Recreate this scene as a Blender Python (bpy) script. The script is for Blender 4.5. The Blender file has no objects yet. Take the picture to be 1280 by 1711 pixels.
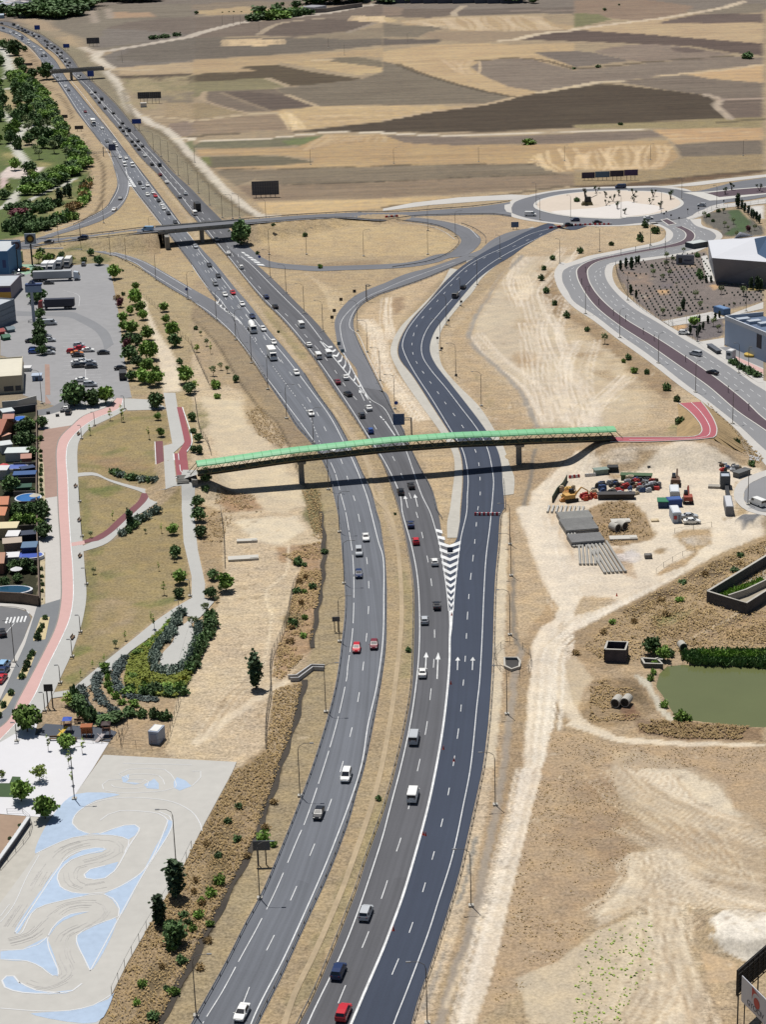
import bpy,bmesh,math,random
import numpy as np
from mathutils import Vector,Matrix
random.seed(7);RNG=np.random.RandomState(11)
sc=bpy.context.scene
R=math.radians

# ---------------------------------------------------------------- camera
CAM_H=179.53;TH=0.336285;ROLL=0.033159;FPX=3445.3
cam=bpy.data.cameras.new('camera');camo=bpy.data.objects.new('camera',cam)
sc.collection.objects.link(camo)
camo.location=(0,0,CAM_H)
camo.rotation_euler=(Matrix.Rotation(math.pi/2-TH,3,'X')@Matrix.Rotation(-ROLL,3,'Z')).to_euler()
cam.sensor_fit='VERTICAL';cam.sensor_height=36.0;cam.lens=36.0*FPX/1711.0
cam.clip_start=1.0;cam.clip_end=30000.0
sc.camera=camo
# ---------------------------------------------------------------- world and sun
SUN_EL=R(71);SUN_AZ=math.atan2(-0.43,0.90)
w=bpy.data.worlds.new('World');sc.world=w;w.use_nodes=True
nt=w.node_tree;bg=nt.nodes['Background']
sky=nt.nodes.new('ShaderNodeTexSky');sky.sky_type='NISHITA';sky.sun_disc=False
sky.sun_elevation=SUN_EL;sky.sun_rotation=SUN_AZ;sky.altitude=650;sky.dust_density=1.5
nt.links.new(sky.outputs[0],bg.inputs[0]);bg.inputs[1].default_value=0.05
sl=bpy.data.lights.new('sun','SUN');so=bpy.data.objects.new('sun',sl);sc.collection.objects.link(so)
sl.energy=5.0;sl.angle=R(0.53);sl.color=(1.0,0.96,0.9)
sdir=Vector((math.sin(SUN_AZ)*math.cos(SUN_EL),math.cos(SUN_AZ)*math.cos(SUN_EL),math.sin(SUN_EL)))
so.rotation_euler=sdir.to_track_quat('Z','Y').to_euler();so.location=(0,400,400)
sc.view_settings.view_transform='Standard';sc.view_settings.look='None'
sc.view_settings.exposure=0.0;sc.view_settings.gamma=1.0
sc.cycles.max_bounces=4;sc.cycles.diffuse_bounces=2;sc.cycles.glossy_bounces=2;sc.cycles.transparent_max_bounces=4

# ---------------------------------------------------------------- geometry of the place: sight lines to the ground
TL=dict(A=(0,0,4),B=(320,0,4),C=(640,0,4),D=(960,0,4),E=(0,428,4),F=(320,428,4),G=(640,428,4),H=(960,428,4),
I=(0,856,4),J=(320,856,4),K=(640,856,4),L=(960,856,4),M=(0,1284,4),N=(320,1284,4),O=(640,1284,4),P=(960,1284,4),
Q=(820,270,5.565),R=(1050,270,5.565),S=(1020,400,4.923),U=(920,750,3.5556),V=(0,380,5.333),W=(0,660,8.555),
X=(0,850,8.146),Y=(300,690,3.2),a=(0,0,8),b=(80,100,8),c=(160,220,8),d=(0,70,8.533),e=(0,240,8.533),
g=(100,1100,5.333),h=(1180,1560,11.33),Z=(0,0,1))
def px(s):
 out=[];t='Z'
 for k in s.replace('|',' ').split():
  if k in TL:t=k;continue
  if k[0]in TL and not k[0].isdigit():t=k[0];k=k[1:]
  v=k.split(',');ox,oy,sc_=TL[t]
  out.append((ox+float(v[0])/sc_,oy+float(v[1])/sc_)+tuple(float(q)for q in v[2:]))
 return out
_c,_s=math.cos(ROLL),math.sin(ROLL);_ct,_st=math.cos(TH),math.sin(TH)
def at(x,y,z=0.0):
 u=(x-640)/FPX;v=(y-855.5)/FPX
 U=_c*u-_s*v;V=_s*u+_c*v
 d=(U,_ct-V*_st,-_st-V*_ct);t=(z-CAM_H)/d[2]
 return Vector((d[0]*t,d[1]*t,z))
def W_(s,z=0.0):return[at(p[0],p[1],z)for p in px(s)]
def pxm(p): # photo pixels per metre at a ground point
 return FPX/(p.y*_ct+(CAM_H-p.z)*_st)
def cr(pts,step=3.0,closed=False):
 P_=[Vector(p)for p in pts]
 if len(P_)<3 and not closed:
  a,b=P_;n=max(1,int((b-a).length/step));return[a.lerp(b,i/n)for i in range(n+1)]
 out=[];n=len(P_)
 rng_=range(n)if closed else range(n-1)
 for i in rng_:
  p1,p2=P_[i],P_[(i+1)%n]
  p0=P_[(i-1)%n]if closed or i>0 else p1*2-p2
  p3=P_[(i+2)%n]if closed or i+2<n else p2*2-p1
  # centripetal
  t0=0;t1=t0+max((p1-p0).length,1e-3)**.5;t2=t1+max((p2-p1).length,1e-3)**.5;t3=t2+max((p3-p2).length,1e-3)**.5
  m=max(1,int((p2-p1).length/step))
  for k in range(m):
   t=t1+(t2-t1)*k/m
   A1=p0*((t1-t)/(t1-t0))+p1*((t-t0)/(t1-t0));A2=p1*((t2-t)/(t2-t1))+p2*((t-t1)/(t2-t1));A3=p2*((t3-t)/(t3-t2))+p3*((t-t2)/(t3-t2))
   B1=A1*((t2-t)/(t2-t0))+A2*((t-t0)/(t2-t0));B2=A2*((t3-t)/(t3-t1))+A3*((t-t1)/(t3-t1))
   out.append(B1*((t2-t)/(t2-t1))+B2*((t-t1)/(t2-t1)))
 if not closed:out.append(P_[-1])
 return out
def resample(pts,n):
 L=[0.0]
 for a,b in zip(pts,pts[1:]):L.append(L[-1]+(b-a).length)
 out=[];j=0
 for i in range(n):
  s=L[-1]*i/(n-1)
  while j<len(L)-2 and L[j+1]<s:j+=1
  f=(s-L[j])/max(1e-6,L[j+1]-L[j]);out.append(pts[j].lerp(pts[j+1],min(1,max(0,f))))
 return out
def plen(p):return sum((b-a).length for a,b in zip(p,p[1:]))

# ---------------------------------------------------------------- objects
COL=sc.collection
def tag(o,label=None,cat=None,group=None,kind=None):
 if label:o['label']=label
 if cat:o['category']=cat
 if group:o['group']=group
 if kind:o['kind']=kind
 return o
def empty(name,loc,rz=0,label=None,cat=None,group=None):
 o=bpy.data.objects.new(name,None);COL.objects.link(o);o.location=loc;o.rotation_euler=(0,0,rz)
 o.empty_display_size=.5
 return tag(o,label,cat,group)
def link(name,me,parent=None,loc=(0,0,0),rz=0,scale=None):
 o=bpy.data.objects.new(name,me);COL.objects.link(o);o.parent=parent;o.location=loc
 o.rotation_euler=(0,0,rz)
 if scale:o.scale=scale
 return o
class MB:
 def __init__(s):s.v=[];s.f=[];s.m=[];s.uv=[]
 def quad(s,a,b,c,d,m=0):
  n=len(s.v);s.v+=[tuple(a),tuple(b),tuple(c),tuple(d)];s.f.append((n,n+1,n+2,n+3));s.m.append(m)
 def tri(s,a,b,c,m=0):
  n=len(s.v);s.v+=[tuple(a),tuple(b),tuple(c)];s.f.append((n,n+1,n+2));s.m.append(m)
 def poly(s,pts,m=0):
  n=len(s.v);s.v+=[tuple(p)for p in pts];s.f.append(tuple(range(n,n+len(pts))));s.m.append(m)
 def box(s,c,d,rz=0,m=0,taper=1.0):
  cx,cy,cz=c;hx,hy,hz=d[0]/2,d[1]/2,d[2]/2;n=len(s.v);co,si=math.cos(rz),math.sin(rz)
  for z,k in((-hz,1),(hz,taper)):
   for x,y in((-hx,-hy),(hx,-hy),(hx,hy),(-hx,hy)):
    x*=k;y*=k
    s.v.append((cx+x*co-y*si,cy+x*si+y*co,cz+z))
  for f in((3,2,1,0),(4,5,6,7),(0,1,5,4),(1,2,6,5),(2,3,7,6),(3,0,4,7)):
   s.f.append(tuple(n+i for i in f));s.m.append(m)
 def tube(s,pts,r,n=6,m=0,cap=True):
  pts=[Vector(p)for p in pts];rs=r if isinstance(r,(list,tuple))else[r]*len(pts);base=len(s.v)
  for i,p in enumerate(pts):
   t=(pts[min(i+1,len(pts)-1)]-pts[max(i-1,0)]).normalized()
   up=Vector((0,0,1))if abs(t.z)<.9 else Vector((1,0,0))
   a=t.cross(up).normalized();b=t.cross(a)
   for k in range(n):
    an=2*math.pi*k/n;s.v.append(tuple(p+a*(math.cos(an)*rs[i])+b*(math.sin(an)*rs[i])))
  for i in range(len(pts)-1):
   for k in range(n):
    s.f.append((base+i*n+k,base+i*n+(k+1)%n,base+(i+1)*n+(k+1)%n,base+(i+1)*n+k));s.m.append(m)
  if cap:
   s.f.append(tuple(base+k for k in range(n)));s.m.append(m)
   s.f.append(tuple(base+(len(pts)-1)*n+k for k in reversed(range(n))));s.m.append(m)
 def cyl(s,c,r,h,n=16,m=0,axis='z',r2=None):
  c=Vector(c);d={'z':Vector((0,0,h/2)),'x':Vector((h/2,0,0)),'y':Vector((0,h/2,0))}[axis]
  s.tube([c-d,c+d],[r,r if r2 is None else r2],n,m)
 def prism(s,poly,z0,z1,m=0,mtop=None):
  n=len(s.v);k=len(poly)
  A_=sum(poly[i][0]*poly[(i+1)%k][1]-poly[(i+1)%k][0]*poly[i][1]for i in range(k))
  if A_<0:poly=list(reversed(poly))
  s.v+=[(p[0],p[1],z0)for p in poly]+[(p[0],p[1],z1)for p in poly]
  s.f.append(tuple(n+i for i in reversed(range(k))));s.m.append(m)
  s.f.append(tuple(n+k+i for i in range(k)));s.m.append(m if mtop is None else mtop)
  for i in range(k):s.f.append((n+i,n+(i+1)%k,n+k+(i+1)%k,n+k+i));s.m.append(m)
 def mesh(s,name,mats,smooth=False):
  me=bpy.data.meshes.new(name);me.from_pydata(s.v,[],s.f);
  for m in(mats if isinstance(mats,(list,tuple))else[mats]):me.materials.append(m)
  if s.m and max(s.m)>0:me.polygons.foreach_set('material_index',s.m)
  if smooth:me.polygons.foreach_set('use_smooth',[True]*len(s.f))
  me.update();return me
 def build(s,name,mats,parent=None,smooth=False,loc=(0,0,0),rz=0):
  return link(name,s.mesh(name,mats,smooth),parent,loc,rz)

  # ---------------------------------------------------------------- materials
KA=1.55 # display value of a fully lit white ground
def lin(c):
 c=c/255.0;return c/12.92 if c<=.04045 else((c+.055)/1.055)**2.4
def alb(r,g,b,k=None):return tuple(min(.85,lin(v)/(k or KA))for v in(r,g,b))
MATS={}
def M(name,rgb=None,rough=.85,nz=0.0,ns=1.0,metal=0.0,bump=0.0,raw=None,spec=None,coord='Object',ns2=None,stretch=None,objcol=False,rnd=0.0):
 if name in MATS:return MATS[name]
 m=bpy.data.materials.new(name);m.use_nodes=True;t=m.node_tree;b=t.nodes['Principled BSDF']
 col=raw or alb(*rgb)
 b.inputs['Roughness'].default_value=rough;b.inputs['Metallic'].default_value=metal
 if spec is not None:b.inputs['Specular IOR Level'].default_value=spec
 N_=t.nodes.new;Lk=t.links.new
 src=None
 if objcol:
  oi=N_('ShaderNodeObjectInfo');src=oi.outputs['Color']
 if nz or bump or rnd:
  tc=N_('ShaderNodeTexCoord');mp=N_('ShaderNodeMapping');Lk(tc.outputs[coord],mp.inputs[0])
  if stretch:mp.inputs['Scale'].default_value=stretch
  n1=N_('ShaderNodeTexNoise');n1.inputs['Scale'].default_value=ns;n1.inputs['Detail'].default_value=6;Lk(mp.outputs[0],n1.inputs[0])
  f=n1.outputs[0]
  n2=N_('ShaderNodeTexNoise');n2.inputs['Scale'].default_value=ns2 or ns*.13;n2.inputs['Detail'].default_value=3;Lk(mp.outputs[0],n2.inputs[0])
  ad=N_('ShaderNodeMath');ad.operation='ADD';Lk(f,ad.inputs[0]);Lk(n2.outputs[0],ad.inputs[1])
  val=ad.outputs[0]
  if rnd:
   oi2=N_('ShaderNodeObjectInfo');ml=N_('ShaderNodeMath');ml.operation='MULTIPLY_ADD'
   Lk(oi2.outputs['Random'],ml.inputs[0]);ml.inputs[1].default_value=rnd;Lk(val,ml.inputs[2]);val=ml.outputs[0]
  mr=N_('ShaderNodeMapRange');Lk(val,mr.inputs[0]);mr.inputs[1].default_value=.65;mr.inputs[2].default_value=1.35+rnd
  mr.inputs[3].default_value=1-nz;mr.inputs[4].default_value=1+nz;mr.clamp=False
  vm=N_('ShaderNodeVectorMath');vm.operation='SCALE'
  if src:Lk(src,vm.inputs[0])
  else:vm.inputs[0].default_value=col[:3]
  Lk(mr.outputs[0],vm.inputs['Scale']);Lk(vm.outputs[0],b.inputs['Base Color'])
  if bump:
   bp=N_('ShaderNodeBump');bp.inputs['Strength'].default_value=bump;bp.inputs['Distance'].default_value=.15
   Lk(f,bp.inputs['Height']);Lk(bp.outputs[0],b.inputs['Normal'])
 elif src:Lk(src,b.inputs['Base Color'])
 else:b.inputs['Base Color'].default_value=(*col[:3],1)
 MATS[name]=m;return m
def asphalt(name,rgb,streak=.12,patch=.08):
 m=bpy.data.materials.new(name);m.use_nodes=True;t=m.node_tree;b=t.nodes['Principled BSDF'];N_=t.nodes.new;Lk=t.links.new
 b.inputs['Roughness'].default_value=.82;b.inputs['Specular IOR Level'].default_value=.3
 uv=N_('ShaderNodeUVMap');uv.uv_map='UVMap'
 mp=N_('ShaderNodeMapping');mp.inputs['Scale'].default_value=(1.1,.012,1);Lk(uv.outputs[0],mp.inputs[0])
 n1=N_('ShaderNodeTexNoise');n1.inputs['Scale'].default_value=1.0;n1.inputs['Detail'].default_value=4;Lk(mp.outputs[0],n1.inputs[0])
 tc=N_('ShaderNodeTexCoord')
 n2=N_('ShaderNodeTexNoise');n2.inputs['Scale'].default_value=.06;n2.inputs['Detail'].default_value=5;Lk(tc.outputs['Object'],n2.inputs[0])
 n3=N_('ShaderNodeTexNoise');n3.inputs['Scale'].default_value=3.0;n3.inputs['Detail'].default_value=4;Lk(tc.outputs['Object'],n3.inputs[0])
 # repair patches: blocks along the road
 mp2=N_('ShaderNodeMapping');mp2.inputs['Scale'].default_value=(.28,.011,1);Lk(uv.outputs[0],mp2.inputs[0])
 vo=N_('ShaderNodeTexVoronoi');vo.feature='F1';vo.distance='CHEBYCHEV';vo.inputs['Scale'].default_value=1.0;Lk(mp2.outputs[0],vo.inputs[0])
 def mul(src,k,off):
  x=N_('ShaderNodeMath');x.operation='MULTIPLY_ADD';Lk(src,x.inputs[0]);x.inputs[1].default_value=k;x.inputs[2].default_value=off;return x.outputs[0]
 s=None
 sp=N_('ShaderNodeSeparateColor');Lk(vo.outputs['Color'],sp.inputs[0])
 for o_,k in((n1.outputs[0],streak*2.4),(n2.outputs[0],.3),(n3.outputs[0],.25),(sp.outputs[0],patch)):
  x=mul(o_,k,-k/2)
  if s is None:s=x
  else:
   a=N_('ShaderNodeMath');a.operation='ADD';Lk(s,a.inputs[0]);Lk(x,a.inputs[1]);s=a.outputs[0]
 s=mul(s,1,1)
 vm=N_('ShaderNodeVectorMath');vm.operation='SCALE';vm.inputs[0].default_value=alb(*rgb);Lk(s,vm.inputs['Scale']);Lk(vm.outputs[0],b.inputs['Base Color'])
 return m
M_left=asphalt('asphalt_worn',(114,118,126),.34,.14)
M_right=asphalt('asphalt_brown_grey',(100,101,106),.32,.14)
M_new=asphalt('asphalt_fresh',(65,74,92),.16,.05)
M_ramp=asphalt('asphalt_pale',(122,124,130),.18,.1)
M_ave=asphalt('asphalt_avenue',(146,147,150),.15,.08)
M_park=M('asphalt_car_park',(160,160,162),nz=.10,ns=.35,ns2=.04)
M_white=M('road_paint',raw=(.56,.57,.57),rough=.6,nz=.3,ns=3.0)
M_kerb=M('kerb_concrete',(214,212,206),nz=.07,ns=.8)
M_walk=M('sidewalk_paving',(208,205,200),nz=.06,ns=.9)
M_conc=M('concrete_pale',(200,196,186),nz=.12,ns=.6,bump=.1)
M_concd=M('concrete_grey',(150,148,142),nz=.15,ns=.8)
M_pink=M('pink_paving',(220,180,174),nz=.05,ns=.7)
M_red=M('red_surfacing',(160,84,92),nz=.08,ns=.7)
M_darkred=M('dark_red_surfacing',(128,76,82),nz=.08,ns=.7)
M_brownpave=M('brown_paving',(172,142,128),nz=.12,ns=.6)
M_slate=M('slate_paving',(128,132,136),nz=.07,ns=1.2)
M_grpath=M('grey_path',(196,196,192),nz=.05,ns=.6)
M_plaza=M('plaza_paving',(232,232,236),nz=.03,ns=.5)
M_median=M('plum_gravel',(88,70,80),nz=.12,ns=1.2)
M_dirt=M('dirt_track',(205,186,158),nz=.12,ns=.3)
M_steel=M('galvanised_steel',(150,152,155),rough=.45,metal=.35,nz=.06,ns=3)
M_darksteel=M('dark_steel',(60,62,66),rough=.55,metal=.2)
M_pole=M('lamp_pole_steel',(120,116,112),rough=.5,metal=.2)
M_black=M('black_rubber',(28,28,30),rough=.7)
M_glass=M('car_glass',(22,28,36),rough=.12,spec=.8)
M_paint=M('car_paint',rgb=(200,200,200),rough=.28,spec=.6,objcol=True)
M_lampglass=M('lamp_glass',(215,215,210),rough=.2)
M_tail=M('tail_lamp_red',(150,20,20),rough=.3)
M_bank=M('embankment_soil',(176,150,108),nz=.3,ns=.6,bump=.5)
M_bark=M('bark',(105,88,70),nz=.2,ns=3)
M_whitem=M('white_cladding',(226,230,236),rough=.5,nz=.03,ns=.3)
M_greym=M('grey_cladding',(140,148,158),rough=.5,nz=.05,ns=.5)

# ---------------------------------------------------------------- terrain height
RAISE=[] # (polygon world pts, height, falloff)
def seg_dist(X,Y,a,b):
 dx,dy=b[0]-a[0],b[1]-a[1];L=dx*dx+dy*dy+1e-9
 t=np.clip(((X-a[0])*dx+(Y-a[1])*dy)/L,0,1)
 return np.hypot(X-(a[0]+t*dx),Y-(a[1]+t*dy))
def inside(X,Y,pts):
 r=np.zeros(X.shape,bool);n=len(pts)
 for i in range(n):
  x1,y1=pts[i][0],pts[i][1];x2,y2=pts[(i+1)%n][0],pts[(i+1)%n][1]
  if y1==y2:continue
  c=((y1>Y)!=(y2>Y))&(X<(x2-x1)*(Y-y1)/(y2-y1)+x1);r^=c
 return r
def sdist(X,Y,pts):
 d=np.full(X.shape,1e9);n=len(pts)
 for i in range(n):d=np.minimum(d,seg_dist(X,Y,pts[i],pts[(i+1)%n]))
 return np.where(inside(X,Y,pts),d,-d)
def sstep(t):t=np.clip(t,0,1);return t*t*(3-2*t)
def height(X,Y):
 X=np.atleast_1d(np.asarray(X,float));Y=np.atleast_1d(np.asarray(Y,float));Z=np.zeros(X.shape)
 for pts,h,fo in RAISE:
  xs=[p[0]for p in pts];ys=[p[1]for p in pts]
  k=(X>min(xs)-fo)&(X<max(xs)+fo)&(Y>min(ys)-fo)&(Y<max(ys)+fo)
  if not k.any():continue
  d=sdist(X[k],Y[k],pts)
  v=h*sstep(1+d/fo)if h>0 else h*sstep(d/fo)
  Z[k]=np.maximum(Z[k],v)if h>0 else np.minimum(Z[k],v)
 k=np.nonzero((Y>700)&(Y<1000)&(np.abs(X)<260))[0]
 if len(k):
  zr=np.zeros(len(k))
  for p,hw in RIDGE:zr=np.maximum(zr,p.z-.45-np.maximum(0,np.hypot(X[k]-p.x,Y[k]-p.y)-hw)/1.7)
  zr[(X[k]>brl-1)&(X[k]<brr+1)]=0
  Z[k]=np.maximum(Z[k],zr)
 return Z
def gz(x,y):return float(height([x],[y])[0])
def atg(x,y):
 p=at(x,y,0)
 if not RAISE:return p
 for _ in range(6):p=at(x,y,gz(p.x,p.y))
 return p
def Wg(s):return[atg(p[0],p[1])for p in px(s)]
def ez(x): # deck height of the overpass road against photo x
 if x<40:return 0.0
 if x<250:return 6.6*((x-40)/210)**1.2
 if x<420:return 6.6
 return 6.6*max(0,1-(x-420)/260.0)
def we(s):return[at(p[0],p[1],ez(p[0]))for p in px(s)]
EN='V -60,165 100,155 250,125 420,105 740,75 1000,45 | Z 240,381.5 259,380 320,375 390,369 445,364.5 501,360 | B 1000,1425 1100,1420 1279,1422 | C 200,1416 400,1400 600,1385 760,1365 850,1350'
ES='V -60,205 100,195 250,178 420,150 740,110 1000,85 | Z 240,389.5 259,388 320,382.5 390,376.5 445,372 | B 800,1466 1000,1458 1100,1465 1279,1475 | C 200,1448 400,1440 600,1435 760,1435 860,1450'
en,es=we(EN),we(ES)
eno,eso=cr(en,4),cr(es,4);nE=140;eno,eso=resample(eno,nE),resample(eso,nE)
brl,brr=at(272,378,6.6).x,at(400,370,6.6).x
RIDGE=[((a_+b_)/2,(a_-b_).length/2+.5)for a_,b_ in zip(eno,eso)if(a_.z+b_.z)>.1 and not(brl<a_.x<brr)]
# mounds at both ends of the footbridge, the pond bed, spoil heaps
BR_Z=4.6
mnd=[at(*p[:2],5.0)for p in px('H 215,1212 400,1212 700,1212 840,1200 880,1235 860,1246 500,1246 215,1244')]
RAISE.append(([(p.x,p.y)for p in mnd],5.0,13.0))
mnd2=[at(*p[:2],3.2)for p in px('Z 283,770 333,772 338,803 296,806')]
RAISE.append(([(p.x,p.y)for p in mnd2],3.2,9.0))
POND='L 600,1010 720,1000 1000,1010 1400,1030 1400,1440 1230,1440 960,1415 700,1385 640,1340 560,1210 520,1160 540,1070'
RAISE.append(([(p.x,p.y)for p in cr(W_(POND),4,True)],-1.6,3.0))
RAISE.append(([(p.x,p.y)for p in cr(W_('P 920,1040 1000,1000 1150,1000 1330,1040 1330,1180 1150,1190 980,1150'),3,True)],1.6,3.5))
for s_,h_,f_ in(('U 1115,440 1160,410 1240,415 1230,440 1150,460',1.2,2.0),('G 900,1340 940,1330 980,1350 950,1370',.8,4)):
 RAISE.append(([(p.x,p.y)for p in W_(s_)],h_,f_))
 # ================================================================ GROUND
def geo(a,b,s0,k,p):
 out=[a]
 while out[-1]<b:out.append(out[-1]+s0*max(1,(out[-1]/k))**p)
 return out
gx=[0.0]
while gx[-1]<4500:
 x=gx[-1];gx.append(x+(0.62 if x<62 else.9 if x<105 else 1.5 if x<200 else 2.8 if x<380 else(x-300)*.12))
gx=np.array([-v for v in reversed(gx[1:])]+gx)
gy=np.array(geo(180,262,6,1e9,1)[:-1]+geo(262,9000,.62,285,1.55))
NX,NY=len(gx),len(gy)
GX,GY=np.meshgrid(gx,gy);GX=GX.ravel();GY=GY.ravel()
GC=np.zeros((GX.size,3));GK=np.zeros((GX.size,3)) # colour ; R speckle, G plough rows, B dry-grass clump
def vnoise(X,Y,s,seed):
 x=X/s;y=Y/s;xi=np.floor(x).astype(np.int64);yi=np.floor(y).astype(np.int64);fx=x-xi;fy=y-yi
 fx=fx*fx*(3-2*fx);fy=fy*fy*(3-2*fy)
 def h(i,j):
  n=(i*374761393+j*668265263+seed*974634777)&0x7fffffff;n=((n^(n>>13))*1274126177)&0x7fffffff
  return((n^(n>>16))&0xffff)/65535.0
 return(h(xi,yi)*(1-fx)+h(xi+1,yi)*fx)*(1-fy)+(h(xi,yi+1)*(1-fx)+h(xi+1,yi+1)*fx)*fy
def fbm(X,Y,s,seed):return(vnoise(X,Y,s,seed)*.5+vnoise(X,Y,s/2.1,seed+1)*.3+vnoise(X,Y,s/4.3,seed+2)*.2)-.5
WX=fbm(GX,GY,5,1)*2;WY=fbm(GX,GY,5,9)*2
DEP=np.clip(GY/600,.45,3) # detail coarser far away
BIG=fbm(GX,GY,30,20)*2;MED=fbm(GX,GY,8,33)*2
def tri_(c):return np.array(alb(*c))
def put(k,w_,c,kind):
 w_=w_[:,None];GC[k]=GC[k]*(1-w_)+tri_(c)*w_
 if kind is not None:GK[k]=GK[k]*(1-w_)+np.array(kind)*w_
def poly(s,c,fe=1.2,rag=1.0,a=1.0,kind=None,smooth=False,patchy=0.0):
 P_=W_(s)if isinstance(s,str)else s
 if smooth:P_=cr(P_,6,True)
 pts=[(p[0],p[1])for p in P_]
 sc_=np.clip(np.mean([p[1]for p in pts])/600,.5,3)
 fe=fe*sc_;xs=[p[0]for p in pts];ys=[p[1]for p in pts];m=fe+rag*sc_*2+1
 k=np.nonzero((GX>min(xs)-m)&(GX<max(xs)+m)&(GY>min(ys)-m)&(GY<max(ys)+m))[0]
 if not len(k):return
 d=sdist(GX[k]+WX[k]*rag*sc_,GY[k]+WY[k]*rag*sc_,pts)
 w_=sstep(d/fe+.5)*a
 if patchy:w_=w_*np.clip(.5+MED[k]*patchy+BIG[k]*patchy*.6,0,1)
 put(k,w_,c,kind)
def line(s,wd,c,fe=.6,rag=.3,a=1.0,kind=None,z=0):
 P_=W_(s)if isinstance(s,str)else s
 P_=cr(P_,12);pts=[(p[0],p[1])for p in P_]
 w1=None
 if isinstance(wd,tuple):w1=wd[1];wd=wd[0]
 xs=[p[0]for p in pts];ys=[p[1]for p in pts];m=max(wd,w1 or 0)/2+fe+rag*2+1
 k=np.nonzero((GX>min(xs)-m)&(GX<max(xs)+m)&(GY>min(ys)-m)&(GY<max(ys)+m))[0]
 if not len(k):return
 X=GX[k]+WX[k]*rag;Y=GY[k]+WY[k]*rag;d=np.full(X.shape,1e9);n=len(pts)
 for i in range(n-1):
  dd=seg_dist(X,Y,pts[i],pts[i+1])-(wd+(w1-wd)*i/n if w1 else wd)/2;d=np.minimum(d,dd)
 put(k,sstep(-d/fe+.5)*a,c,kind)
def tracks(s,n,spread,c,wd=.5,a=.6):
 base=cr(W_(s),8)
 for i in range(n):
  off=random.uniform(-spread,spread);ph=random.uniform(0,6)
  q=[]
  for j,p in enumerate(base):
   t=base[min(j+1,len(base)-1)]-base[max(j-1,0)];nn=Vector((-t.y,t.x,0)).normalized()
   q.append(p+nn*(off+math.sin(j*.35+ph)*spread*.18))
  for e_ in(-.8,.8):
   qq=[p+Vector((e_,0,0))for p in q];line(qq,wd*random.uniform(.6,1.3),c,.4,.2,a*random.uniform(.4,1))
   # palette as it reads in full sun
DK=(92,81,70);DK2=(82,72,66);ST=(186,158,118);LS=(204,176,128);BR=(146,126,108);OL=(133,126,98)
TAN=(180,155,116);GRASS=(172,145,104);GRS2=(160,142,104);PALE=(206,187,156);PAL2=(206,188,160);SCR=(140,118,88);GRN=(88,106,52);LAWN=(162,141,90)
PLO=(.6,.5,.1);STB=(.5,.4,.1);DIRT=(.45,0,.1);DRY=(1,0,1);SMO=(.2,0,0)
GC[:]=tri_((158,140,112));GK[:]=(.7,.2,.2)
# wide base zones
poly('Z -900,-60 2200,-60 2200,40 -900,40',(132,120,108),20,0,kind=PLO)
poly('Z 90,30 1900,10 1900,330 330,340 230,200 190,110 150,80',(168,146,112),12,6,kind=STB)
poly('Z 430,330 900,320 1000,330 1250,300 1400,290 1400,420 1200,640 1300,1300 1400,1900 200,1900 200,700 60,440 -200,440 -200,80 120,60 250,250 330,350',TAN,4,1,kind=DRY)
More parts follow.
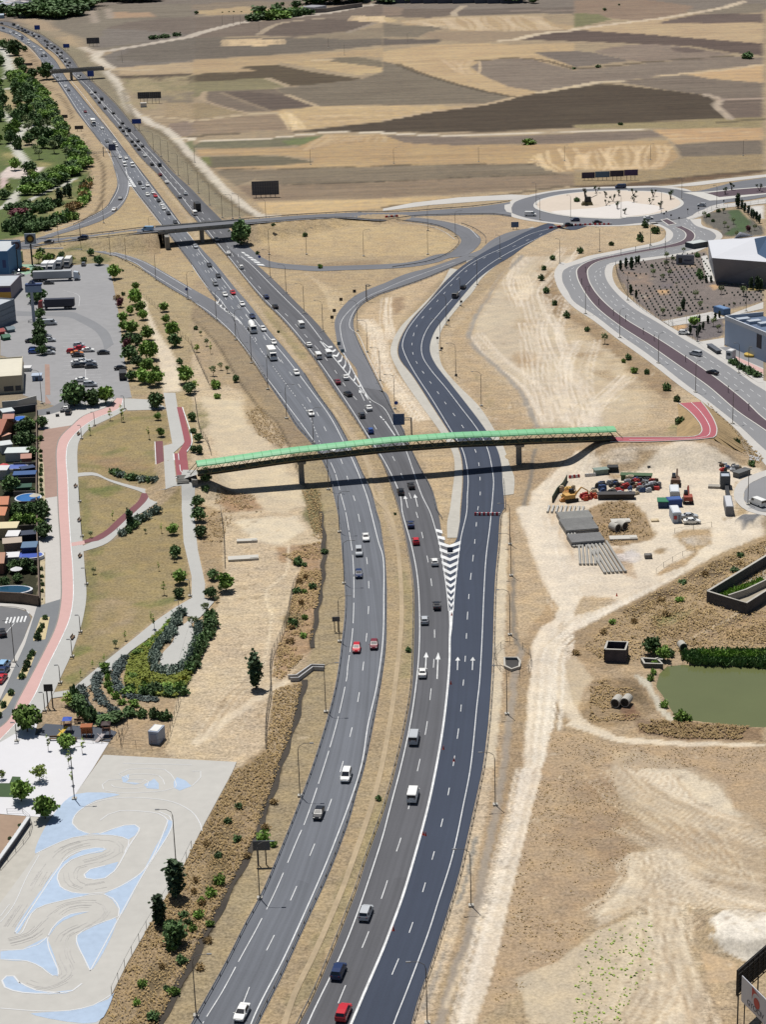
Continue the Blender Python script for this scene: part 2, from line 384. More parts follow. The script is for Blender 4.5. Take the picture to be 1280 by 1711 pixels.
# --- far fields
F_=[('A 0,60 300,70 560,30 720,30 0,30',(150,130,108),SMO),('A 380,110 480,40 1279,20 | B 0,20 0,235 | A 1279,245 1100,275 900,310 700,340 600,330 560,260 480,230 330,190',(128,120,112),PLO),
('A 740,80 1000,85 1040,110 750,120',(168,138,112),SMO),('B 0,60 0,30 300,10 1279,8 1279,30 900,60 700,100 560,80 430,90 300,100',(136,122,110),PLO),
('B 30,75 330,45 480,50 560,65 450,90 200,100 50,98',(176,152,116),STB),('B 0,110 300,105 640,110 400,140 180,185 0,230',(118,106,102),PLO),
('B 0,240 200,185 400,145 700,115 1000,75 1279,25 1279,140 1060,140 1000,215 800,250 440,240 0,260',(120,107,102),PLO),
('B 440,232 620,150 900,125 1230,150 1050,215 860,245',(106,94,92),PLO),('B 0,250 1279,255 1279,300 900,340 500,370 0,400',(112,104,100),PLO),
('B 700,245 1279,180 1279,260 1000,262',(140,126,110),SMO),('B 1060,140 1110,108 1279,105 | C 0,108 110,140 0,150 | B 1279,145',(190,164,122),STB),
('B 0,400 450,375 840,360 1279,320 1279,385 1100,378 840,395 600,420 560,432 300,450 440,472 200,480 0,498',(176,150,114),STB),
('B 590,415 850,400 1279,430 1279,480 1100,500 900,470',(184,158,116),STB),('B 840,398 1090,378 1279,410 1279,450 1100,430',(124,114,100),PLO),
('B 0,500 100,490 300,485 440,470 300,450 560,432 800,480 1130,525 1100,552 640,578 500,520 300,535 0,548',DK,PLO),
('B 0,550 500,520 640,575 550,592 100,608 60,640 0,660',OL,STB),('B 110,612 560,595 640,640 840,710 520,742 350,752 180,710 90,690',(120,107,100),PLO),
('B 200,620 380,610 640,640 840,712 520,735 330,660',(102,90,88),PLO),('B 560,592 1130,530 1279,480 | C 0,410 100,430 250,490 480,560 860,645 700,690 0,702 | B 1279,700 840,708 640,640',(122,112,102),PLO),
('B 0,690 90,690 350,752 0,800',(150,132,104),DRY),('B 0,812 560,760 600,800 660,862 400,880 0,905',BR,PLO),
('B 520,742 840,712 1279,704 | C 0,704 600,710 350,742 0,806 | B 1279,810 900,852 760,862 720,800',(188,160,116),STB),
('B 575,758 650,752 720,800 765,862 680,872 640,830',LS,STB),
('C 0,812 350,742 640,703 870,655 1050,618 1279,585 | D 0,588 140,565 260,563 640,605 900,640 965,665 948,700 1040,790 800,800 400,820 0,838 | C 1279,855 700,882 0,885 | B 1279,882 900,882 700,880 900,855 1279,812',DK2,PLO),
('C 0,110 110,60 500,55 480,100 300,120',(112,100,96),PLO),('C 0,40 140,50 120,100 0,110',(136,118,108),PLO),('C 480,60 1050,50 1279,50 1279,95 1040,90 480,105',(112,102,100),PLO),
('C 0,150 140,170 460,178 300,215 240,245 0,250',(124,114,104),PLO),('C 120,140 300,122 700,106 1050,105 1150,160 1279,170 1279,196 800,206 460,206 430,172 160,170',(178,152,116),STB),
('C 300,215 800,208 1279,198 1000,235 860,268 600,290 400,262 250,245',(152,132,112),SMO),('C 0,258 400,265 360,288 0,305',(104,96,96),PLO),
('C 0,345 300,300 700,290 900,300 1279,290 1279,345 1020,352 1100,390 1279,410 1279,455 1180,440 1000,396 850,388 640,410 590,450 660,500 850,580 1050,618 870,648 480,560 250,490 100,430 0,408',(186,158,118),STB),
('C 590,450 650,410 850,388 1000,395 1150,440 1279,470 | D 0,468 280,445 520,418 800,395 1040,375 1262,385 1262,430 900,465 560,512 260,545 0,580 | C 1279,575 1050,612 850,580 680,510',(132,119,112),PLO),
('C 1020,352 1279,340 | D 0,340 120,350 380,405 0,450 | C 1279,448 1180,410',(118,108,106),PLO),
('C 920,265 1000,235 1150,213 1279,203 | D 0,200 500,230 1262,292 1262,372 1040,350 800,310 400,292 380,290 0,275',(98,84,84),PLO),
('D 120,345 230,320 400,296 620,300 1050,358 900,395 500,412 380,405',(138,122,114),PLO),('D 640,320 780,318 900,340 760,355 680,345',(108,94,94),PLO),
('D 60,190 330,152 560,122 1262,150 1262,290 500,230 100,205',(182,156,122),STB),('D 560,150 830,95 1262,90 1262,150 800,155 600,160',(108,94,94),PLO),
('D 740,78 1100,30 1262,20 1262,85 840,92',(130,120,110),PLO),('D 0,0 500,0 800,40 740,90 560,120 400,140 0,90',(142,120,106),PLO),('D 0,90 160,92 250,130 100,165 0,185',(122,122,90),STB),
('D 740,492 1000,465 1262,430 1262,552 900,525',(190,156,112),STB),('D 290,548 560,515 740,498 900,525 1262,555 1262,655 1000,668 880,635 640,604',(122,110,104),PLO),
('D 968,672 1262,658 1262,782 1045,790 955,702',(112,98,94),PLO),('D 400,820 800,802 1262,782 1262,852 560,860 0,858 0,838',(150,136,100),DRY),
('D 520,868 800,858 1262,855 1262,935 960,945 680,962 600,905',(188,152,108),STB),('C 0,905 600,915 1279,898 | D 0,890 520,872 600,910 400,930 0,945 | C 1279,955 500,972 150,955 0,940',(126,112,106),PLO),
('B 60,950 500,925 870,905 800,960 560,985 0,992 0,975',(118,116,98),PLO),('B 600,940 870,905 780,975 640,970',(112,124,84),STB),
('B 30,1000 700,985 900,900 1279,900 | C 0,900 150,955 500,972 1279,960 | D 0,955 620,935 700,1050 580,1132 200,1140 0,1130 | C 1279,1150 1100,1142 1000,1092 0,1105 | B 1279,1112 900,1118 500,1130 100,1125 800,1090 820,1060 560,1035 50,1040',(176,146,104),STB),
('D 672,965 960,948 1262,935 1262,1030 900,1040 720,1048',(118,108,102),PLO),
('B 50,1055 300,1038 620,1045 820,1085 560,1105 300,1118 120,1120',(112,106,92),PLO),('B 40,1060 120,1045 130,1110 80,1090',(120,126,80),STB),
('B 150,1135 500,1140 1279,1118 | C 0,1105 1050,1095 1170,1160 400,1195 0,1212 | B 1279,1220 600,1235 420,1200 300,1240 200,1180',(130,118,104),PLO),
('B 300,1240 600,1235 1279,1222 | C 0,1215 400,1198 1279,1160 | D 0,1155 200,1180 0,1230 | C 1279,1240 900,1272 0,1322 | B 1279,1325 700,1335 420,1345',(140,121,104),PLO),
('B 430,1350 800,1340 1279,1325 | C 0,1322 500,1308 300,1345 0,1390 | B 1279,1385 1100,1412 800,1430 500,1430',(198,168,120),STB),
('D 720,1048 1262,1030 1262,1140 900,1170 600,1190 430,1240 0,1240 0,1150 580,1132',(156,136,104),DRY),('D 430,1215 900,1165 1262,1135 1262,1155 900,1200 500,1245 60,1260 0,1245 250,1235',(110,88,72),DRY)]
for s_,c_,k_ in F_:poly(s_,(c_[0]+6,c_[1]+3,c_[2]-6),1.3,.35,kind=k_)
for s_,c_,k_ in[('A 1060,250 1290,238 1290,420 1000,440 780,455 700,420 680,380 800,330',(128,118,108),PLO),('A 760,455 1000,435 1290,410 1290,500 900,510 800,490',(184,158,118),STB),('A 800,520 900,500 1290,500 1290,560 1000,570 850,560',(140,130,92),DRY),('A 850,560 1290,555 1290,640 900,640',(166,146,106),DRY),
('A 1130,820 1290,808 1290,905 1180,915 1120,870',BR,PLO),('A 1090,640 1290,640 1290,690 1290,790 1100,780',(168,144,106),DRY),('A 700,190 1290,120 1290,240 900,290 620,330',(132,122,112),PLO),('A 1180,960 1290,940 1290,1040 1240,1000',(128,130,90),STB)]:poly(s_,c_,1.2,1.2,kind=k_)
for s_,c_,k_ in[('A 760,512 1000,500 1290,488 1290,552 1000,540 850,530',(98,84,70),PLO),('A 820,560 1290,552 1290,600 880,610',(138,130,92),STB),('A 880,620 1290,610 1290,690 950,680',(136,122,102),PLO),('A 760,400 900,300 1290,250 1290,402 1000,415',(118,108,96),PLO),('A 1290,110 1100,120 850,150 700,190 900,200 1290,235',(124,110,98),PLO)]:poly(s_,c_,1.6,1.6,kind=k_)
# stubble rows drawn on the ground in the cut fields
def rows(s0,s1,n,wd,c,a=.8,curve=None):
 A_=cr(W_(s0),8);B_=cr(W_(s1),8);A_=resample(A_,n);B_=resample(B_,n)
 for i in range(n):
  p,q=A_[i],B_[i];m=p.lerp(q,.5)+Vector((math.sin(i*1.3),math.cos(i*.7),0))*(q-p).length*.06
  line([p,m,q],wd*random.uniform(.7,1.3),c,1.0,.6,a*random.uniform(.6,1))
rows('D 20,1040 150,1000 330,980 520,970 650,975','D 10,1120 170,1132 330,1130 480,1128 580,1118',18,2.2,(222,190,140))
rows('C 960,1080 1060,1020 1150,1000 1279,990','C 1060,1110 1110,1140 1200,1148 1279,1120',7,2.4,(220,188,136))
rows('C 130,145 400,120 700,108 1050,108','C 300,172 560,200 860,205 1200,200',24,5,(206,180,142),.6)
rows('B 225,268 320,266 420,264 600,266','B 230,308 330,300 440,306 605,292',16,6,(214,182,132),.9)
rows('B 590,760 640,752 690,775','B 650,865 710,868 760,860',6,2,(226,196,144))
rows('C 400,400 520,410 640,400','C 500,480 560,500 640,490',6,3,(208,178,134),.7)
rows('B 1080,110 1279,106','B 1060,138 1279,145',9,5,(216,186,140),.8)
rows('B 900,905 1100,905 1279,905','B 760,1000 1040,945 1279,950',12,2.5,(200,170,124),.7)
for s_ in('B 760,845 1279,770 | C 0,770 350,730','B 740,810 1279,740 | C 0,740 500,720','B 560,750 900,725 1279,715','B 780,780 1279,755','D 620,905 900,880 1262,885','D 640,930 1262,905'):
 line(s_,2.5,(204,174,128),1.5,.8,.7)
 # dark lynchets and tracks between the fields
for s_,wd in(('C 100,430 250,490 480,560 680,610 860,645',5),('D 0,460 200,446 520,412 1040,375',6),('C 0,1212 400,1195 1100,1165 1279,1155',3),('B 600,1232 1279,1218',3),('B 130,1130 640,1128 1279,1112',2.5),('C 0,1105 1000,1095',2.5),('C 640,405 860,388 1050,400 1279,460',5),
('D 0,1250 300,1240 600,1200 900,1170 1262,1140',4),('C 0,1385 300,1350 620,1325 900,1290 1200,1245',4),('B 0,915 100,905 300,890',6),('D 960,820 1262,795',5),('B 700,880 1000,858 1279,830',2.5)):
 line(s_,wd,(92,80,64),1.5,1.5,.75,DRY)
for s_,wd,c_ in(('B 440,232 620,150 900,120',6,(176,156,128)),('B 500,520 640,575',5,(182,160,124)),('B 640,635 840,710',4,(190,166,128)),('B 200,620 380,690 520,740',3,(150,130,104)),
('B 90,612 70,660 200,712 360,752',3,(180,156,122)),('C 480,105 470,90 540,40',6,(188,168,140)),('D 20,192 330,152 590,122 750,95 1000,50 1140,8',9,(212,190,158)),('C 780,275 900,262 1000,235 1150,213 1279,203 | D 0,198',9,(214,192,158)),
('D 560,510 740,492 1000,468 1262,430',6,(206,178,136)),('D 880,632 960,655 975,672 950,700 1045,792',5,(188,168,144)),('D 1000,668 1262,655',5,(176,152,132)),('D 0,580 150,550 300,540',8,(208,186,150)),('C 1050,618 1279,578',7,(208,184,144)),('C 0,806 350,742 640,706 870,655',4,(198,170,130)),
('A 610,50 620,110 635,150',7,(168,152,134)),('A 720,60 735,120',7,(168,152,134)),('C 860,70 1279,72',10,(146,128,112)),('B 820,405 1000,392',5,(204,178,136)),('B 1230,150 1050,215',5,(158,142,122))):
 line(s_,wd,c_,2,1,.9,SMO)
for s_,wd in(('A 560,320 600,345 650,350 | B 0,236',1),):pass
line('A 700,342 900,310 1100,275 1279,243 | B 0,238 200,182 400,140 700,112 900,88 1100,48 1279,20 | C 0,18',10,(196,182,164),2,1,1,SMO)
line('A 555,318 590,340 640,350 700,342',9,(206,190,168),2,1,1,SMO)
poly('A 600,365 660,345 700,345 670,385 720,420 770,455 740,475 680,440 610,405',(212,198,176),1.2,.6,kind=SMO)
line('A 700,460 800,465 950,470 1010,465',7,(198,176,140),2,1,.8,SMO)
line('A 690,475 740,510 790,580 830,660 855,720 890,755 950,785 1010,825 1090,860 1160,910 1200,960 1279,1050 | B 30,1070 110,1160 220,1270 310,1345 400,1415 450,1440 560,1445',(6.5,5.2),(212,200,180),1.0,.5,1,DIRT)
line('A 1150,930 1200,925 1279,920 | B 0,938 200,938 430,932 700,905 900,885 1279,886 | C 0,888 300,903 600,906 900,895 1279,884 | D 0,880 300,870 520,868',4.6,(218,202,176),.9,.4,1,SMO)
line('A 940,772 1100,785 1230,795 1279,805 | B 0,812 200,785 400,762 560,756',3.5,(196,174,136),1,.6,.9,SMO)
# light dirt band by the roundabout feeder, verge north-west of the freeway
poly('A 130,140 240,190 330,240 450,300 560,330 600,400 680,470 760,560 800,640 840,740 920,800 960,850 1060,860 1150,950 1279,1080 | B 130,1210 240,1330 380,1440 200,1465 | A 1279,1270 1000,980 700,640 500,440 300,260',(146,134,106),3,1,kind=DRY)
line('A 820,600 860,720 940,830 1060,880 1160,960 1279,1100 | B 100,1210 240,1340 400,1440',3,(108,94,70),1.5,1,.6,DRY)
poly('A 820,520 1279,500 1279,700 950,740 860,690',(166,148,108),4,2,kind=DRY,patchy=1.2)
# --- roundabout peninsula, loop interior and junction verges
poly('B 400,1520 700,1490 1000,1490 1279,1500 | C 0,1490 260,1510 420,1560 500,1620 440,1680 300,1711 0,1711 | B 1279,1711 600,1711 450,1640',(196,168,118),3,1,kind=DRY)
poly('F 450,80 700,100 1000,110 1279,90 1279,180 1100,260 960,380 940,500 980,600 900,520 750,350 560,160',(188,162,118),3,1,kind=DRY)
poly('F 700,60 1279,20 1279,60 900,100',(150,124,92),3,1,a=.6)
for i in range(7):line('F %d,%d %d,%d %d,%d'%(760+i*40,110+i*22,880+i*22,220+i*30,930+i*12,360+i*24),1.0,(208,184,142),.8,.5,.6)
poly('C 300,1440 850,1445 1050,1480 1100,1530 900,1545 700,1640 640,1570 520,1500',(186,158,120),2,1,kind=DRY)
poly('D -400,1560 0,1520 200,1500 450,1505 560,1530 600,1570 560,1610 350,1650 100,1690 | G 1150,90 1150,180 1279,350 | H 130,440 300,565 500,705 700,865 860,960 700,1140 300,1190 0,1140 | G 1000,1120 700,1100 450,820 350,560 600,300 860,100',(196,170,130),2,1,kind=DRY)
# bare graded dirt between new road and avenue
poly('G 900,0 1279,0 | H 0,120 | G 1060,60 1020,160 1080,300 1180,450 1279,600 | H 60,560 260,640 330,760 350,860 360,1000 250,1120 0,1140 | G 700,1130 1010,1120 960,980 860,860 680,700 590,560 620,440 720,280 820,130',PALE,2.5,1.6,kind=DIRT)
poly('H -60,480 100,600 260,650 420,860 520,960 460,1100 200,1150 60,1000 -40,720',(206,184,148),4,3,kind=DIRT,a=.8)
poly('G 860,640 980,620 1080,680 1040,760 900,740',(184,154,112),2.5,2,patchy=1);poly('G 900,400 1020,420 980,500 880,480',(190,164,122),2.5,2,patchy=1)
poly('G 760,200 900,130 1000,180 960,300 840,310',(200,172,130),2.5,2,patchy=.8)
poly('H 0,640 260,640 400,760 420,900 280,860 100,760',(178,150,110),3,2,patchy=1,kind=DRY)
poly('G 1030,60 1150,90 1160,200 1279,370 | H 100,430 300,565 500,705 700,865 600,960 400,780 200,600 60,480 -60,400 | G 1150,420 1060,260',(164,136,98),2.5,2,kind=DRY)
poly('H 330,700 420,760 420,840 370,830',(128,136,72),2,2,patchy=1);poly('H 700,1100 820,1120 800,1200 600,1190',(158,150,92),2,2,patchy=1,kind=DRY)
for s_ in('G 1279,-60 1120,100 1000,220 1040,400 1150,600 1120,800 1180,1100','G 1000,0 900,160 960,340','G 1180,260 1100,500 1160,700 | H 0,900 60,1140','G 1000,440 1060,700 1100,900 1180,1120','H 60,560 0,760 20,960 80,1140','G 620,640 900,840 1060,1100','G 640,520 800,700 1000,860 1140,1100','H 300,800 120,1000 60,1140'):
 tracks(s_,5,5,(236,220,196),.8,.6);tracks(s_,2,5,(190,164,126),.6,.5)
for i in range(5):line('G %d,130 %d,180 %d,230 %d,290'%(880+i*22,905+i*22,915+i*20,870+i*22),.9,(232,212,180),.5,.2,.8)
for i in range(4):line('G %d,940 %d,960 %d,1000 %d,1060'%(1150+i*26,1190+i*20,1200+i*14,1190+i*6),.9,(232,212,180),.5,.2,.8)
line('G 930,0 880,50 800,120 740,200 700,270 640,360 600,440 575,510 570,560 640,640 780,760 900,880 990,1050 1025,1140',1.9,(168,158,144),.6,.3,1,SMO)
poly('G 860,40 760,150 640,330 540,420 460,520 420,640 480,760 620,960 760,1150 1020,1140 900,900 700,700 590,600 560,520 600,420 720,240 850,90',(188,160,118),1.5,1,kind=DRY,a=.8)
poly('G 600,780 680,860 760,1000 740,1080 650,980',(146,132,92),2,2,patchy=1.2,kind=DRY)
# old ramp gusset, dirt tracks
poly('F 1279,300 1180,330 1110,410 1130,540 1200,720 1279,860 | G 100,1150 380,1170 230,980 60,740 50,560 150,400 330,200 470,70 300,130 100,190',(200,172,130),2,1,kind=DRY)
tracks('F 1150,420 1230,520 1260,640 | G 20,760 120,900 260,1100',6,2.5,(236,218,190),.8,.8)
tracks('G 20,280 10,420 40,560',3,2,(236,218,190),.8,.8);poly('G 60,280 130,270 160,330 110,390 60,370',(170,140,104),2,1.5)
poly('G 230,1310 470,1310 470,1440 450,1700 440,1711 380,1711 | K 400,60 440,200 | G 300,1480',(196,168,124),1,.6,kind=DRY)
# --- freeway verges
poly('F 0,290 160,420 290,530 400,680 510,850 620,1010 700,1140 800,1250 840,1290 660,1260 560,1100 440,1000 350,880 250,720 150,560 0,420 | E 1279,300 960,100 780,10 760,-30 1000,80',(160,138,104),1.4,.8,kind=DRY)
poly('F 660,1260 840,1290 900,1400 950,1600 975,1711 | J 975,0 1015,400 1020,720 985,1010 905,1380 805,1711 | N 800,0 600,520 345,1060 20,1680 0,1800 -700,1800 -640,1700 | M 1050,1711 1250,1330 | N 0,1290 270,790 440,430 590,0 | J 640,1530 760,1130 800,900 860,560 880,200 860,0 | F 860,1711 760,1500',(168,148,108),1,.6,kind=DRY)
# median of the freeway
poly('A 30,160 140,215 240,285 320,350 400,440 520,560 640,710 740,840 850,990 970,1150 1100,1310 1210,1460 1279,1560 | F 0,-60 115,0 280,200 520,500 640,640 850,930 1040,1220 1150,1460 1240,1711 | K 0,200 25,500 20,900 0,1130 -60,1500 | N 1150,0 985,540 750,1070 450,1700 735,1700 930,1260 1110,800 1279,310 | O 60,100 | K 90,1711 190,1200 210,600 170,260 115,0 | G 80,1600 0,1380 | F 1160,1190 960,900 600,420 340,130 235,0 | B 90,1550 0,1450 | A 1180,1300 1080,1180 850,920 640,660 500,530 280,300 130,190',(178,154,112),1,.5,kind=DRY)
line('A 700,760 900,1010 1100,1260 1279,1490 | F 80,0 320,210 560,500 700,680 900,900 1060,1160 1160,1340 1230,1500 | K 20,-20 90,200',(2.2,1.6),(198,174,138),1,.4,.7)
for s_ in('F 500,380 620,520 760,680','K 130,400 180,700 160,1100','N 1279,220 1000,860 700,1560'):line(s_,2.6,(150,140,86),1.5,1.4,.45,DRY)
# --- the scrub strip and field left of the freeway
poly('F 0,600 130,880 240,860 330,900 420,1000 520,1100 640,1270 860,1711 | J 860,0 880,200 820,750 800,900 700,1040 640,1120 540,1160 500,1560 300,1711 0,1711 0,0 | F 0,1711',(206,182,144),1.5,1,kind=DRY)
poly('F 60,940 300,960 380,1100 520,1250 700,1500 760,1640 620,1711 340,1711 160,1600 200,1400 140,1250',(216,196,160),2.5,2,kind=DIRT,a=.9)
poly('J 300,60 700,20 760,120 600,220 400,190',(226,208,174),2.5,2,kind=DIRT)
poly('F 330,900 440,900 640,1230 600,1280 450,1200 360,1050',(176,148,104),2.5,2,patchy=1.2,kind=DRY);poly('F 180,1560 420,1600 480,1700 200,1711',(178,140,96),2.5,2,patchy=1.3,kind=DRY)
poly('F 740,1560 840,1540 870,1711 | J 870,120 820,160 740,0 | F 760,1711',(132,124,80),2,1.5,kind=DRY)
poly('J 560,240 860,200 870,450 800,900 700,1020 600,1120 540,1100 560,960 640,720 700,450 740,360 600,330',(178,142,98),1.5,1.2,kind=DRY)
poly('J 650,290 800,300 830,340 700,350',(140,120,84),2,2,patchy=1.3,kind=DRY);poly('J 620,640 760,700 700,780 620,760',(128,112,76),2,1.5,patchy=1,kind=DRY)
line('J 640,200 655,330 620,420 500,520 500,600 540,680 525,780 495,960 480,1020',.9,(226,204,166),.5,.2,.9)
line('J 640,1130 520,1200 400,1270 200,1400 100,1490 -20,1560 -100,1610',(2.2,3.2),(226,206,172),1,.5,.9,DIRT)
line('J 100,1010 200,1060 400,1130 500,1180',1,(220,198,162),.6,.4,.5);line('J 440,1711 440,1600 430,1540',1.2,(216,190,150),.6,.3,.8)
poly('J 500,1580 590,1711 | N 590,0 440,430 270,790 0,1290 | M 1250,1330 1050,1711 640,1711 740,1510 850,1290 1040,960 1180,720 1279,520 | N 80,380 290,0 | J 320,1711 400,1640',(164,138,98),1.2,.8,kind=DRY)
poly('N 100,560 260,300 380,200 300,500 160,820 60,1000',(116,98,64),2.5,2,patchy=1.2,kind=DRY);poly('M 900,1500 1100,1200 1240,1100 1150,1400 950,1650',(118,100,66),2.5,2,patchy=1,kind=DRY)
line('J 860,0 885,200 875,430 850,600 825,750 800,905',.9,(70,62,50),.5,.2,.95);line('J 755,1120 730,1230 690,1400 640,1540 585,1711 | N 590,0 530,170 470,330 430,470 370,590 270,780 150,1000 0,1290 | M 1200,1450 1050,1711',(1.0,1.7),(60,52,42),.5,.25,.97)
line('F 0,415 150,560 250,720 350,880 440,1000 560,1100 650,1260 700,1400 820,1650 | J 862,0',.8,(96,84,64),.6,.3,.8)
line('E 1279,400 1100,230 900,110 780,50',.9,(120,102,78),.6,.3,.7)
# --- far left park and verge
poly('A -300,240 0,270 50,300 130,480 230,560 330,700 440,880 550,1100 600,1200 560,1400 430,1500 250,1560 60,1600 -300,1620',(98,116,54),3,2,kind=(.9,0,.6))
poly('A 0,600 140,620 180,700 60,740 0,720',(176,158,108),3,2);poly('A 130,930 240,930 240,975 150,985',(178,160,122),2,1);poly('A 0,1010 130,1020 200,1060 60,1100 0,1080',(160,148,86),3,2,patchy=1)
poly('A 240,1080 340,1090 380,1120 260,1130',(170,156,92),3,2,patchy=1);poly('A 60,1480 200,1400 400,1370 520,1330 480,1420 300,1480 120,1540',(164,150,94),3,2,patchy=1,kind=DRY)
poly('A 180,660 260,680 260,720 180,770 150,740',(186,158,110),2,1);poly('A 200,1310 500,1190 560,1220 540,1400 430,1490 300,1440 220,1400',(166,152,98),3,2,patchy=.9,kind=DRY)
poly('A 60,1110 120,1110 130,1130 200,1110 290,1120 270,1150 200,1160 190,1190 60,1190 0,1200 0,1160',(224,206,196),1,.4,kind=SMO)
poly('A 0,1190 40,1190 50,1230 0,1265',(214,184,178),1,.4,kind=SMO)
for s_,wd in(('A -60,290 0,320 30,350 50,410 65,470 65,520',7),('A -40,530 70,520',6),('A -60,690 0,750 60,790 110,830',5),('A 120,830 145,870 125,910 95,950 105,1000 140,1050 170,1090 190,1110',5),('A 165,870 200,850 255,805',3.5),('A 270,830 330,850 385,870',3.5),('A 215,1170 210,1200 165,1240 130,1280',5),('A 100,1300 80,1340 50,1370 0,1390',5),('A 500,1190 420,1240 330,1270 250,1310 170,1350 60,1375',2.6),('A 0,590 130,595',3)):
 line(s_,wd,(206,204,190),.8,.3,1,SMO)
poly('A -200,120 0,130 60,280 130,300 260,360 330,440 330,500 240,520 200,540 130,480 60,310 0,300',(176,148,110),2.5,2,kind=DRY)
poly('A 250,540 340,560 480,700 590,820 700,960 760,1080 790,1200 760,1320 700,1420 600,1470 480,1530 260,1560 500,1420 590,1250 590,1150 450,880 330,700',(186,160,118),2.5,2,kind=DRY)
poly('A 860,1270 900,1300 1060,1500 900,1525 560,1570 540,1530 700,1450 820,1340',(186,160,112),2,1,kind=DRY)
for s_ in('A 100,270 220,400 260,480 300,570 400,640 460,730 480,790','A 545,890 600,1000 680,1100 690,1200 650,1400 540,1490'):line(s_,1.6,(104,88,66),.9,.4,.8)
poly('A 500,860 560,880 600,990 540,1000 480,920',(204,178,138),2,2,patchy=1)
poly('A 640,1600 1150,1560 1279,1700 | F 0,-80 60,150 0,200 | E 1279,210 900,40 600,-30 | A 400,1660',(184,158,114),2,1,kind=DRY)
# top left: road corridor and industrial ground
poly('A -200,90 300,95 330,75 480,30 0,20 -200,20',(60,58,60),4,2,kind=DIRT,a=.6);poly('A 0,55 280,50 320,75 280,85 0,95',(176,146,118),2,1,kind=SMO)
poly('A 0,0 380,0 300,45 0,50',(110,106,108),3,1,kind=DIRT)
poly('A 60,130 270,125 330,160 400,200 300,210 150,150',(172,148,116),2,1,kind=DRY)
# --- left: car park surroundings, planting strip, dirt path
poly('V 280,60 900,30 1280,200 | E 1279,300 1279,900 1180,920 1100,900 880,940 830,700 780,300 720,60 | V 960,330 450,260 300,240',(178,156,112),1.5,1,kind=DRY)
poly('V 300,200 700,180 960,240 980,320 300,330',(120,122,72),2,1.5,patchy=1,kind=DRY)
poly('E 950,260 1000,380 1060,520 1150,640 1200,760 1210,900 1095,915 1080,820 1050,680 1010,500 960,360',(224,206,176),1,.6,kind=DIRT)
poly('E 1279,920 1180,920 1180,1010 1220,1010 1279,1240 | F 100,1400 40,1200 0,940',(184,162,112),1,.6,kind=DRY);poly('F 0,990 60,980 120,1100 60,1180',(142,136,82),2,1.5,patchy=1)
# lawns of the left park
LW=[('E 830,1035 1110,1030 1145,1245 1100,1250 1030,1240 1045,1555 740,1500 620,1445 515,1450 515,1300 545,1220 620,1150',LAWN),('E 520,1470 620,1465 740,1510 940,1575 950,1590 850,1711 | I 860,0 700,130 640,165 550,190 | E 530,1711',LAWN),
('I 560,250 720,205 830,150 900,90 1000,20 1050,-40 | E 1210,1600 | I 1215,0 1235,200 1279,560 1180,610 1020,720 850,860 640,1020 470,1180 360,1200 400,1110 470,960 510,850 560,700 575,560',LAWN)]
for s_,c_ in LW:poly(s_,c_,.5,.2,kind=(.9,0,.7))
for s_ in('E 650,1320 850,1270 830,1300 700,1335','E 960,1310 1030,1300 1040,1360 980,1350','I 560,260 700,225 690,270 600,300','I 650,400 920,345 900,390 680,470','I 880,610 1200,560 1180,600 1000,640','I 500,900 600,890 600,930 500,960','E 560,1560 800,1520 820,1560 700,1620','I 570,500 720,520 700,580 590,600','I 400,1100 560,1040 700,960 760,960 600,1080 470,1160'):
 poly(s_,(98,120,46),2,1.5,a=.85,patchy=.7)
for s_ in('E 560,1200 800,1090 1080,1070','E 540,1400 900,1440 1040,1500','I 600,330 560,620 540,760','E 540,1500 560,1711','I 560,20 560,170'):line(s_,3,(118,122,60),2,1.5,.5)
poly('E 560,1330 900,1340 1000,1420 700,1440',(170,128,92),3,2,patchy=1,a=.7);poly('I 640,560 900,600 860,800 620,820',(176,152,112),3,2,patchy=1)
poly('I 360,1220 470,1200 560,1190 640,1120 830,980 1279,640 | J 60,600 160,700 0,1130 | I 1180,1300 1090,1580 720,1570 740,1530 280,1400 260,1330',(180,152,112),.8,.5,kind=DRY)
poly('I 830,960 1130,700 1210,700 1090,900 990,1030 1010,1080 1279,1060 1279,1120 1200,1240 900,1230 820,1150 850,1040',(92,104,42),.8,.6,kind=(.9,0,1))
poly('J 0,0 0,-100 200,0 215,360 190,600 150,680 90,560 90,480 40,250 15,0',(178,150,106),1,.6,kind=DRY)
poly('I 1180,1260 1279,1120 | J 100,1000 0,1130 0,1540 60,1600 300,1640 -40,1660 | I 1100,1600',(206,182,142),1,.6,kind=DRY)
# private gardens ground
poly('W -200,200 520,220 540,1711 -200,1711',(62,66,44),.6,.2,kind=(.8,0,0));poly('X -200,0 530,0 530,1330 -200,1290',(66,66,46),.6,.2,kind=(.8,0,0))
poly('W 560,760 640,860 650,1711 540,1711 | X 520,600 615,610 620,1300 540,1330 | W 545,800',(206,190,150),.5,.2,kind=DIRT)
# --- right side near: graded strip, dirt road, brown scrub
poly('G 880,1300 1279,1290 | H 0,1290 150,1270 300,1240 1000,1240 1262,1360 | L 1279,700 | D 1400,1700 | L 1279,1711 0,1711 | O 190,1711 310,1330 510,700 665,0 | K 720,1200 750,450 790,100 | G 803,1711',(182,154,114),2,1,kind=DRY)
poly('K 800,0 780,220 755,450 745,700 738,900 723,1200 702,1450 668,1711 740,1711 780,1400 810,1000 820,700 830,400 840,0',(214,196,164),.6,.4,kind=DIRT)
poly('K 960,820 1000,860 975,1150 950,1450 940,1711 | O 860,280 760,700 640,1000 520,1400 440,1600 500,1200 640,750 740,300 770,0 | K 830,1600 880,1200 920,950',(172,144,104),1,.6,kind=DRY)
poly('K 1180,900 1279,1000 | L 0,1380 60,1440 | K 1279,1500 1120,1500 1150,1150',(178,150,110),1,.8,kind=DRY)
